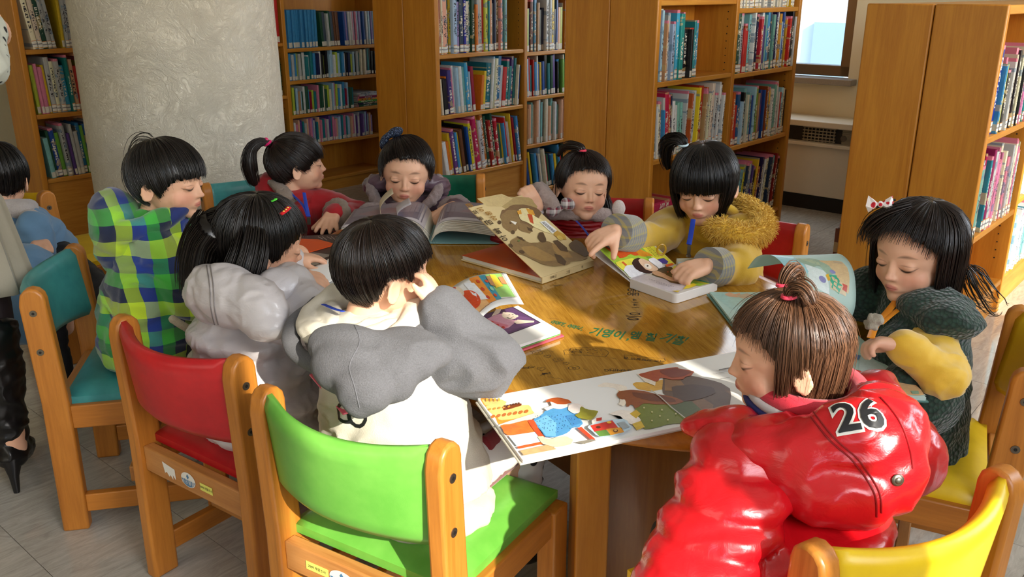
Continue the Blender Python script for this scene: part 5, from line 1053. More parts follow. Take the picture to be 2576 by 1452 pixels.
def tbs(s):
    def fn(u, v, lift):
        t = u; k = 7; top = .022 + .0042 * k; ends = .003 + .0042 * k + .004
        return V(gx + s * (.004 + .236 * t), y0 + .006 + (y1 - y0) * v, .556 + (top + .012) * (1 - math.exp(-t * 14)) * (1 - t) + ends * t + .006 * math.sin(PI * t) + lift + .0006)
    return fn
for s in (-1, 1): art('page_print', tbs(s), [('#77707f', [(.08, .12), (.98, .12), (.98, .96), (.08, .96)]), ('#8d8794', [(.12, .45), (.5, .3), (.95, .5), (.95, .9), (.12, .9)]), ('#98808a', [(.3, .4), (.7, .35), (.9, .6), (.5, .7)])], tb, step=.00006, sub=.08)
for x_, y_, hh, cc_ in ((-.385, 2.36, .080, '#d9ccb0'), (-.335, 2.34, .055, '#cfcbd6')):
    pa = smooth_prof([V(x_ + .03, y_, .59), V(x_ + .02, y_, .60 + hh * .35), V(x_ + .035, y_ - .01, .60 + hh * .7), V(x_ + .062, y_ - .02, .60 + hh)], 12)
    pb_ = [q + V(-.02, .12, -.01) for q in pa]; sheet('standing_leaf', pa, pb_, 3, plain('leaf_' + cc_[1:], cc_, 0.5), tb)
# --- pop-up book and drawing book at the left
pb = thing('popup_book', 'dark brown pop-up book with orange paper wedge beside the child in plaid', 'book', Matrix.Translation(Pz(760, 640, TABLEZ)))
T5 = .558; P4 = [Pz(700, 596, T5), Pz(872, 588, T5), Pz(862, 690, T5), Pz(690, 705, T5)]
slab('pages', P4, .006, plain('page_dark_brown', '#3d2f2c', 0.4), pb)
pp_ = planefn(P4[0], ZX)
art('page_print', pp_, [('#8a8279', [(745, 640), (765, 632), (840, 642), (788, 657), (745, 652)]), ('#a39c92', [(740, 662), (780, 658), (808, 664), (752, 678), (738, 676)]), ('#5f7a3a', [(742, 656), (752, 650), (762, 657), (752, 662)])] + [L('#b5aaa2', [(800 + k * 11, 596), (812 + k * 11, 602 + (k % 2) * 3)], 1.4) for k in range(5)], pb)
w0, w1_, w2_, w3_ = Pz(745, 600, .575), Pz(800, 602, .568), Pz(845, 614, .562), Pz(748, 642, .562)
mb = MB().add([w0, w1_, w2_, w3_, w0 - ZX * .003, w1_ - ZX * .003, w2_ - ZX * .003, w3_ - ZX * .003], [(0, 1, 2, 3), (7, 6, 5, 4), (0, 4, 5, 1), (1, 5, 6, 2), (2, 6, 7, 3), (3, 7, 4, 0)]); build('orange_wedge', mb, plain('wedge_orange', '#d2521f', 0.35), pb)
db = thing('picture_book', 'red-edged picture book with line drawings under the silver-jacketed hand', 'book', Matrix.Translation(Pz(830, 720, TABLEZ)))
T6 = .562; D4 = [Pz(768, 692, T6), Pz(868, 640, T6), Pz(960, 700, T6), Pz(840, 772, T6)]
slab('cover', [q - ZX * .006 for q in [D4[0] + V(-.008, .002, 0), D4[1] + V(-.002, .008, 0), D4[2], D4[3] + V(-.004, -.006, 0)]], .003, plain('cover_red', '#a8201a', 0.4), db, bevel=.0006)
slab('pages', D4, .005, M_PAGE, db)
D3b = D4[3] + (D4[3] - D4[1]) * 0.02
pl1 = smooth_prof([D4[0], D4[0] + V(.0, -.05, .018), D4[0] + V(.012, -.105, .012), D4[0] + V(.03, -.15, .0)], 14); pl2 = smooth_prof([D4[1], D4[1] + V(.02, -.05, .03), D4[1] + V(.04, -.10, .03), D4[1] + V(.055, -.16, .012)], 14)
sheet('curled_page', pl1, pl2, 6, M_PAGE, db)
dp_ = planefn(D4[0], ZX)
art('page_print', planefn(D4[0] + ZX * .001, ZX), [('#cf9a3a', [(793, 700), (806, 694), (830, 692), (835, 697), (815, 704), (797, 706)]), ('#a8622f', [(775, 718), (792, 716), (790, 722), (776, 722)]), L('#333333', [(780, 703), (832, 682)], 1.2), L('#333333', [(795, 716), (812, 706), (832, 712), (820, 718)], 1.2), L('#c0392b', [(808, 708), (828, 712)], 2), L('#333333', [(800, 720), (824, 726), (826, 719)], 1.4), L('#333333', [(826, 718), (842, 714)], 1)], db, step=.0001)
# --- little boxed notebook behind the board book
nb_ = thing('notebook', 'small thick white notebook standing behind the bright board book', 'book', Matrix.Translation(Pz(1636, 640, TABLEZ)))
q = Pz(1640, 648, TABLEZ); mb = MB(); mb.box(q + V(0, .02, .02), (.045, .03, .039)); build('pages', mb, plain('notebook_white', '#c5c4c8', 0.5), nb_, bevel=.002)
mb = MB(); mb.box(q + V(0, .02, .0415), (.047, .032, .004)); build('cover', mb, plain('notebook_yellow', '#b8a15a', 0.5), nb_, bevel=.001)
for r_ in (bk, bb, fb, gb, vb, tb, pb, db, nb_): 
    bpy.context.view_layer.update(); fixparents(r_)
# ---------------------------------------------------------------- people: shared parts
sk = NT('skin'); hpn = sk.attrv('hp'); sep = sk.node('ShaderNodeSeparateXYZ'); sk.link(hpn.outputs['Vector'], sep.inputs[0])
X_, Y_, Zh = sep.outputs; AXx = sk.math('ABSOLUTE', X_)
def ellm(cx, cz, rx, rz, soft, useabs=True):
    dx = sk.math('DIVIDE', sk.math('SUBTRACT', AXx if useabs else X_, cx), rx); dz = sk.math('DIVIDE', sk.math('SUBTRACT', Zh, cz), rz)
    r = sk.math('ADD', sk.math('MULTIPLY', dx, dx), sk.math('MULTIPLY', dz, dz))
    return sk.math('DIVIDE', sk.math('SUBTRACT', 1.0 + soft, r), 2 * soft, clamp=True)
def curvem(cx, cz, k, half, th, soft=0.5):
    dx = sk.math('SUBTRACT', AXx, cx); zc = sk.math('ADD', cz, sk.math('MULTIPLY', sk.math('MULTIPLY', dx, dx), k))
    dz = sk.math('DIVIDE', sk.math('ABSOLUTE', sk.math('SUBTRACT', Zh, zc)), th); ex = sk.math('DIVIDE', dx, half)
    e2 = sk.math('MULTIPLY', ex, ex); a = sk.math('DIVIDE', sk.math('SUBTRACT', sk.math('SUBTRACT', 1.0 + soft, dz), e2), 2 * soft, clamp=True); return a
front = sk.math('GREATER_THAN', Y_, 0.045)
def skin_chain():
    nz = sk.noise(hpn.outputs['Vector'], 30, 3, 0.6)
    c = sk.mix(nz, '#e0aa8b', '#eabb9b')
    def lay(c, m, col, k): return sk.mix(sk.math('MULTIPLY', sk.math('MULTIPLY', m, front), k), c, col)
    c = lay(c, ellm(0.036, -0.034, 0.020, 0.017, 0.9), '#d4826b', 0.45)
    c = lay(c, ellm(0.0, -0.0265, 0.008, 0.006, 0.9, False), '#cf8a72', 0.4)
    c = lay(c, curvem(0.027, 0.0185, -14.0, 0.0140, 0.0028, 0.9), '#42291f', 0.62)
    c = lay(c, ellm(0.0275, -0.006, 0.0145, 0.0075, 0.9), '#b5765a', 0.30)
    c = lay(c, curvem(0.0275, -0.0115, 26.0, 0.0140, 0.0027, 0.6), '#1c100c', 0.97)
    c = lay(c, curvem(0.0275, 0.0005, -10.0, 0.013, 0.0009, 0.8), '#7f4f3b', 0.5)
    c = lay(c, ellm(0.0, -0.0500, 0.0140, 0.0068, 0.35, False), '#c0665e', 0.75)
    c = lay(c, curvem(0.0, -0.0500, -9.0, 0.0150, 0.0009, 0.7), '#6f2f2a', 0.75)
    c = lay(c, ellm(0.0048, -0.0335, 0.0026, 0.0016, 0.6), '#6a3526', 0.7)
    return c
sk.set(Base_Color=skin_chain(), Roughness=0.48); sk.b.inputs['Subsurface Weight'].default_value = 0.12; sk.b.inputs['Subsurface Radius'].default_value = (0.010, 0.004, 0.002); sk.b.inputs['Subsurface Scale'].default_value = 0.6
sk.b.inputs['Specular IOR Level'].default_value = 0.35
M_SKIN = sk.mat
def hairmat(name, c1, c2, rough=0.3):
    n = NT(name); a = n.attrv('hv'); n.set(Base_Color=n.mix(a.outputs['Fac'], c1, c2), Roughness=rough); n.b.inputs['Specular IOR Level'].default_value = 0.55; return n.mat
H_BLK = hairmat('hair_black', '#0b0807', '#1d1512'); H_DK = hairmat('hair_dark_brown', '#120c0a', '#2c1d16'); H_BR = hairmat('hair_soft_brown', '#3a2619', '#80593f', 0.34)
def frame(fwd, roll=0.0, up=ZX):
    y = Vector(fwd).normalized(); x = y.cross(up).normalized(); z = x.cross(y)
    R = Matrix((x, y, z)).transposed()
    return R @ Matrix.Rotation(roll, 3, 'Y')
def headframe(c, yaw_dir, pitch, roll=0.0, s=1.0):
    f = Vector((yaw_dir[0], yaw_dir[1], 0)).normalized(); f = f * math.cos(math.radians(pitch)) - ZX * math.sin(math.radians(pitch))
    R = frame(f, math.radians(roll)); M = R.to_4x4() @ Matrix.Scale(s, 4); M.translation = c; return M
def head_mb(M, ears=True, fat=1.0):
    b = MB(); e = b.ell
    e((0, -.004, .018), (.072, .086, .080), n=28); e((0, .020, -.028), (.057, .062, .060), n=24)
    for s in (-1, 1):
        e((s * .030, .042, -.035), (.027 * fat, .026, .026 * fat), n=18); e((s * .028, .0695, -.005), (.0145, .0095, .0100), n=14)
        e((s * .0080, .0835, -.0295), (.0055, .0062, .0048), n=10)
        if ears:
            Re = Matrix.Rotation(s * math.radians(18), 3, 'Z') @ Matrix.Rotation(math.radians(-8), 3, 'X')
            e((s * .0725, -.010, -.018), (.0045, .013, .021), Re, n=12)
            pts = [Vector((s * .0755, -.010, -.018)) + Re @ Vector((0, .0135 * math.cos(q), .0215 * math.sin(q) + .001)) for q in [2 * PI * k / 16 for k in range(16)]]
            b.tube(pts, .0034, 8, closed=True)
    e((0, .060, -.074), (.020, .016, .0155), n=14); e((0, .028, -.062), (.041, .044, .026), n=18); e((0, .058, .024), (.047, .024, .022), n=18)
    b.chain([(0, .076, .004), (0, .084, -.018)], [.0065, .0070], n=10); e((0, .0895, -.0265), (.0092, .0080, .0070), n=12)
    e((0, .068, -.050), (.023, .0145, .0135), n=14); e((0, .0808, -.0462), (.0125, .0052, .0038), n=12); e((0, .0802, -.0538), (.0105, .0055, .0042), n=12)
    out = MB(); out.add(b.v, b.f, 0, M); return out
def hand(mb, wrist, fwd, nrm, side, s=1.0, curl=(15, 20, 15), spread=7, thumb=(40, 10), fingers=None):
    """side=+1 when the thumb lies on the +x side of the hand frame (x = fwd x nrm)"""
    y = Vector(fwd).normalized(); x = y.cross(Vector(nrm)).normalized(); z = x.cross(y); R = Matrix((x, y, z)).transposed(); W = Vector(wrist)
    def P(v): return W + R @ (Vector(v) * s)
    xs = [.0185, .0065, -.0055, -.0170]; ln_ = [.037, .042, .039, .031]
    for k in range(4):
        xk = xs[k] * side; base = Vector((xk, .050 - .002 * abs(k - 1.3), 0)); mb.chain([P((xk * .55, .008, 0)), P(base * .75), P(base)], [.0125 * s, .0118 * s, .0078 * s], n=10)
        c = curl if not fingers else fingers[k]; a = math.radians(spread * (1.5 - k)) * side; ang = 0; p = base; pts = [P(p)]; L_ = ln_[k]
        for j, fr in enumerate((.45, .30, .25)):
            ang += math.radians(c[j]); d = Vector((math.sin(a) * math.cos(ang), math.cos(a) * math.cos(ang), -math.sin(ang))); p = p + d * L_ * fr; pts.append(P(p))
        mb.chain(pts, [.0076 * s, .0070 * s, .0064 * s, .0054 * s], n=9)
    t = math.radians(thumb[0]); b0 = Vector((.013 * side, .012, -.004)); d1 = Vector((math.sin(t) * side, math.cos(t), -.35)).normalized(); t2 = math.radians(thumb[0] - thumb[1]); d2 = Vector((math.sin(t2) * side, math.cos(t2), -.25)).normalized()
    p1 = b0 + d1 * .022; p2 = p1 + d1 * .014; p3 = p2 + d2 * .015; mb.chain([P(b0), P(p1), P(p2), P(p3)], [.0115 * s, .0095 * s, .0076 * s, .0060 * s], n=9)
    mb.ell(P((0, .028, -.003)), (.022 * s, .026 * s, .0115 * s), R, n=14)
def elbow(S, W, L1, L2, hint):
    d = W - S; D = min(d.length, (L1 + L2) * .999); a = (L1 * L1 - L2 * L2 + D * D) / (2 * D); h = math.sqrt(max(L1 * L1 - a * a, 0)); u = d.normalized()
    hv = Vector(hint); hv = (hv - u * hv.dot(u)).normalized(); return S + u * a + hv * h
def interp(tab, x):
    for (x0, y0), (x1, y1) in zip(tab[:-1], tab[1:]):
        if x <= x1: t = (x - x0) / (x1 - x0); return y0 + (y1 - y0) * max(0, t)
    return tab[-1][1]
SC0 = Vector((0, -.005, .019)); SCR = Vector((.0755, .0905, .0835))
def hair_path(phi, crown, zb, hang, down, rng, jag=0.0, tuck=0.25, thick=1.0, back=0.0):
    k = crown; e1 = (Vector((0, 1, 0)) - k * k.y).normalized(); e2 = k.cross(e1); out = []; th = 0.03; p = None; jj = jag * (rng.random() - .5) * 2
    while th < 3.0:
        d = k * math.cos(th) + (e1 * math.cos(phi) + e2 * math.sin(phi)) * math.sin(th)
        grow = 1.0 + (thick - 1.0) * min(1, th / 0.8)
        p = SC0 + Vector((d.x * SCR.x, d.y * SCR.y, d.z * SCR.z)) * grow; psi = math.degrees(abs(math.atan2(p.x, p.y)))
        out.append(p); hz = interp(hang, psi) if hang else None
        if hz is not None and hz < interp(zb, psi) and p.z < SC0.z + 0.012:
            out2 = Vector((p.x, p.y, 0)).normalized(); q = p.copy(); L0 = p.z - hz; st = 0.008; n = 0; v = Vector((0, 0, -1))
            while q.z > hz + jj and n < 60:
                n += 1; t = n * st / max(L0, .01); v = (down * 1.0 - out2 * tuck * t + Vector((0, -back, 0)) * t).normalized(); q = q + v * st
                # keep clear of the head below
                rr = Vector(((q.x - SC0.x) / SCR.x, (q.y - SC0.y) / SCR.y)).length
                out.append(q.copy())
            return out
        if p.z < interp(zb, psi) + jj: return out
        th += 0.07
    return out
def resample(pts, m):
    L_ = [0]
    for a, b in zip(pts[:-1], pts[1:]): L_.append(L_[-1] + (b - a).length)
    out = []; j = 0
    for i in range(m):
        s = L_[-1] * i / (m - 1)
        while j < len(pts) - 2 and L_[j + 1] < s: j += 1
        f = (s - L_[j]) / max(1e-9, L_[j + 1] - L_[j]); out.append(pts[j].lerp(pts[j + 1], min(1, max(0, f))))
    return out
def strands_mesh(paths, rads, hv):
    """paths: list of lists of Vector; three-sided tapering hairs"""
    vs = []; fs = []; hvv = []
    for pts, r, h in zip(paths, rads, hv):
        N = len(pts); base = len(vs); prev = None
        for i, p in enumerate(pts):
            t = (pts[min(i + 1, N - 1)] - pts[max(i - 1, 0)]).normalized(); a = (prev - t * prev.dot(t)) if prev is not None else t.cross(Vector((.3, .5, .81)))
            if a.length < 1e-6: a = t.orthogonal()
            a.normalize(); prev = a; b = t.cross(a); rr_ = r * (1.0 - 0.75 * (i / (N - 1)) ** 2)
            for j in range(3): q = 2 * PI * j / 3; vs.append(p + a * (rr_ * math.cos(q)) + b * (rr_ * math.sin(q))); hvv.append(h)
        for i in range(N - 1):
            for j in range(3): fs.append((base + i * 3 + j, base + i * 3 + (j + 1) % 3, base + i * 3 + 3 + (j + 1) % 3, base + i * 3 + 3 + j))
    return vs, fs, hvv
def hair(parent, M, mat, crown, zb, hang=None, n=900, jag=.004, tuck=.25, thick=1.05, seed=1, back=0.0, fly=0.02, shell=True, spread=.004, name='hair', rad=.0011, m=11, endj=.010, part=None):
    n = int(n * .75); rad *= 1.1
    rng = random.Random(seed); crown = Vector(crown).normalized(); Mi = M.inverted(); down = (Mi.to_3x3() @ Vector((0, 0, -1))).normalized()
    vs = []; fs = []; hvv = []
    if shell:
        nphi = 110; pr_ = random.Random(seed + 5)
        for i in range(nphi):
            pts = resample(hair_path(2 * PI * i / nphi, crown, zb, hang, down, pr_, jag, tuck, thick, back), m)
            for k, p in enumerate(pts): vs.append(p); hvv.append(0.0)
        for i in range(nphi):
            for k in range(m - 1): a = i * m + k; b = ((i + 1) % nphi) * m + k; fs.append((a, b, b + 1, a + 1))
        cidx = len(vs); vs.append(SC0 + Vector((crown.x * SCR.x, crown.y * SCR.y, crown.z * SCR.z))); hvv.append(0.0)
        for i in range(nphi): fs.append((cidx, ((i + 1) % nphi) * m, i * m))
        # inner copy to give the cap thickness
        no = len(vs)
        for p in list(vs): q = p - SC0; vs.append(SC0 + q * 0.965)
        hvv += [0.0] * no; fs += [tuple(x + no for x in f[::-1]) for f in list(fs)]
        for i in range(nphi): a = i * m + m - 1; b = ((i + 1) % nphi) * m + m - 1; fs.append((a, b, b + no, a + no))
    paths = []; rads = []; hv = []
    for _ in range(n):
        phi = rng.uniform(0, 2 * PI); off = rng.uniform(0, 1) ** 1.5 * spread; f_ = rng.random() < fly
        pts = resample(hair_path(phi, crown, zb, hang, down, rng, jag + endj, tuck + rng.uniform(-.12, .12), thick, back), m)
        wob = Vector((rng.uniform(-1, 1), rng.uniform(-1, 1), rng.uniform(-1, 1))) * (.012 if f_ else .0025); out = []
        for i, p in enumerate(pts):
            t = i / (m - 1); nrm = (p - SC0).normalized(); out.append(p + nrm * (off * min(1, t * 4 + .2) + (0.006 * t if f_ else 0) + .0004) + wob * t * t)
        paths.append(out); rads.append(rad * rng.uniform(.6, 1.2) * (.6 if f_ else 1)); hv.append(rng.random())
    v2, f2, h2 = strands_mesh(paths, rads, hv); base = len(vs); vs += v2; fs += [tuple(x + base for x in f) for f in f2]; hvv += h2
    me = new_mesh(name, [M @ v for v in vs], fs, None, True); at = me.attributes.new('hv', 'FLOAT', 'POINT'); at.data.foreach_set('value', hvv)
    return link(name, me, mat, parent)
def bundle(parent, M, mat, ctrl, r0, n=160, seed=1, name='ponytail', rprof=None, flare=0.0, rad=.0011, m=14, core=True):
    """a tied bundle of hair along control points (local coordinates)"""
    rng = random.Random(seed); C = smooth_prof([Vector(c) for c in ctrl], m); paths = []; rads = []; hv = []; rprof = rprof or [(0, .35), (.15, .8), (.5, 1), (1, .45)]
    ts = [(C[min(i + 1, m - 1)] - C[max(i - 1, 0)]).normalized() for i in range(m)]; A_ = []; prev = ts[0].orthogonal().normalized()
    for t in ts: prev = (prev - t * prev.dot(t)).normalized(); A_.append(prev.copy())
    for _ in range(n):
        q = rng.uniform(0, 2 * PI); rr_ = math.sqrt(rng.random()); end = rng.uniform(.8, 1.0); out = []; fz = rng.uniform(-1, 1) * flare
        for i in range(m):
            t = i / (m - 1) * end; j = min(int(t * (m - 1)), m - 2); f = t * (m - 1) - j; c = C[j].lerp(C[j + 1], f); a = A_[j]; b = ts[j].cross(a)
            R_ = r0 * interp(rprof, t); out.append(c + (a * math.cos(q) + b * math.sin(q)) * R_ * rr_ * (1 + fz * t) )
        paths.append(out); rads.append(rad * rng.uniform(.7, 1.2)); hv.append(rng.random())
    vs, fs, hvv = strands_mesh(paths, rads, hv)
    if core:
        cb = MB().tube(C, [r0 * .72 * interp(rprof, i / (m - 1)) for i in range(m)], 10); base = len(vs); vs += [Vector(v) for v in cb.v]; fs += [tuple(x + base for x in f) for f in cb.f]; hvv += [0.1] * len(cb.v)
    me = new_mesh(name, [M @ v for v in vs], fs, None, True); at = me.attributes.new('hv', 'FLOAT', 'POINT'); at.data.foreach_set('value', hvv); return link(name, me, mat, parent)
# garments
def fabric(name, col, rough=0.8, bump=.25, scale=900, sheen=.3, var=.12, vs=60):
    n = NT(name); v = n.coord('Object'); f = n.noise(v, vs, 4, .65); c = lin(col)
    n.set(Base_Color=n.mix(f, tuple(x * (1 - var) for x in c[:3]) + (1,), tuple(min(1, x * (1 + var)) for x in c[:3]) + (1,)), Roughness=rough); n.b.inputs['Sheen Weight'].default_value = sheen
    n.bump(n.noise(v, scale, 2, .6), bump, .0015); return n.mat
def shiny(name, col, rough=0.3, coat=.3, bump=.25, scale=45):
    n = NT(name); v = n.coord('Object', (1, 1, 1.7)); d = n.noise(v, scale, 4, .6, 1.6); n.set(Base_Color=col, Roughness=rough); n.b.inputs['Coat Weight'].default_value = coat; n.b.inputs['Coat Roughness'].default_value = .25
    n.bump(d, bump, .006); return n.mat
def fuzzy(name, col, scale=260, var=.3, depth=.004, sheen=.25):
    n = NT(name); v = n.coord('Object'); f = n.noise(v, scale, 4, .7); c = lin(col); n.set(Base_Color=n.mix(f, tuple(x * (1 - var) for x in c[:3]) + (1,), tuple(min(1, x * (1 + var)) for x in c[:3]) + (1,)), Roughness=.95); n.b.inputs['Sheen Weight'].default_value = sheen
    n.bump(f, .9, depth); return n.mat
def torso(mb, P, N, fwd, w=(.115, .12, .112, .10, .075), d=(.105, .105, .095, .085, .065), puffs=0, amp=.0, n=26, steps=24):
    pts = []; rad = []; fwd = Vector(fwd).normalized()
    for i in range(steps + 1):
        t = i / steps; x = t * (len(w) - 1); k = min(int(x), len(w) - 2); f = x - k; m_ = 1 + (amp * (abs(math.sin(PI * puffs * t)) ** .6 - .6) if puffs else 0)
        pts.append(P.lerp(N, t)); rad.append(((w[k] + (w[k + 1] - w[k]) * f) * m_, (d[k] + (d[k + 1] - d[k]) * f) * m_))
    mb.tube(pts, rad, n, up=fwd); mb.ell(P, (rad[0][0], rad[0][1], .04), frame(fwd), n=20); mb.ell(N, (rad[-1][0], rad[-1][1], .03), frame(fwd), n=20); return mb
def limb(mb, pts, rads, puffs=0, amp=0.0, steps=20, n=16):
    C = smooth_prof([Vector(p) for p in pts], steps); rr_ = []
    for i in range(steps):
        t = i / (steps - 1) * (len(rads) - 1); k = min(int(t), len(rads) - 2); r = rads[k] + (rads[k + 1] - rads[k]) * (t - k)
        if puffs: r *= 1 + amp * (abs(math.sin(PI * puffs * i / (steps - 1))) ** .6 - .55)
        rr_.append(r)
    mb.tube(C, rr_, n); mb.ell(C[0], rr_[0], n=14); mb.ell(C[-1], rr_[-1], n=14); return mb
def ring(mb, c, R, rx, ry, r, n=40, k=12, wob=0.0, seed=0, flat=1.0):
    pts = [c + R @ Vector((rx * math.cos(q), ry * math.sin(q), wob * math.sin(q * 3 + seed))) for q in [2 * PI * i / n for i in range(n)]]
    mb.tube(pts, r, k, closed=True, flat=flat); return mb
def legs(parent, P, fwd, mat, knee_z=.40, foot=.17, spread=.07, shoe=None, L=.20, rad=(.062, .05, .045, .038)):
    fwd = Vector(fwd).normalized(); lat = fwd.cross(ZX); mb = MB()
    for s in (-1, 1):
        h = P + lat * s * .05 - ZX * .01; k = P + fwd * L + lat * s * spread; k.z = knee_z; f_ = k + fwd * .02 - ZX * (knee_z - foot)
        limb(mb, [h, k + (h - k) * .45 + ZX * .006, k, f_.lerp(k, .45), f_], list(rad) + [rad[-1]], steps=18)
    o = blob('trousers', mb, mat, .009, parent, 2, wrinkle(.004, 26, .001))
    for s in (-1, 1):
        k = P + fwd * L + lat * s * spread; k.z = knee_z; f_ = k + fwd * .02 - ZX * (knee_z - foot); mb = MB(); R = frame(fwd - ZX * .25)
        mb.ell(f_ + fwd * .03 - ZX * .045, (.030, .062, .026), R, n=18); mb.ell(f_ - ZX * .02, (.031, .034, .034), R, n=16); mb.ell(f_ + fwd * .075 - ZX * .05, (.031, .034, .020), R, n=14)
        blob('shoe', mb, shoe or M_SHOE, .005, parent, 2)
    return o
M_SHOE = plain('shoe_black', '#16161a', .4)
M_LAN = plain('lanyard_blue', '#1c3fae', .5)
def strap(parent, pts, wd, mat, name='lanyard', thick=.0012, n=24):
    C = smooth_prof([Vector(p) for p in pts], n); mb = MB(); mb.tube(C, [(wd / 2, thick)] * n, 8, up=Vector((0, .3, 1)) if False else None); return build(name, mb, mat, parent, smooth=True)
class Kid: pass
def kid(label, head, yaw, pitch, roll, hs, body, seat, neck=None, voxel=.0033, fat=1.0, hands=(), ears=True, sh=.085, sw=1.0):
    """body = horizontal facing of the torso; seat = pelvis point; hands = list of dicts"""
    k = Kid(); k.root = thing('person', label, 'child', Matrix.Translation((seat[0], seat[1], 0))); k.HM = headframe(Vector(head), yaw, pitch, roll, hs); k.fwd = Vector((body[0], body[1], 0)).normalized(); k.lat = k.fwd.cross(ZX)
    k.P = Vector(seat); k.N = Vector(neck) if neck is not None else k.HM @ Vector((0, -.034, -.092)); k.s = hs
    mb = head_mb(k.HM, ears, fat); H0 = k.HM @ Vector((0, -.020, -.045)); mb.chain([H0, k.N + ZX * .01, k.N - ZX * .03], [.037 * hs, .036 * hs, .045 * hs], n=18)
    C_h = k.P.lerp(k.N, .72); mb.tube([k.P, k.P.lerp(k.N, .4), C_h, k.N - ZX * .02], [(.075, .06), (.072, .058), (.080, .055), (.045, .042)], 18, up=k.fwd)
    k.sh = []; k.arms = []
    for s in (-1, 1):
        S = k.N - ZX * .045 + k.lat * s * sh * sw; k.sh.append(S); mb.chain([k.N - ZX * .03, S], [.036, .034], n=12)
    for h in hands:
        s = h['s']; S = k.sh[0 if s < 0 else 1]; W = Vector(h['w']); Eb = Vector(h['e']) if 'e' in h else elbow(S, W, h.get('L1', .15), h.get('L2', .135), h.get('hint', (0, 0, -1)))
        mb.chain([S, Eb], [.032, .025], n=12); mb.chain([Eb, W], [.025, .0185 * hs], n=12); k.arms.append((s, S, Eb, W)); hand(mb, W, h['f'], h['n'], h.get('t', -s), h.get('hs', hs), h.get('c', (15, 20, 15)), h.get('sp', 7), h.get('th', (40, 10)), h.get('fi'))
    for s in (-1, 1): # thighs continue the body under the trousers
        kn = k.P + k.fwd * .19 + k.lat * s * .07; kn.z = .40; mb.chain([k.P + k.lat * s * .045, kn, kn + k.fwd * .02 - ZX * .2], [.05, .036, .026], n=12)
    k.body = blob('body', mb, M_SKIN, voxel, k.root, 6, None, attr=k.HM); return k
def sleeve(mb, arm, r=(.056, .05, .043, .040), end=.86, puffs=0, amp=0.0, steps=22, ext=0):
    s, S, Eb, W = arm; Wd = Eb.lerp(W, end); limb(mb, [S, S.lerp(Eb, .5), Eb, Eb.lerp(Wd, .5), Wd], list(r) + [r[-1]], puffs, amp, steps); return mb
def finish(k):
    bpy.context.view_layer.update()
    for o in list(COL.objects):
        if o.parent is k.root and o.matrix_parent_inverse == Matrix.Identity(4): o.matrix_parent_inverse = k.root.matrix_world.inverted()
def sfit(mb, lst, lat=None):
    """soft lumps placed at (x, y, depth, rw, rd, rh): used for hoods and baffles"""
    for t in lst:
        x, y, Z, a, b, c = t[:6]; R = t[6] if len(t) > 6 else None; mb.ell(PZ(x, y, Z), (a, b, c), R, n=22)
    return mb
def patchM(target, px, py, rot=0, Z=1.2):
    o_ = Vector((0, 0, CAMZ)); d_ = ray(px, py).normalized(); hit, loc, nn, idx = target.ray_cast(o_, d_, distance=6)
    if not hit: loc = PZ(px, py, Z); nn = -d_
    # average the normal over the neighbourhood
    acc = nn.copy()
    for dx, dy in ((30, 0), (-30, 0), (0, 25), (0, -25), (20, 20), (-20, -20)):
        h2, l2, n2, i2 = target.ray_cast(o_, ray(px + dx, py + dy).normalized(), distance=6)
        if h2 and (l2 - loc).length < .08: acc += n2
    n_ = acc.normalized(); x_ = ZX.cross(n_).normalized(); y_ = n_.cross(x_)
    M = Matrix((x_, y_, n_)).transposed().to_4x4() @ Matrix.Rotation(math.radians(rot), 4, 'Z'); M.translation = loc; return M
def camline(pxs, target, off=.0006, n=30):
    out = []; o_ = Vector((0, 0, CAMZ))
    for q in smooth_prof([Vector((x, y, 0)) for x, y in pxs], n):
        hit, loc, nn, idx = target.ray_cast(o_, ray(q.x, q.y).normalized(), distance=6)
        if hit: out.append(loc + nn * off)
    return out
def stitch(name, pxs, target, r, mat, parent):
    L_ = camline(pxs, target)
    if len(L_) > 5: mb = MB(); mb.tube(L_, r, 6); return build(name, mb, mat, parent, smooth=True)
# ---------------------------------------------------------------- 1 child in the plaid coat
def plaidmat(name, cols, sc, rot=(0, 0, 0), rough=.9):
    n = NT(name); v = n.coord('Object', (sc, sc, sc), rot); sp = n.node('ShaderNodeSeparateXYZ'); n.link(v, sp.inputs[0])
    wv = n.node('ShaderNodeTexNoise'); wv.inputs['Scale'].default_value = .5; n.link(v, wv.inputs['Vector'])
    def band(co, off): return n.math('FRACT', n.math('ADD', n.math('ADD', co, off), n.math('MULTIPLY', wv.outputs['Fac'], .25)))
    a = n.ramp(band(n.math('ADD', sp.outputs[0], n.math('MULTIPLY', sp.outputs[1], .8)), 0), cols[0], 'CONSTANT'); b = n.ramp(band(sp.outputs[2], .2), cols[1], 'CONSTANT')
    c = n.mix(.5, a, b); fz = n.noise(n.coord('Object'), 700, 2, .6)
    n.set(Base_Color=c, Roughness=rough); n.b.inputs['Sheen Weight'].default_value = .4; n.bump(fz, .3, .002); return n.mat
PLAID = plaidmat('plaid_fleece', ([(0, '#2dab3c'), (.25, '#0d1a3c'), (.5, '#b8dc2c'), (.75, '#173fae')], [(0, '#c3e02c'), (.28, '#0c1c38'), (.52, '#4fb53a'), (.76, '#12306a')]), 7.2)
hc = PZ(420, 455, 1.97)
k = kid('child with black bowl haircut in green and blue plaid fleece coat', hc, (1, -.14), 4, -2, .91, (.98, .21), (-.87, 1.97, .42), sh=.070, hands=[dict(s=1, w=(-.60, 1.90, .58), f=(.9, .2, -.1), n=(0, 0, 1), hint=(0, -.1, -1)), dict(s=-1, w=(-.58, 2.10, .60), f=(.9, -.1, -.1), n=(0, 0, 1), hint=(0, .3, -1))])
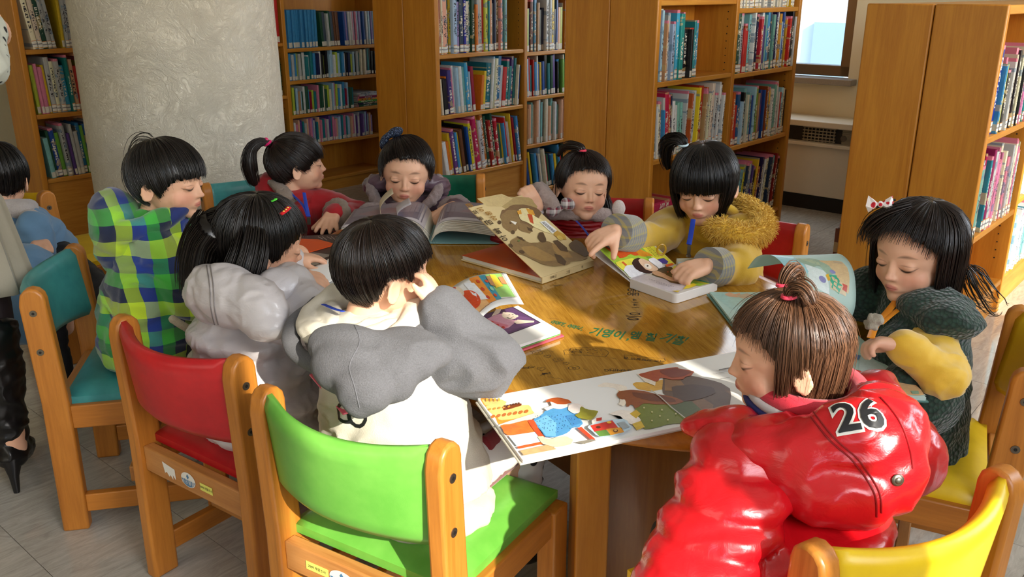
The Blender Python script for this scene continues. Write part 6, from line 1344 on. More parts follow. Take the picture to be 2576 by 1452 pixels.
mb = MB(); torso(mb, k.P - ZX * .035, k.N - ZX * .01, k.fwd, (.145, .15, .142, .125, .085), (.125, .128, .115, .10, .075))
for a in k.arms: sleeve(mb, a, (.050, .056, .050, .044), .95)
blob('coat', mb, PLAID, .0055, k.root, 5, wrinkle(.007, 16, .001))
BM = frame(k.fwd); mb = MB(); hb = k.N + ZX * .015
ring(mb, hb - k.fwd * .028 - ZX * .022, frame((k.fwd + ZX * .25).normalized()), .092, .080, .026, seed=1); mb.ell(hb - k.fwd * .085 - ZX * .03, (.105, .055, .085), frame((k.fwd + ZX * .2)), n=22); mb.ell(hb - k.fwd * .095 - ZX * .085, (.075, .045, .06), BM, n=18)
blob('hood', mb, PLAID, .005, k.root, 8, wrinkle(.004, 18, .001))
mb = MB(); ring(mb, hb + k.fwd * .03 - ZX * .015, frame((k.fwd + ZX * .7).normalized()), .068, .055, .018); blob('inner_collar', mb, fabric('collar_navy_fleece', '#14296b'), .004, k.root, 2)
mb = MB(); q = PZ(480, 795, 1.86); mb.box(q, (.07, .015, .055), frame((k.fwd - ZX * .2 + k.lat)));
fz = MB(); 
for i in range(9): t = i / 8; fz.ell(q + k.fwd * (-.035 + .06 * t) + ZX * (-.0 - .045 * t * (1.3 - t * .4)) + k.lat * .012, .010, n=8)
blob('pocket_trim', fz, fuzzy('cream_fleece_trim', '#b9ad90', 300), .004, k.root, 2)
legs(k.root, k.P, k.fwd, plain('trousers_black', '#111318', .7), shoe=plain('trainer_black_lime', '#1a1c1f', .4))
hair(k.root, k.HM, H_BLK, (-.05, -.35, .93), [(0, .022), (46, .020), (60, .006), (74, -.022), (82, -.036), (90, -.004), (108, -.006), (125, -.055), (180, -.072)], None, n=1300, thick=1.06, jag=.002, endj=.004, seed=3, fly=.01)
mb_ = bundle(k.root, k.HM, H_BLK, [(-.02, -.045, .095), (-.025, -.080, .092), (-.025, -.105, .060), (-.02, -.112, .025)], .020, 26, 5, 'flyaway_hair', flare=.6, rad=.0008, core=False)
strap(k.root, [k.N + k.fwd * .075 - ZX * .01 + k.lat * .04, k.N + k.fwd * .115 - ZX * .05 + k.lat * .01, k.N + k.fwd * .13 - ZX * .11], .012, M_LAN)
finish(k)
# ---------------------------------------------------------------- 2 child in the silver jacket
hc = PZ(652, 612, 1.74)
SILV = shiny('silver_quilt', '#c8c3c5', .34, .25, .25, 26)
k = kid('child with long black hair tied in two, in silver quilted jacket on the red chair', hc, (.84, .54), 12, 4, .97, (.62, .78), (-.515, 1.63, .42), voxel=.0038,
        hands=[dict(s=1, w=PZ(722, 698, 1.70), f=(.95, .25, -.10), n=(0, -.2, 1), hint=(.6, -.7, -.4), t=-1, c=(14, 24, 20)), dict(s=-1, w=(-.52, 1.98, .60), f=(.6, .3, 0), n=(0, 0, 1), hint=(-.5, 0, -1))])
LT = frame(k.fwd)
mb = MB(); torso(mb, k.P - ZX * .05, k.N - ZX * .03, k.fwd, (.135, .140, .135, .115, .075), (.115, .12, .11, .095, .07))
for z_, a_, d_ in ((.37, .148, .128), (.43, .152, .130), (.49, .148, .124), (.55, .138, .112)):
    c_ = k.P.lerp(k.N, (z_ - k.P.z) / (k.N.z - k.P.z)); c_.z = z_; mb.ell(c_, (a_, d_, .042), LT, n=28)
for a in k.arms: sleeve(mb, a, (.056, .052, .045, .038), .97, 5, .16)
blob('jacket', mb, SILV, .0045, k.root, 3, wrinkle(.003, 34, .001, (1, 1, .6)))
mb = MB(); sfit(mb, [(575, 745, 1.62, .095, .050, .062, LT), (640, 765, 1.58, .085, .045, .055, LT), (530, 740, 1.66, .055, .045, .060, LT), (660, 810, 1.56, .060, .035, .035, LT), (700, 720, 1.66, .050, .05, .035, LT)])
ring(mb, k.N + ZX * .008 - k.fwd * .012, frame((k.fwd + ZX * .4).normalized()), .085, .072, .022)
hd2 = blob('hood', mb, SILV, .0045, k.root, 12, wrinkle(.0025, 26, .0006))
for o_ in (0, 9): stitch('hood_seam', [(520 + o_, 668), (528 + o_, 720), (532 + o_, 780), (545 + o_, 835)], hd2, .0012, plain('seam_grey', '#77706e', .5), k.root)
legs(k.root, k.P, k.fwd, plain('trousers_black', '#111318', .7))
hair(k.root, k.HM, H_BLK, (.0, -.15, .98), [(0, .045), (40, .040), (62, .02), (78, -.012), (95, -.02), (110, -.035), (180, -.07)], None, n=1300, thick=1.05, seed=7, endj=.004)
bundle(k.root, k.HM, H_BLK, [(.055, -.035, .035), (.082, -.045, .0), (.088, -.055, -.05), (.080, -.05, -.10), (.085, -.03, -.145), (.10, -.01, -.165)], .040, 420, 8, 'pigtail', rprof=[(0, .8), (.3, 1), (.7, .8), (1, .35)], flare=.15)
bundle(k.root, k.HM, H_BLK, [(-.01, -.07, .040), (-.040, -.088, .01), (-.050, -.100, -.045), (-.058, -.105, -.10), (-.085, -.105, -.145)], .040, 460, 9, 'pigtail', rprof=[(0, .8), (.3, 1), (.7, .8), (1, .4)], flare=.25)
bundle(k.root, k.HM, H_BLK, [(.0, -.09, .03), (-.02, -.10, -.01), (-.02, -.105, -.06), (-.01, -.10, -.10)], .055, 380, 10, 'back_hair', rprof=[(0, .9), (1, .9)], flare=.1)
M_CLIP = plain('clip_red', '#d8202a', .25)
cl = [k.HM @ (SC0 + Vector((x * SCR.x, y * SCR.y, z * SCR.z)) * 1.10) for x, y, z in ((.50, .40, .78), (.62, .30, .72), (.72, .18, .66))]
mb = MB(); mb.tube(smooth_prof(cl, 10), [(.0065, .002)] * 10, 8); hcl = build('hair_clip', mb, M_CLIP, k.root, smooth=True)
mb = MB()
for i in (2, 4, 6): mb.ell(smooth_prof(cl, 10)[i] + (smooth_prof(cl, 10)[i] - k.HM.translation).normalized() * .002, .0022, n=8)
build('dots', mb, plain('clip_yellow', '#f0d24a', .3), hcl, smooth=True)
gq = k.HM @ (SC0 + Vector((.42 * SCR.x, .10 * SCR.y, .90 * SCR.z)) * 1.09); mb = MB(); ring(mb, gq, frame((1, 0, .4)), .006, .006, .0018, 20, 6); build('hair_tie', mb, plain('tie_green', '#52d43c', .4), k.root, smooth=True)
finish(k)
# ---------------------------------------------------------------- 3 child with the grey hood
hc = PZ(965, 682, 1.49)
GREY = fuzzy('grey_fleece', '#616165', 420, .5, .002, .05); CREAM = fabric('cream_fleece', '#cbc4b4', .9, .4, 500, .1, .06)
k = kid('child with short dark hair in cream jacket with grey hood, on light green chair', hc, (.86, .50), 4, 3, .90, (.50, .86), (-.165, 1.335, .42), voxel=.0038,
        hands=[dict(s=1, w=PZ(1098, 775, 1.46), f=(-.25, .35, .95), n=(.9, -.2, 0), hint=(.9, -.2, -.6), t=-1, c=(25, 35, 25), sp=5), dict(s=-1, w=(-.24, 1.66, .61), f=(.5, .8, 0), n=(0, 0, 1), hint=(-.6, 0, -1))])
mb = MB(); torso(mb, k.P - ZX * .06, k.N - ZX * .01, k.fwd, (.145, .150, .142, .122, .085), (.120, .122, .110, .095, .07))
jk = blob('jacket', mb, CREAM, .005, k.root, 2, wrinkle(.006, 15, .001))
mb = MB()
for a in k.arms: sleeve(mb, a, (.052, .058, .056, .044) if a[0] > 0 else (.046, .046, .044, .040), .93)
blob('sleeves', mb, GREY, .005, k.root, 6, wrinkle(.007, 17, .001))
LT = frame(k.fwd); hb = k.N
mb = MB(); ring(mb, hb - k.fwd * .024 - ZX * .010, frame((k.fwd + ZX * .35).normalized()), .122, .100, .016, seed=2)
sfit(mb, [(885, 885, 1.36, .085, .042, .042, LT), (1040, 880, 1.37, .070, .040, .036, LT), (990, 900, 1.35, .080, .042, .040, LT), (880, 930, 1.33, .072, .040, .045, LT), (955, 940, 1.33, .068, .038, .045, LT), (912, 975, 1.30, .050, .034, .042, LT), (905, 1010, 1.30, .026, .024, .028, LT)])
hdg = blob('hood', mb, GREY, .0045, k.root, 14, wrinkle(.003, 15, .0006))
stitch('hood_seam', [(890, 815), (905, 860), (880, 920), (893, 975), (905, 1025)], hdg, .0008, plain('seam_charcoal', '#66666b', .9), k.root)
mb = MB(); ring(mb, hb - k.fwd * .010 + ZX * .006, frame((k.fwd + ZX * .30).normalized()), .098, .078, .021, wob=.005, seed=1); ring(mb, hb + ZX * .004, frame((k.fwd + ZX * .2).normalized()), .064, .052, .020, wob=.004, seed=3); blob('hood_lining', mb, CREAM, .004, k.root, 2, wrinkle(.004, 24, .001))
W = k.arms[0][3]; Eb = k.arms[0][2]; cu = MB(); ring(cu, Eb.lerp(W, .95), frame((W - Eb).cross(k.lat + ZX * .01), up=(W - Eb)), .026, .026, .011); 
cuf = MB().tube([Eb.lerp(W, .88), Eb.lerp(W, 1.02)], [.029, .026], 20); build('cuff', cuf, plaidmat('rib_check', ([(0, '#d9d4c6'), (.4, '#8d929a'), (.7, '#ece8dc')], [(0, '#cfcabd'), (.5, '#a2a4a6')]), 60), k.root, smooth=True)
PENG = NT('printed_cotton'); v = PENG.coord('Object'); vo = PENG.node('ShaderNodeTexVoronoi'); vo.inputs['Scale'].default_value = 26; PENG.link(v, vo.inputs['Vector']); vo2 = PENG.noise(v, 30, 2, .5)
PENG.set(Base_Color=PENG.ramp(PENG.math('ADD', vo.outputs['Distance'], PENG.math('MULTIPLY', vo2, .3)), [(0, '#1b1b1e'), (.36, '#1b1b1e'), (.40, '#dedcd6'), (1, '#dedcd6')]), Roughness=.85)
lg = legs(k.root, k.P, k.fwd, PENG.mat, knee_z=.405, L=.21, spread=.085)
mb = MB(); 
for s in (-1, 1):
    h_ = k.P + k.lat * s * .09 + k.fwd * .05; mb.tube([h_ - ZX * .005 + k.fwd * .02, h_ + k.fwd * .17 - ZX * .01], [(.020, .056)] * 2, 12, up=ZX)
blob('red_panels', mb, fabric('maroon_cotton', '#7d0f1a'), .005, k.root, 2)
def embroid(txt, px, py, size, mat, Z, nrm, rot=0, name='lettering', lift=.004):
    P0 = PZ(px, py, Z); n_ = Vector(nrm).normalized(); x_ = ZX.cross(n_).normalized(); y_ = n_.cross(x_); M = Matrix((x_, y_, n_)).transposed().to_4x4() @ Matrix.Rotation(math.radians(rot), 4, 'Z'); M.translation = P0 + n_ * lift
    return M
def projtext(txt, M, size, target, mat, parent, name='lettering', ring_=True, off=.0012, bold=.0):
    """text pressed on to a garment: each vertex is dropped on to the surface"""
    o = text_mesh(txt, size, Matrix.Identity(4), name, mat, parent, bold=bold); me = o.data; bm = bmesh.new(); bm.from_mesh(me)
    bmesh.ops.triangulate(bm, faces=bm.faces[:])
    for _ in range(4):
        es = [e for e in bm.edges if e.calc_length() > size * .12]
        if es: bmesh.ops.subdivide_edges(bm, edges=es, cuts=1); bmesh.ops.triangulate(bm, faces=bm.faces[:])
    n_ = (M.to_3x3() @ Vector((0, 0, 1))).normalized(); keep = []
    for v in bm.verts:
        p = M @ v.co; hit, loc, nn, idx = target.ray_cast(p + n_ * .12, -n_, distance=.3)
        v.co = (loc + n_ * off) if hit else p
    bm.to_mesh(me); bm.free(); return o
M_EMB = plain('thread_silver', '#a5a19a', .5); M_EMBK = plain('thread_black', '#17171a', .5)
BK = -k.fwd + k.lat * .1
for t, px, py, sz, mt, rt in (('T', 806, 968, .034, M_EMB, -4), ('A', 838, 974, .034, M_EMB, -4), ('S', 1012, 998, .034, M_EMB, 8), ('C', 862, 1040, .05, M_EMBK, -8), ('O', 900, 1052, .05, M_EMBK, -8)):
    projtext(t, patchM(jk, px, py, rt), sz, jk, mt, k.root, bold=.0008)
hair(k.root, k.HM, hairmat('hair_black_brown', '#120d0b', '#30221b', .24), (-.05, -.25, .97), [(0, .038), (45, .038), (60, .026), (72, .006), (86, .016), (106, .014), (120, -.030), (150, -.060), (180, -.066)], None, n=2600, thick=1.055, seed=11, jag=.002, endj=.003, spread=.003, fly=.01, rad=.0010)
mb = MB(); q = k.N + ZX * .03 - k.fwd * .045; mb.tube([q - k.lat * .05, q - k.lat * .02 - k.fwd * .008, q + k.lat * .0 - k.fwd * .01], [(.006, .0012)] * 3, 8); build('lanyard', mb, M_LAN, k.root)
finish(k)
# ---------------------------------------------------------------- 4 child in the red puffer
hc = PZ(1985, 890, 1.235)
REDP = shiny('red_puffer_nylon', '#c8101b', .25, .4, .22, 22)
k = kid('child with thin brown hair in two bunches and glossy red puffer jacket numbered 26', hc, (-.98, .16), 6, 2, .89, (-.45, .89), (.415, 1.02, .42), neck=None, voxel=.0038,
        hands=[dict(s=-1, w=PZ(1700, 1600, 1.18), f=(-.3, .7, -.5), n=(0, 0, 1), e=PZ(1830, 1330, 1.18)), dict(s=1, w=(.55, 1.30, .58), f=(-.3, .9, 0), n=(0, 0, 1), hint=(1, 0, -.8))])
LT = frame(k.fwd); mb = MB(); torso(mb, k.P - ZX * .05, k.N - ZX * .035, k.fwd, (.128, .128, .128, .115, .085), (.105, .105, .10, .09, .07))
sfit(mb, [(1865, 1145, 1.18, .070, .07, .046), (1850, 1232, 1.15, .083, .078, .035), (1812, 1318, 1.13, .082, .075, .033), (1765, 1398, 1.11, .076, .070, .032), (1730, 1474, 1.09, .073, .067, .032)])
for (x_, y_, Z_, w_, h_) in ((2015, 1330, 1.18, .140, .034), (1980, 1405, 1.16, .142, .034), (1955, 1480, 1.14, .142, .034)): mb.ell(PZ(x_, y_, Z_), (w_, .105, h_), LT, n=26)
for a in k.arms[1:]: sleeve(mb, a, (.070, .068, .060, .046), .98, 4, .2, 30)
pj = blob('puffer_jacket', mb, REDP, .0045, k.root, 2, wrinkle(.0022, 26, .0005, (1, 1, .5)))
hb = k.N + ZX * .0; back = (-k.fwd + k.lat * .12).normalized()
mb = MB(); sfit(mb, [(1870, 1110, 1.20, .056, .055, .040), (1960, 1140, 1.17, .082, .058, .055), (2070, 1165, 1.14, .092, .056, .066), (2155, 1145, 1.13, .088, .056, .078), (2120, 1235, 1.12, .080, .050, .052), (2205, 1190, 1.13, .064, .052, .066), (2215, 1090, 1.15, .062, .058, .062), (2212, 1040, 1.20, .048, .055, .042), (2205, 985, 1.28, .034, .045, .034), (2000, 1120, 1.15, .092, .05, .032), (1800, 1075, 1.22, .038, .040, .020), (1765, 1078, 1.23, .030, .03, .014), (1850, 1070, 1.21, .045, .045, .024)])
hd = blob('hood', mb, REDP, .0042, k.root, 9, wrinkle(.0035, 24, .0006, (1, 1, .8)))
mb = MB(); ring(mb, hb + ZX * .030 + k.fwd * .008, frame((k.fwd + ZX * .1).normalized()), .072, .066, .015); o = blob('rib_collar', mb, fabric('collar_red_knit', '#c22438', .8), .0035, k.root, 2, label=None) if False else blob('rib_collar', mb, fabric('collar_red_knit', '#c22438', .8), .0035, k.root, 2)
for dz, r_, cname, cc in ((.018, .0875, 'stripe_grey', '#b9b4b4'), (.008, .0915, 'stripe_navy', '#1b2360')):
    mb = MB(); ring(mb, hb + ZX * dz + k.fwd * .005, frame((k.fwd + ZX * .1).normalized()), r_, r_ - .008, .0065); blob('collar_stripe', mb, plain(cname, cc, .7), .003, k.root, 1)
# number patch pressed on to the hood
M = patchM(hd, 2160, 1046, 24)
projtext('26', M, .060, hd, M_STW, k.root, 'number_outline', off=.0012, bold=.0040); projtext('26', M, .060, hd, M_EMBK, k.root, 'number', off=.0026, bold=.0012)
# hood seams and snap
def dropline(pts, target, n_, off=.0005):
    out = []
    for p in pts:
        hit, loc, nn, idx = target.ray_cast(p + n_ * .2, -n_, distance=.5)
        if hit: out.append(loc + nn * off)
    return out
for pxs in ([(2030, 1035), (2085, 1105), (2150, 1165), (2198, 1240), (2205, 1300)], [(2215, 1000), (2262, 1060), (2288, 1130), (2296, 1180)], [(2042, 1031), (2097, 1100), (2162, 1160), (2210, 1236), (2217, 1290)]):
    stitch('seam', pxs, hd, .0012, plain('seam_red', '#8e0a14', .4), k.root)
sn = camline([(2258, 1208), (2259, 1209)], hd, .001, 2)
if sn: M_ = patchM(hd, 2258, 1208); mb = MB(); mb.ell((0, 0, .001), (.008, .008, .002), n=16); mb.ell((0, 0, .003), (.0045, .0045, .0015), n=12); mb.v = [tuple(M_ @ Vector(p)) for p in mb.v]; build('snap', mb, M_SCREW, k.root, smooth=True)
legs(k.root, k.P, k.fwd, plain('trousers_black', '#111318', .7))
hair(k.root, k.HM, H_BR, (.0, -.05, .99), [(0, .058), (35, .054), (55, .040), (68, .020), (80, -.03), (92, -.030), (105, -.030), (122, -.075), (180, -.085)], [(0, 1), (69, 1), (70, -.06), (84, -.075), (85, 1), (105, 1), (106, -.088), (180, -.098)], n=2900, thick=1.035, seed=21, jag=.004, endj=.012, tuck=.35, fly=.06, rad=.0007)
for s_, sd_ in ((-1, 4), (1, 5)):
    bundle(k.root, k.HM, H_BR, [(s_ * .030, .005, .100), (s_ * .036, -.005, .120), (s_ * .052, -.02, .122), (s_ * .060, -.03, .100)], .013, 90, sd_, 'hair_bunch', flare=.8)
    mb = MB(); ring(mb, k.HM @ Vector((s_ * .031, .003, .105)), frame(k.HM.to_3x3() @ Vector((0, 1, 0))), .008, .008, .0035, 16, 6); build('hair_tie', mb, plain('tie_pink', '#e0405a', .4), k.root, smooth=True)
finish(k)
# ---------------------------------------------------------------- 5 child in the dark green vest
hc = PZ(2308, 634, 1.64)
VEST = NT('boucle_green'); v = VEST.coord('Object'); vo = VEST.node('ShaderNodeTexVoronoi'); vo.inputs['Scale'].default_value = 130; VEST.link(v, vo.inputs['Vector'])
VEST.set(Base_Color=VEST.ramp(vo.outputs['Distance'], [(0, '#2c4a3c'), (.8, '#12241c')]), Roughness=.95); VEST.b.inputs['Sheen Weight'].default_value = .3; VEST.bump(vo.outputs['Distance'], 1.0, .004); VEST = VEST.mat
YVEL = fabric('yellow_velour', '#e2b52a', .7, .2, 600, .6, .08)
k = kid('child with long dark hair and red-dotted bow in dark green fleecy vest', hc, (-.84, -.54), 8, 0, .95, (-.92, .38), (.80, 1.57, .42), hands=[dict(s=-1, w=PZ(2272, 868, 1.50), e=PZ(2372, 950, 1.50), f=(-.95, .15, .05), n=(.1, .3, 1), t=1, c=(35, 55, 40), th=(25, 5), sp=3), dict(s=1, w=(.60, 1.68, .62), f=(-1, 0, -.1), n=(0, 0, 1), hint=(0, .5, -1))])
mb = MB(); torso(mb, k.P - ZX * .085, k.N - ZX * .012, k.fwd, (.125, .122, .118, .112, .09), (.105, .102, .098, .09, .075))
sfit(mb, [(2385, 800, 1.56, .060, .060, .036), (2350, 775, 1.60, .07, .06, .04), (2185, 745, 1.76, .055, .05, .06), (2310, 1000, 1.55, .075, .065, .075), (2295, 900, 1.62, .08, .07, .08)])
blob('vest', mb, VEST, .005, k.root, 8, wrinkle(.005, 14, .0015))
mb = MB()
for a in k.arms: sleeve(mb, a, (.042, .045, .043, .032), .97, 6, .06)
blob('sleeves', mb, YVEL, .0045, k.root, 4, wrinkle(.004, 26, .0008))
mb = MB(); ring(mb, k.N + ZX * .012 + k.fwd * .012, frame((k.fwd + ZX * .5).normalized()), .066, .060, .019); blob('collar', mb, YVEL, .004, k.root, 2, wrinkle(.003, 40, .001))
rib = plain('ribbon_orange', '#e08a1c', .45)
strap(k.root, [PZ(2258, 752, 1.64), PZ(2232, 785, 1.60), PZ(2205, 815, 1.55), PZ(2190, 850, 1.50)], .013, rib, 'ribbon'); strap(k.root, [PZ(2280, 765, 1.63), PZ(2245, 790, 1.59), PZ(2215, 815, 1.55)], .011, rib, 'ribbon')
legs(k.root, k.P, k.fwd, plain('trousers_black', '#111318', .7))
hair(k.root, k.HM, H_DK, (-.15, -.18, .97), [(0, .072), (20, .066), (40, .050), (60, .022), (75, -.01), (180, -.07)], [(0, 1), (62, 1), (63, -.095), (90, -.115), (180, -.125)], n=2200, thick=1.07, seed=31, endj=.018, tuck=.15, back=.15, fly=.05, spread=.006)
bundle(k.root, k.HM, H_DK, [(.00, .03, .103), (.03, .060, .088), (.055, .075, .060), (.068, .070, .025)], .022, 120, 33, 'fringe', flare=.5, core=False, rprof=[(0, .6), (.5, 1), (1, .7)])
bundle(k.root, k.HM, H_DK, [(-.075, -.05, -.03), (-.085, -.075, -.08), (-.09, -.11, -.12), (-.085, -.15, -.135)], .040, 45, 34, 'loose_ends', flare=.8, core=False)
bq = PZ(2212, 512, 1.60); BOWM = NT('bow_dots'); v = BOWM.coord('Object'); vo = BOWM.node('ShaderNodeTexVoronoi'); vo.inputs['Scale'].default_value = 78; vo.inputs['Randomness'].default_value = .3; BOWM.link(v, vo.inputs['Vector'])
BOWM.set(Base_Color=BOWM.ramp(vo.outputs['Distance'], [(0, '#c3122a'), (.40, '#c3122a'), (.44, '#efe6e2'), (1, '#efe6e2')]), Roughness=.5)
mb = MB()
for s_ in (-1, 1): mb.add([bq, bq + V(s_ * .022, 0, .015), bq + V(s_ * .026, -.004, -.004), bq + V(s_ * .018, 0, -.017), bq + V(s_ * .013, -.012, .006), bq + V(s_ * .014, -.012, -.007)], [(0, 4, 1), (1, 4, 5, 2), (0, 5, 4), (0, 3, 5), (3, 2, 5), (0, 1, 2, 3)])
mb.ell(bq + V(0, -.005, 0), (.005, .006, .006), n=10); build('dotted_bow', mb, BOWM.mat, k.root)
mb = MB(); mb.tube([bq + V(-.004, 0, -.008), bq + V(.012, .002, .002), bq + V(.030, .004, .006)], .0022, 8); build('hairpin', mb, M_BLACK, k.root)
finish(k)
o = MB(); gq = PZ(2200, 812, 1.455)
for i in range(26): o.ell(gq + V(random.uniform(-.012, .012), random.uniform(-.010, .010), random.uniform(-.008, .012)), .0055, n=8)
pom = blob('pompom', o, fuzzy('pompom_grey', '#a39b88', 500, .5, .002), .0022, None, 1); tag(pom, 'small grey-white pompom at the hand of the child in green', 'pompom')
# ---------------------------------------------------------------- 6 child in the yellow coat
hc = PZ(1772, 463, 2.21)
YW = fabric('mustard_wool', '#cfa62a', .9, .35, 700, .4, .10, 30); TWEED = plaidmat('tweed_cuff', ([(0, '#7b7a78'), (.35, '#a39a6a'), (.6, '#6f7074'), (.85, '#b9a24a')], [(0, '#8a8884'), (.5, '#75777c'), (.8, '#a89a5c')]), 42)
k = kid('child with black bob and topknot in mustard wool coat with furry yellow trim', hc, (-.42, -.91), 13, 3, .99, (-.45, -.89), (.56, 2.32, .42), voxel=.0030,
        hands=[dict(s=1, w=PZ(1548, 582, 2.06), e=PZ(1640, 600, 2.22), f=(-.85, -.5, -.25), n=(-.2, -.4, .9), t=-1, c=(25, 40, 30), th=(50, 5), fi=[(5, 8, 8), (35, 50, 30), (40, 55, 30), (42, 55, 30)], hs=1.15), dict(s=-1, w=PZ(1778, 668, 2.00), e=PZ(1850, 680, 2.08), f=(-.9, -.35, -.15), n=(.0, -.35, 1), t=1, c=(45, 60, 40), th=(20, -10), hs=1.15)])
mb = MB(); torso(mb, k.P - ZX * .05, k.N - ZX * .008, k.fwd, (.150, .148, .138, .122, .080), (.120, .118, .105, .09, .065))
sleeve(mb, k.arms[0], (.050, .052, .046, .036), .62); sleeve(mb, k.arms[1], (.052, .058, .054, .038), .58)
coat = blob('coat', mb, YW, .005, k.root, 5, wrinkle(.005, 13, .0008))
for a in k.arms:
    s_, S, Eb, W = a; mb = MB(); d_ = (W - Eb); mb.tube([Eb.lerp(W, .60), Eb.lerp(W, .62), Eb.lerp(W, .98), Eb.lerp(W, 1.0)], [.040, .047, .043, .030], 24); build('tweed_cuff', mb, TWEED, k.root, smooth=True)
mb = MB(); ring(mb, k.N + ZX * .004 + k.fwd * .020, frame((k.fwd + ZX * .8).normalized()), .070, .052, .017, flat=.7); blob('collar', mb, YW, .004, k.root, 2)
FUR = fuzzy('yellow_fur', '#e6b63c', 120, .25, .006)
mb = MB(); Cf = smooth_prof([PZ(1795, 572, 2.14), PZ(1845, 590, 2.11), PZ(1900, 588, 2.13), PZ(1918, 560, 2.18), PZ(1885, 530, 2.24), PZ(1845, 515, 2.30)], 26); mb.tube(Cf, [.022, .028] + [.031] * 22 + [.028, .02], 14); mb.ell(Cf[0], .022, n=12); mb.ell(Cf[-1], .022, n=12)
fu = blob('fur_trim', mb, FUR, .004, k.root, 1, wrinkle(.004, 60, .003, (1, 1, 1), False))
fr2 = random.Random(4); P_ = []; R_ = []; Hh = []
me_ = fu.data
for i in range(0, len(me_.vertices), max(1, len(me_.vertices) // 2600)):
    v_ = me_.vertices[i]; d_ = (v_.normal + V(fr2.uniform(-.5, .5), fr2.uniform(-.5, .5), fr2.uniform(-.6, .2))).normalized(); P_.append([v_.co, v_.co + d_ * .007, v_.co + d_ * .013 - ZX * .002]); R_.append(.0009); Hh.append(fr2.random())
vs, fs, hv_ = strands_mesh(P_, R_, Hh); me = new_mesh('fur', vs, fs, None, True); at = me.attributes.new('hv', 'FLOAT', 'POINT'); at.data.foreach_set('value', hv_); f_ = link('fur', me, hairmat('fur_yellow', '#d39f2e', '#f2cd66', .6), k.root); f_['kind'] = 'stuff'
mb = MB(); sfit(mb, [(1870, 575, 2.22, .06, .05, .04)]); blob('hood', mb, YW, .005, k.root, 2)
L1 = [PZ(1744, 552, 2.16), PZ(1738, 590, 2.125), PZ(1733, 615, 2.10)]; strap(k.root, L1, .012, M_LAN)
mb = MB(); q_ = PZ(1733, 628, 2.07); mb.box(q_, (.008, .004, .022)); mb.tube([q_ - ZX * .012, q_ - ZX * .018], .006, 8); build('lanyard_clip', mb, M_SCREW, k.root)
bd = PZ(1728, 668, 2.07); mb = MB(); mb.box(bd, (.052, .002, .036), Matrix.Rotation(.1, 3, 'Z')); bdg = build('badge_holder', mb, plain('clear_plastic', '#b9b39c', .15), k.root); mb = MB(); mb.box(bd + V(0, -.0015, -.003), (.044, .001, .026), Matrix.Rotation(.1, 3, 'Z')); build('name_card', mb, plain('card_pale_blue', '#c3d3e4', .4), bdg)
mb = MB(); ring(mb, PZ(1664, 628, 2.10), frame((0, 0, 1), up=V(0, 1, .2)), .010, .013, .0028, 20, 8); build('button', mb, plain('button_mustard', '#b58a1c', .3), k.root, smooth=True)
legs(k.root, k.P, k.fwd, plain('trousers_black', '#111318', .7))
hair(k.root, k.HM, H_BLK, (.02, -.10, .99), [(0, .016), (40, .012), (52, .006), (60, -.02), (180, -.06)], [(0, 1), (48, 1), (49, -.062), (90, -.078), (180, -.082)], n=2200, thick=1.10, seed=41, endj=.003, jag=.001, tuck=.55, fly=.0, spread=.004)
bundle(k.root, k.HM, H_BLK, [(.045, .0, .100), (.062, -.005, .118), (.092, -.01, .105), (.100, -.01, .060), (.092, -.005, .035)], .020, 150, 42, 'topknot', flare=.5)
mb = MB(); ring(mb, k.HM @ Vector((.050, .0, .106)), frame(k.HM.to_3x3() @ Vector((0, 1, 0))), .011, .011, .003, 16, 6); build('hair_tie', mb, plain('tie_pale_blue', '#bcd3dc', .4), k.root, smooth=True)
finish(k)
# ---------------------------------------------------------------- 7 child in the red quilted vest
hc = PZ(1466, 468, 2.42)
REDQ = NT('red_quilt'); v = REDQ.coord('Object'); REDQ.set(Base_Color='#8f0d18', Roughness=.45); wv = REDQ.node('ShaderNodeTexWave'); wv.bands_direction = 'Z'; wv.inputs['Scale'].default_value = 26; wv.inputs['Distortion'].default_value = 2.0; REDQ.link(v, wv.inputs['Vector']); REDQ.bump(wv.outputs['Fac'], .5, .006); REDQ = REDQ.mat
FURP = fuzzy('fur_blush', '#a8958e', 200, .2, .004)
k = kid('child with wispy dark hair in red quilted vest, beside the bear book', hc, (.20, -.97), -2, -5, .95, (-.10, -.99), (.24, 2.50, .42), voxel=.0030, fat=1.05, hands=[dict(s=1, w=PZ(1352, 520, 2.36), f=(-.5, -.2, .8), n=(.3, -.8, 0), hint=(-.5, .5, -1), t=-1, c=(40, 60, 40)), dict(s=-1, w=(.32, 2.26, .60), f=(0, -1, 0), n=(0, 0, 1), hint=(.6, 0, -1))])
mb = MB(); torso(mb, k.P - ZX * .04, k.N - ZX * .01, k.fwd, (.145, .145, .138, .125, .085), (.115, .112, .100, .088, .065))
for a in k.arms: sleeve(mb, a, (.050, .048, .042, .034), .78)
blob('quilted_vest', mb, REDQ, .005, k.root, 2, wrinkle(.004, 20, .001))
mb = MB(); s_, S, Eb, W = k.arms[0]; mb.tube([Eb.lerp(W, .55), Eb.lerp(W, 1.0)], [.030, .024], 16); build('cuff', mb, fabric('shirt_white_print', '#cfc6c8', .8), k.root, smooth=True)
mb = MB(); mb.chain([PZ(1358, 480, 2.40), PZ(1372, 500, 2.38), PZ(1392, 518, 2.36)], [.026, .027, .020], n=16); ring(mb, k.N + ZX * .0, frame((k.fwd + ZX * .3).normalized()), .085, .065, .020); blob('fur_collar', mb, FURP, .004, k.root, 2, wrinkle(.003, 50, .001))
mb = MB(); mb.ell(PZ(1556, 525, 2.44), (.020, .012, .026), n=16); blob('fur_tip', mb, fuzzy('fur_white', '#cfc4bb', 200, .15, .003), .004, k.root, 2)
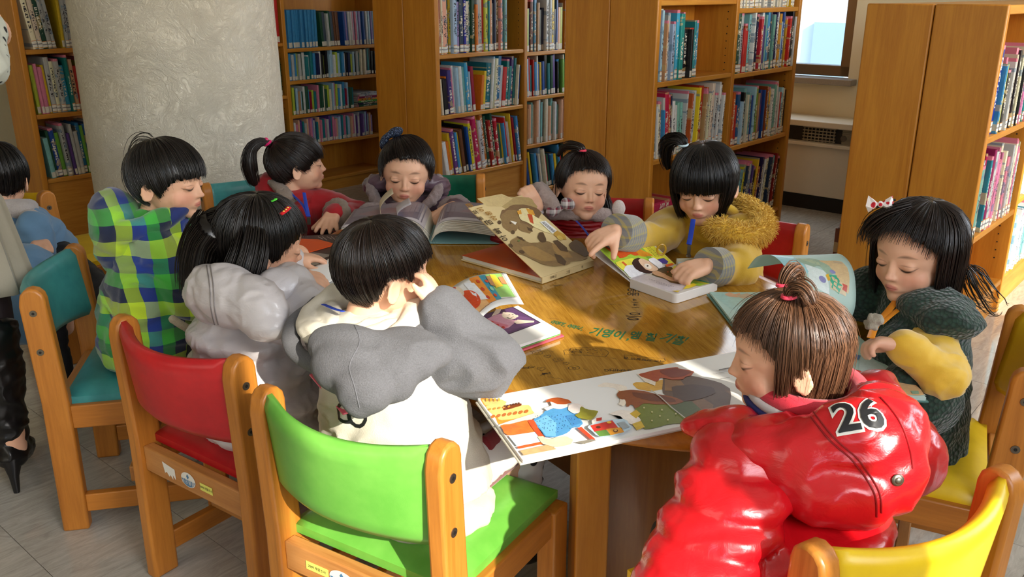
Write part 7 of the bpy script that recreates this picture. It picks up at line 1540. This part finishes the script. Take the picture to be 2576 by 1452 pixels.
GING = plaidmat('bow_check', ([(0, '#8a8584'), (.3, '#e0dad6'), (.55, '#8c2436'), (.8, '#4a4246')], [(0, '#dcd6d2'), (.35, '#7a2434'), (.6, '#5a5256'), (.85, '#d8d0cc')]), 48)
mb = MB(); cb_ = PZ(1410, 524, 2.36)
for s_, q_ in ((-1, V(-.020, -.01, -.004)), (1, V(.020, 0, .012))): mb.ell(cb_ + q_, (.022, .009, .017), Matrix.Rotation(.5 * s_, 3, 'Y'), n=14)
mb.ell(cb_, (.008, .010, .009), n=10); blob('check_bow', mb, GING, .0025, k.root, 1)
strap(k.root, [PZ(1450, 556, 2.36), PZ(1468, 575, 2.34), PZ(1486, 600, 2.33)], .010, M_LAN)
legs(k.root, k.P, k.fwd, plain('trousers_black', '#111318', .7))
hair(k.root, k.HM, H_DK, (.12, .10, .98), [(0, .064), (30, .058), (50, .038), (66, .0), (80, .0), (95, -.01), (180, -.075)], [(0, 1), (94, 1), (95, -.085), (180, -.095)], n=1500, thick=1.035, seed=51, jag=.004, endj=.008, tuck=.1, back=.1, fly=.05)
bundle(k.root, k.HM, H_DK, [(.02, .03, .103), (.03, .02, .115), (.06, -.01, .11), (.075, -.03, .08)], .016, 100, 52, 'topknot', flare=.6)
bundle(k.root, k.HM, H_DK, [(-.070, -.02, -.02), (-.085, -.02, -.06), (-.085, -.01, -.09), (-.095, .0, -.10)], .022, 90, 53, 'side_lock', flare=.6, core=False)
mb = MB(); ring(mb, k.HM @ Vector((.020, .03, .106)), frame(k.HM.to_3x3() @ Vector((0, 1, 0))), .008, .008, .003, 16, 6); build('hair_tie', mb, plain('tie_pink', '#e0405a', .4), k.root, smooth=True)
finish(k)
# ---------------------------------------------------------------- 8 child in the purple jacket
hc = PZ(1022, 432, 2.72)
PURP = shiny('purple_quilt', '#5a4652', .38, .25, .4, 40); FURM = fuzzy('fur_mauve', '#8b7a78', 220, .25, .004)
k = kid('child with glittery navy bow and purple quilted jacket, behind the thick book', hc, (.06, -1), 5, -4, 1.06, (0, -1), (-.30, 2.84, .42), voxel=.0031, hands=[dict(s=-1, w=PZ(1140, 522, 2.62), e=PZ(1165, 565, 2.80), f=(-.55, -.85, -.25), n=(0, -.3, 1), t=1, c=(12, 18, 12), th=(50, 10), hs=1.2), dict(s=1, w=PZ(955, 545, 2.60), e=PZ(905, 575, 2.80), f=(.6, -.6, -.3), n=(0, -.2, 1), t=-1, hs=1.15)])
mb = MB(); torso(mb, k.P - ZX * .02, k.N - ZX * .006, k.fwd, (.150, .152, .150, .135, .085), (.12, .12, .11, .09, .065), 4, .06)
sleeve(mb, k.arms[0], (.046, .052, .050, .040), .80, 3, .08); sleeve(mb, k.arms[1], (.046, .052, .050, .040), .80, 3, .08)
blob('jacket', mb, PURP, .0055, k.root, 2, wrinkle(.004, 22, .001))
mb = MB(); ring(mb, k.N + ZX * .030 - k.fwd * .030, frame((k.fwd + ZX * .55).normalized()), .112, .070, .030); mb.ell(k.N - k.fwd * .08 + ZX * .03, (.115, .05, .05), n=20); blob('hood', mb, PURP, .005, k.root, 2, wrinkle(.004, 30, .001))
for s_ in (-1, 1):
    mb = MB(); mb.chain([k.N + V(s_ * .105, .01, .060), k.N + V(s_ * .105, -.030, .030), k.N + V(s_ * .085, -.060, .004), k.N + V(s_ * .055, -.078, -.016)], [.017, .020, .019, .014], n=14)
    blob('fur_trim', mb, FURM, .0035, k.root, 1, wrinkle(.004, 70, .0015, (1, 1, 1), False))
for a in k.arms:
    mb = MB(); s_, S, Eb, W = a; ring(mb, Eb.lerp(W, .74), frame((W - Eb), up=V(.1, .2, 1)) @ Matrix.Rotation(PI / 2, 3, 'X'), .040, .036, .020)
    blob('fur_cuff', mb, FURM, .004, k.root, 1, wrinkle(.004, 70, .0015, (1, 1, 1), False))
strap(k.root, [k.N + V(-.004, -.085, .0), k.N + V(-.004, -.112, -.05), k.N + V(-.006, -.122, -.11)], .020, M_LAN)
legs(k.root, k.P, k.fwd, plain('trousers_black', '#111318', .7))
hair(k.root, k.HM, H_DK, (.38, -.25, .88), [(0, .062), (30, .060), (48, .040), (62, .012), (78, -.012), (92, .0), (110, -.03), (180, -.07)], None, n=1500, thick=1.03, seed=61, jag=.004, endj=.006, fly=.03)
mbw_ = NT('navy_glitter'); v = mbw_.coord('Object'); gl_ = mbw_.noise(v, 600, 1, .5); mbw_.set(Base_Color=mbw_.ramp(gl_, [(.5, '#0a1226'), (.62, '#1c3a66'), (.72, '#b8c8dc')]), Roughness=.25, Metallic=.4); mbw_.bump(gl_, .8, .003)
mb = MB(); bq = k.HM @ Vector((.055, -.02, .100)); 
mb.ell(bq + V(.022, 0, .010), (.026, .010, .016), Matrix.Rotation(-.35, 3, 'Y'), n=16); mb.ell(bq + V(-.014, 0, -.020), (.014, .010, .026), Matrix.Rotation(.35, 3, 'Y'), n=16); mb.ell(bq, (.011, .012, .011), n=12)
blob('glitter_bow', mb, mbw_.mat, .0028, k.root, 1)
finish(k)
# ---------------------------------------------------------------- 9 child with the ponytail
hc = PZ(745, 415, 2.76)
REDW = fabric('red_wool_coat', '#a8101a', .85, .3, 600, .3, .1); BGE = fuzzy('beige_fleece', '#8f7c6c', 260, .25, .004)
k = kid('child with ponytail and red coat with beige fleece collar, by the column', hc, (.93, .36), -4, -4, .95, (.45, -.89), (-.74, 2.88, .42), voxel=.0031, fat=1.03, hands=[dict(s=-1, w=PZ(838, 538, 2.68), f=(-.05, -.98, -.25), n=(0, -.25, 1), hint=(.8, .3, -.3), t=1, c=(6, 12, 10), sp=12, th=(45, 5), hs=1.15), dict(s=1, w=(-.72, 2.52, .58), f=(.4, -.9, 0), n=(0, 0, 1), hint=(-.8, 0, -.5), hs=1.1)])
mb = MB(); torso(mb, k.P - ZX * .02, k.N - ZX * .008, k.fwd, (.150, .150, .142, .125, .080), (.12, .12, .105, .09, .065))
for a in k.arms: sleeve(mb, a, (.055, .056, .052, .044), .84)
sfit(mb, [(690, 470, 2.80, .06, .06, .05)])
blob('coat', mb, REDW, .0055, k.root, 2, wrinkle(.005, 16, .001))
mb = MB(); a = k.arms[0]; ring(mb, a[2].lerp(a[3], .88), frame((a[3] - a[2]), up=V(.1, .2, 1)) @ Matrix.Rotation(PI / 2, 3, 'X'), .034, .034, .018); blob('fleece_cuff', mb, BGE, .004, k.root, 1, wrinkle(.002, 60, .001))
mb = MB(); C9 = smooth_prof([PZ(660, 452, 2.84), PZ(692, 462, 2.76), PZ(712, 482, 2.70), PZ(730, 505, 2.66)], 14); mb.tube(C9, [(.026, .014)] * 14, 12); mb.ell(C9[0], .020, n=10); blob('fleece_collar', mb, BGE, .004, k.root, 1, wrinkle(.002, 60, .001))
strap(k.root, [PZ(722, 478, 2.70), PZ(745, 498, 2.66), PZ(765, 520, 2.62), PZ(775, 545, 2.60)], .012, M_LAN); strap(k.root, [PZ(765, 485, 2.66), PZ(770, 515, 2.62), PZ(777, 545, 2.60)], .011, M_LAN)
mb = MB(); mb.box(PZ(777, 556, 2.595), (.010, .004, .022)); build('lanyard_clip', mb, M_SCREW, k.root)
legs(k.root, k.P, k.fwd, plain('trousers_black', '#111318', .7))
hair(k.root, k.HM, H_DK, (.15, -.62, .76), [(0, .022), (35, .020), (55, .012), (66, -.012), (80, -.015), (94, -.005), (110, -.03), (180, -.07)], None, n=1500, thick=1.04, seed=71, jag=.003, endj=.006, fly=.03)
bundle(k.root, k.HM, H_DK, [(.010, -.072, .078), (.012, -.100, .090), (.014, -.135, .070), (.016, -.150, .020), (.015, -.145, -.03), (.012, -.14, -.045)], .024, 260, 72, 'ponytail', rprof=[(0, .35), (.2, .6), (.6, 1), (1, .5)], flare=.5)
mb = MB(); ring(mb, k.HM @ Vector((.010, -.080, .083)), frame(k.HM.to_3x3() @ Vector((0, 1, .6))), .011, .011, .004, 16, 6); mb.ell(k.HM @ Vector((.010, -.083, .094)), .008, n=10); build('hair_tie', mb, plain('tie_hot_pink', '#d8206a', .4), k.root, smooth=True)
finish(k)
# ---------------------------------------------------------------- 10 child in the pale blue coat, far left
hc = PZ(-8, 452, 2.70)
BLUE = fabric('pale_blue_cotton', '#5f86a8', .7, .2, 300, .2, .08)
k = kid('dark-haired child in pale blue coat half out of view at the far left', hc, (-.3, .95), 18, 0, 1.1, (.30, -.60), (-1.56, 2.72, .42), voxel=.004, hands=[dict(s=-1, w=(-1.40, 2.50, .50), f=(.5, -.8, 0), n=(0, 0, 1)), dict(s=1, w=(-1.7, 2.5, .5), f=(0, -1, 0), n=(0, 0, 1))])
mb = MB(); torso(mb, k.P - ZX * .07, k.N - ZX * .01, k.fwd, (.16, .155, .145, .125, .085), (.13, .125, .11, .095, .07)); sfit(mb, [(88, 585, 2.60, .055, .05, .065), (60, 700, 2.50, .11, .09, .10), (40, 800, 2.45, .12, .09, .08)])
for a in k.arms: sleeve(mb, a, (.055, .055, .05, .04), .95)
blob('coat', mb, BLUE, .006, k.root, 2, wrinkle(.006, 14, .001))
mb = MB(); sfit(mb, [(45, 525, 2.66, .045, .045, .03), (75, 545, 2.62, .03, .03, .022)]); ring(mb, k.N - k.fwd * .02, frame((k.fwd + ZX * .3).normalized()), .09, .07, .024); blob('hood_lining', mb, fuzzy('fleece_white', '#b5aeab', 200, .2, .003), .005, k.root, 2)
legs(k.root, k.P, V(.66, -.75, 0), plain('trousers_black', '#111318', .7), knee_z=.36, foot=.09, L=.42, shoe=plain('trainer_lime', '#5c7a12', .4, var=.9, scale=30))
hair(k.root, k.HM, H_BLK, (0, -.3, .95), [(0, .015), (60, -.01), (180, -.07)], None, n=600, thick=1.06, seed=81)
finish(k)
# ---------------------------------------------------------------- 11 adult standing at the left edge
ad = thing('person', 'standing adult in dotted cardigan, cream skirt and black high-heeled boots', 'adult', Matrix.Translation((-1.30, 1.95, 0)))
K_ = Kid(); K_.root = ad; ax_, ay_ = -1.345, 1.95; fw = V(-.35, .94, 0).normalized(); la = fw.cross(ZX)
mb = MB(); HMa = headframe(V(ax_ - .03, ay_ - .02, 1.50), (-.4, .9), 10, 0, 1.15); hm_ = head_mb(HMa); mb.add(hm_.v, hm_.f)
mb.chain([V(ax_ - .02, ay_ - .04, 1.43), V(ax_ - .01, ay_ - .02, 1.34)], [.05, .052]); mb.tube([V(ax_, ay_, .78), V(ax_, ay_, 1.0), V(ax_, ay_, 1.2), V(ax_, ay_, 1.33)], [(.15, .11), (.12, .09), (.15, .10), (.08, .06)], 20, up=fw)
for s_ in (-1, 1):
    S = V(ax_, ay_, 1.29) + la * s_ * .15; Eb = S + la * s_ * .03 - ZX * .25 - fw * .02; W = Eb + fw * .18 + ZX * .10; mb.chain([S, Eb, W], [.045, .036, .025]); hand(mb, W, fw - ZX * .2, V(0, 0, 1) + la * s_, -s_, 1.5)
    h_ = V(ax_, ay_, .78) + la * s_ * .07; kn = V(ax_, ay_, .50) + la * s_ * .075 + fw * .02; an = V(ax_, ay_, .10) + la * s_ * .08 - fw * .01; mb.chain([h_, kn, an], [.085, .058, .036])
blob('body', mb, M_SKIN, .007, ad, 3, None, attr=HMa)
DOT = NT('dotted_knit'); v = DOT.coord('Object'); vo = DOT.node('ShaderNodeTexVoronoi'); vo.inputs['Scale'].default_value = 34; vo.inputs['Randomness'].default_value = .4; DOT.link(v, vo.inputs['Vector']); DOT.set(Base_Color=DOT.ramp(vo.outputs['Distance'], [(0, '#15131a'), (.26, '#15131a'), (.30, '#b9bcb0'), (1, '#c3c6ba')]), Roughness=.8)
mb = MB(); mb.tube([V(ax_, ay_, .80), V(ax_, ay_, 1.0), V(ax_, ay_, 1.2), V(ax_, ay_, 1.34)], [(.165, .125), (.135, .105), (.165, .115), (.085, .07)], 24, up=fw)
for s_ in (-1, 1):
    S = V(ax_, ay_, 1.29) + la * s_ * .15; Eb = S + la * s_ * .03 - ZX * .25 - fw * .02; W = Eb + fw * .18 + ZX * .10; limb(mb, [S, S.lerp(Eb, .5), Eb, Eb.lerp(W, .8)], [.058, .052, .046, .034])
blob('cardigan', mb, DOT.mat, .007, ad, 2, wrinkle(.007, 18, .001))
SK_ = fabric('cream_skirt_cotton', '#a39c8c', .85, .15, 200, .2, .05); mb = MB(); vs = []; fs = []; nn_ = 96; lv = 14
for i in range(lv + 1):
    t = i / lv; z = .86 - .33 * t
    for j in range(nn_):
        q = 2 * PI * j / nn_; r_ = .125 + .055 * t ** .8 + (.012 * t) * math.sin(q * 17 + 2 * math.sin(q * 3)) + (.010 * (t > .35)) ; c_ = V(ax_, ay_, z) + la * (r_ * math.cos(q)) + fw * (r_ * .82 * math.sin(q)); vs.append(c_)
for i in range(lv):
    for j in range(nn_): fs.append((i * nn_ + j, i * nn_ + (j + 1) % nn_, (i + 1) * nn_ + (j + 1) % nn_, (i + 1) * nn_ + j))
sk_o = build('skirt', MB().add(vs, fs), SK_, ad, smooth=True); md = sk_o.modifiers.new('t', 'SOLIDIFY'); md.thickness = .002
mb = MB(); TIGHT = plain('tights_brown', '#3b2d31', .5)
for s_ in (-1, 1):
    h_ = V(ax_, ay_, .76) + la * s_ * .07; kn = V(ax_, ay_, .50) + la * s_ * .075 + fw * .02; cf = V(ax_, ay_, .36) + la * s_ * .078; limb(mb, [h_, h_.lerp(kn, .5), kn, cf], [.09, .075, .062, .056])
blob('tights', mb, TIGHT, .006, ad, 2)
BOOT = plain('boot_leather', '#121112', .33)
for s_ in (-1, 1):
    mb = MB(); an = V(ax_, ay_, .12) + la * s_ * .08; cf = V(ax_, ay_, .42) + la * s_ * .078 + fw * .0
    limb(mb, [cf, cf.lerp(an, .35), cf.lerp(an, .7), an], [.066, .062, .050, .043], steps=26); toe = an + fw * .15 - ZX * .085; limb(mb, [an - ZX * .01, an + fw * .05 - ZX * .045, toe], [.043, .037, .022]); mb.ell(an - fw * .02 - ZX * .025, (.036, .042, .04), frame(fw), n=16)
    b_ = blob('boot', mb, BOOT, .005, ad, 2, wrinkle(.005, 20, .001))
    hl = MB(); hl.tube([an - fw * .035 - ZX * .03, an - fw * .048 - ZX * .075, an - fw * .052 - ZX * .1185], [.026, .012, .0075], 12); build('heel', hl, BOOT, b_, smooth=True)
hair(ad, HMa, H_BLK, (0, -.2, .97), [(0, .05), (60, .0), (180, -.07)], [(0, 1), (70, 1), (71, -.15), (180, -.18)], n=300, thick=1.06, seed=91)
K_.root = ad; finish(K_)
# second pair of feet seen under the table: trainers of the child in plaid are part of that child
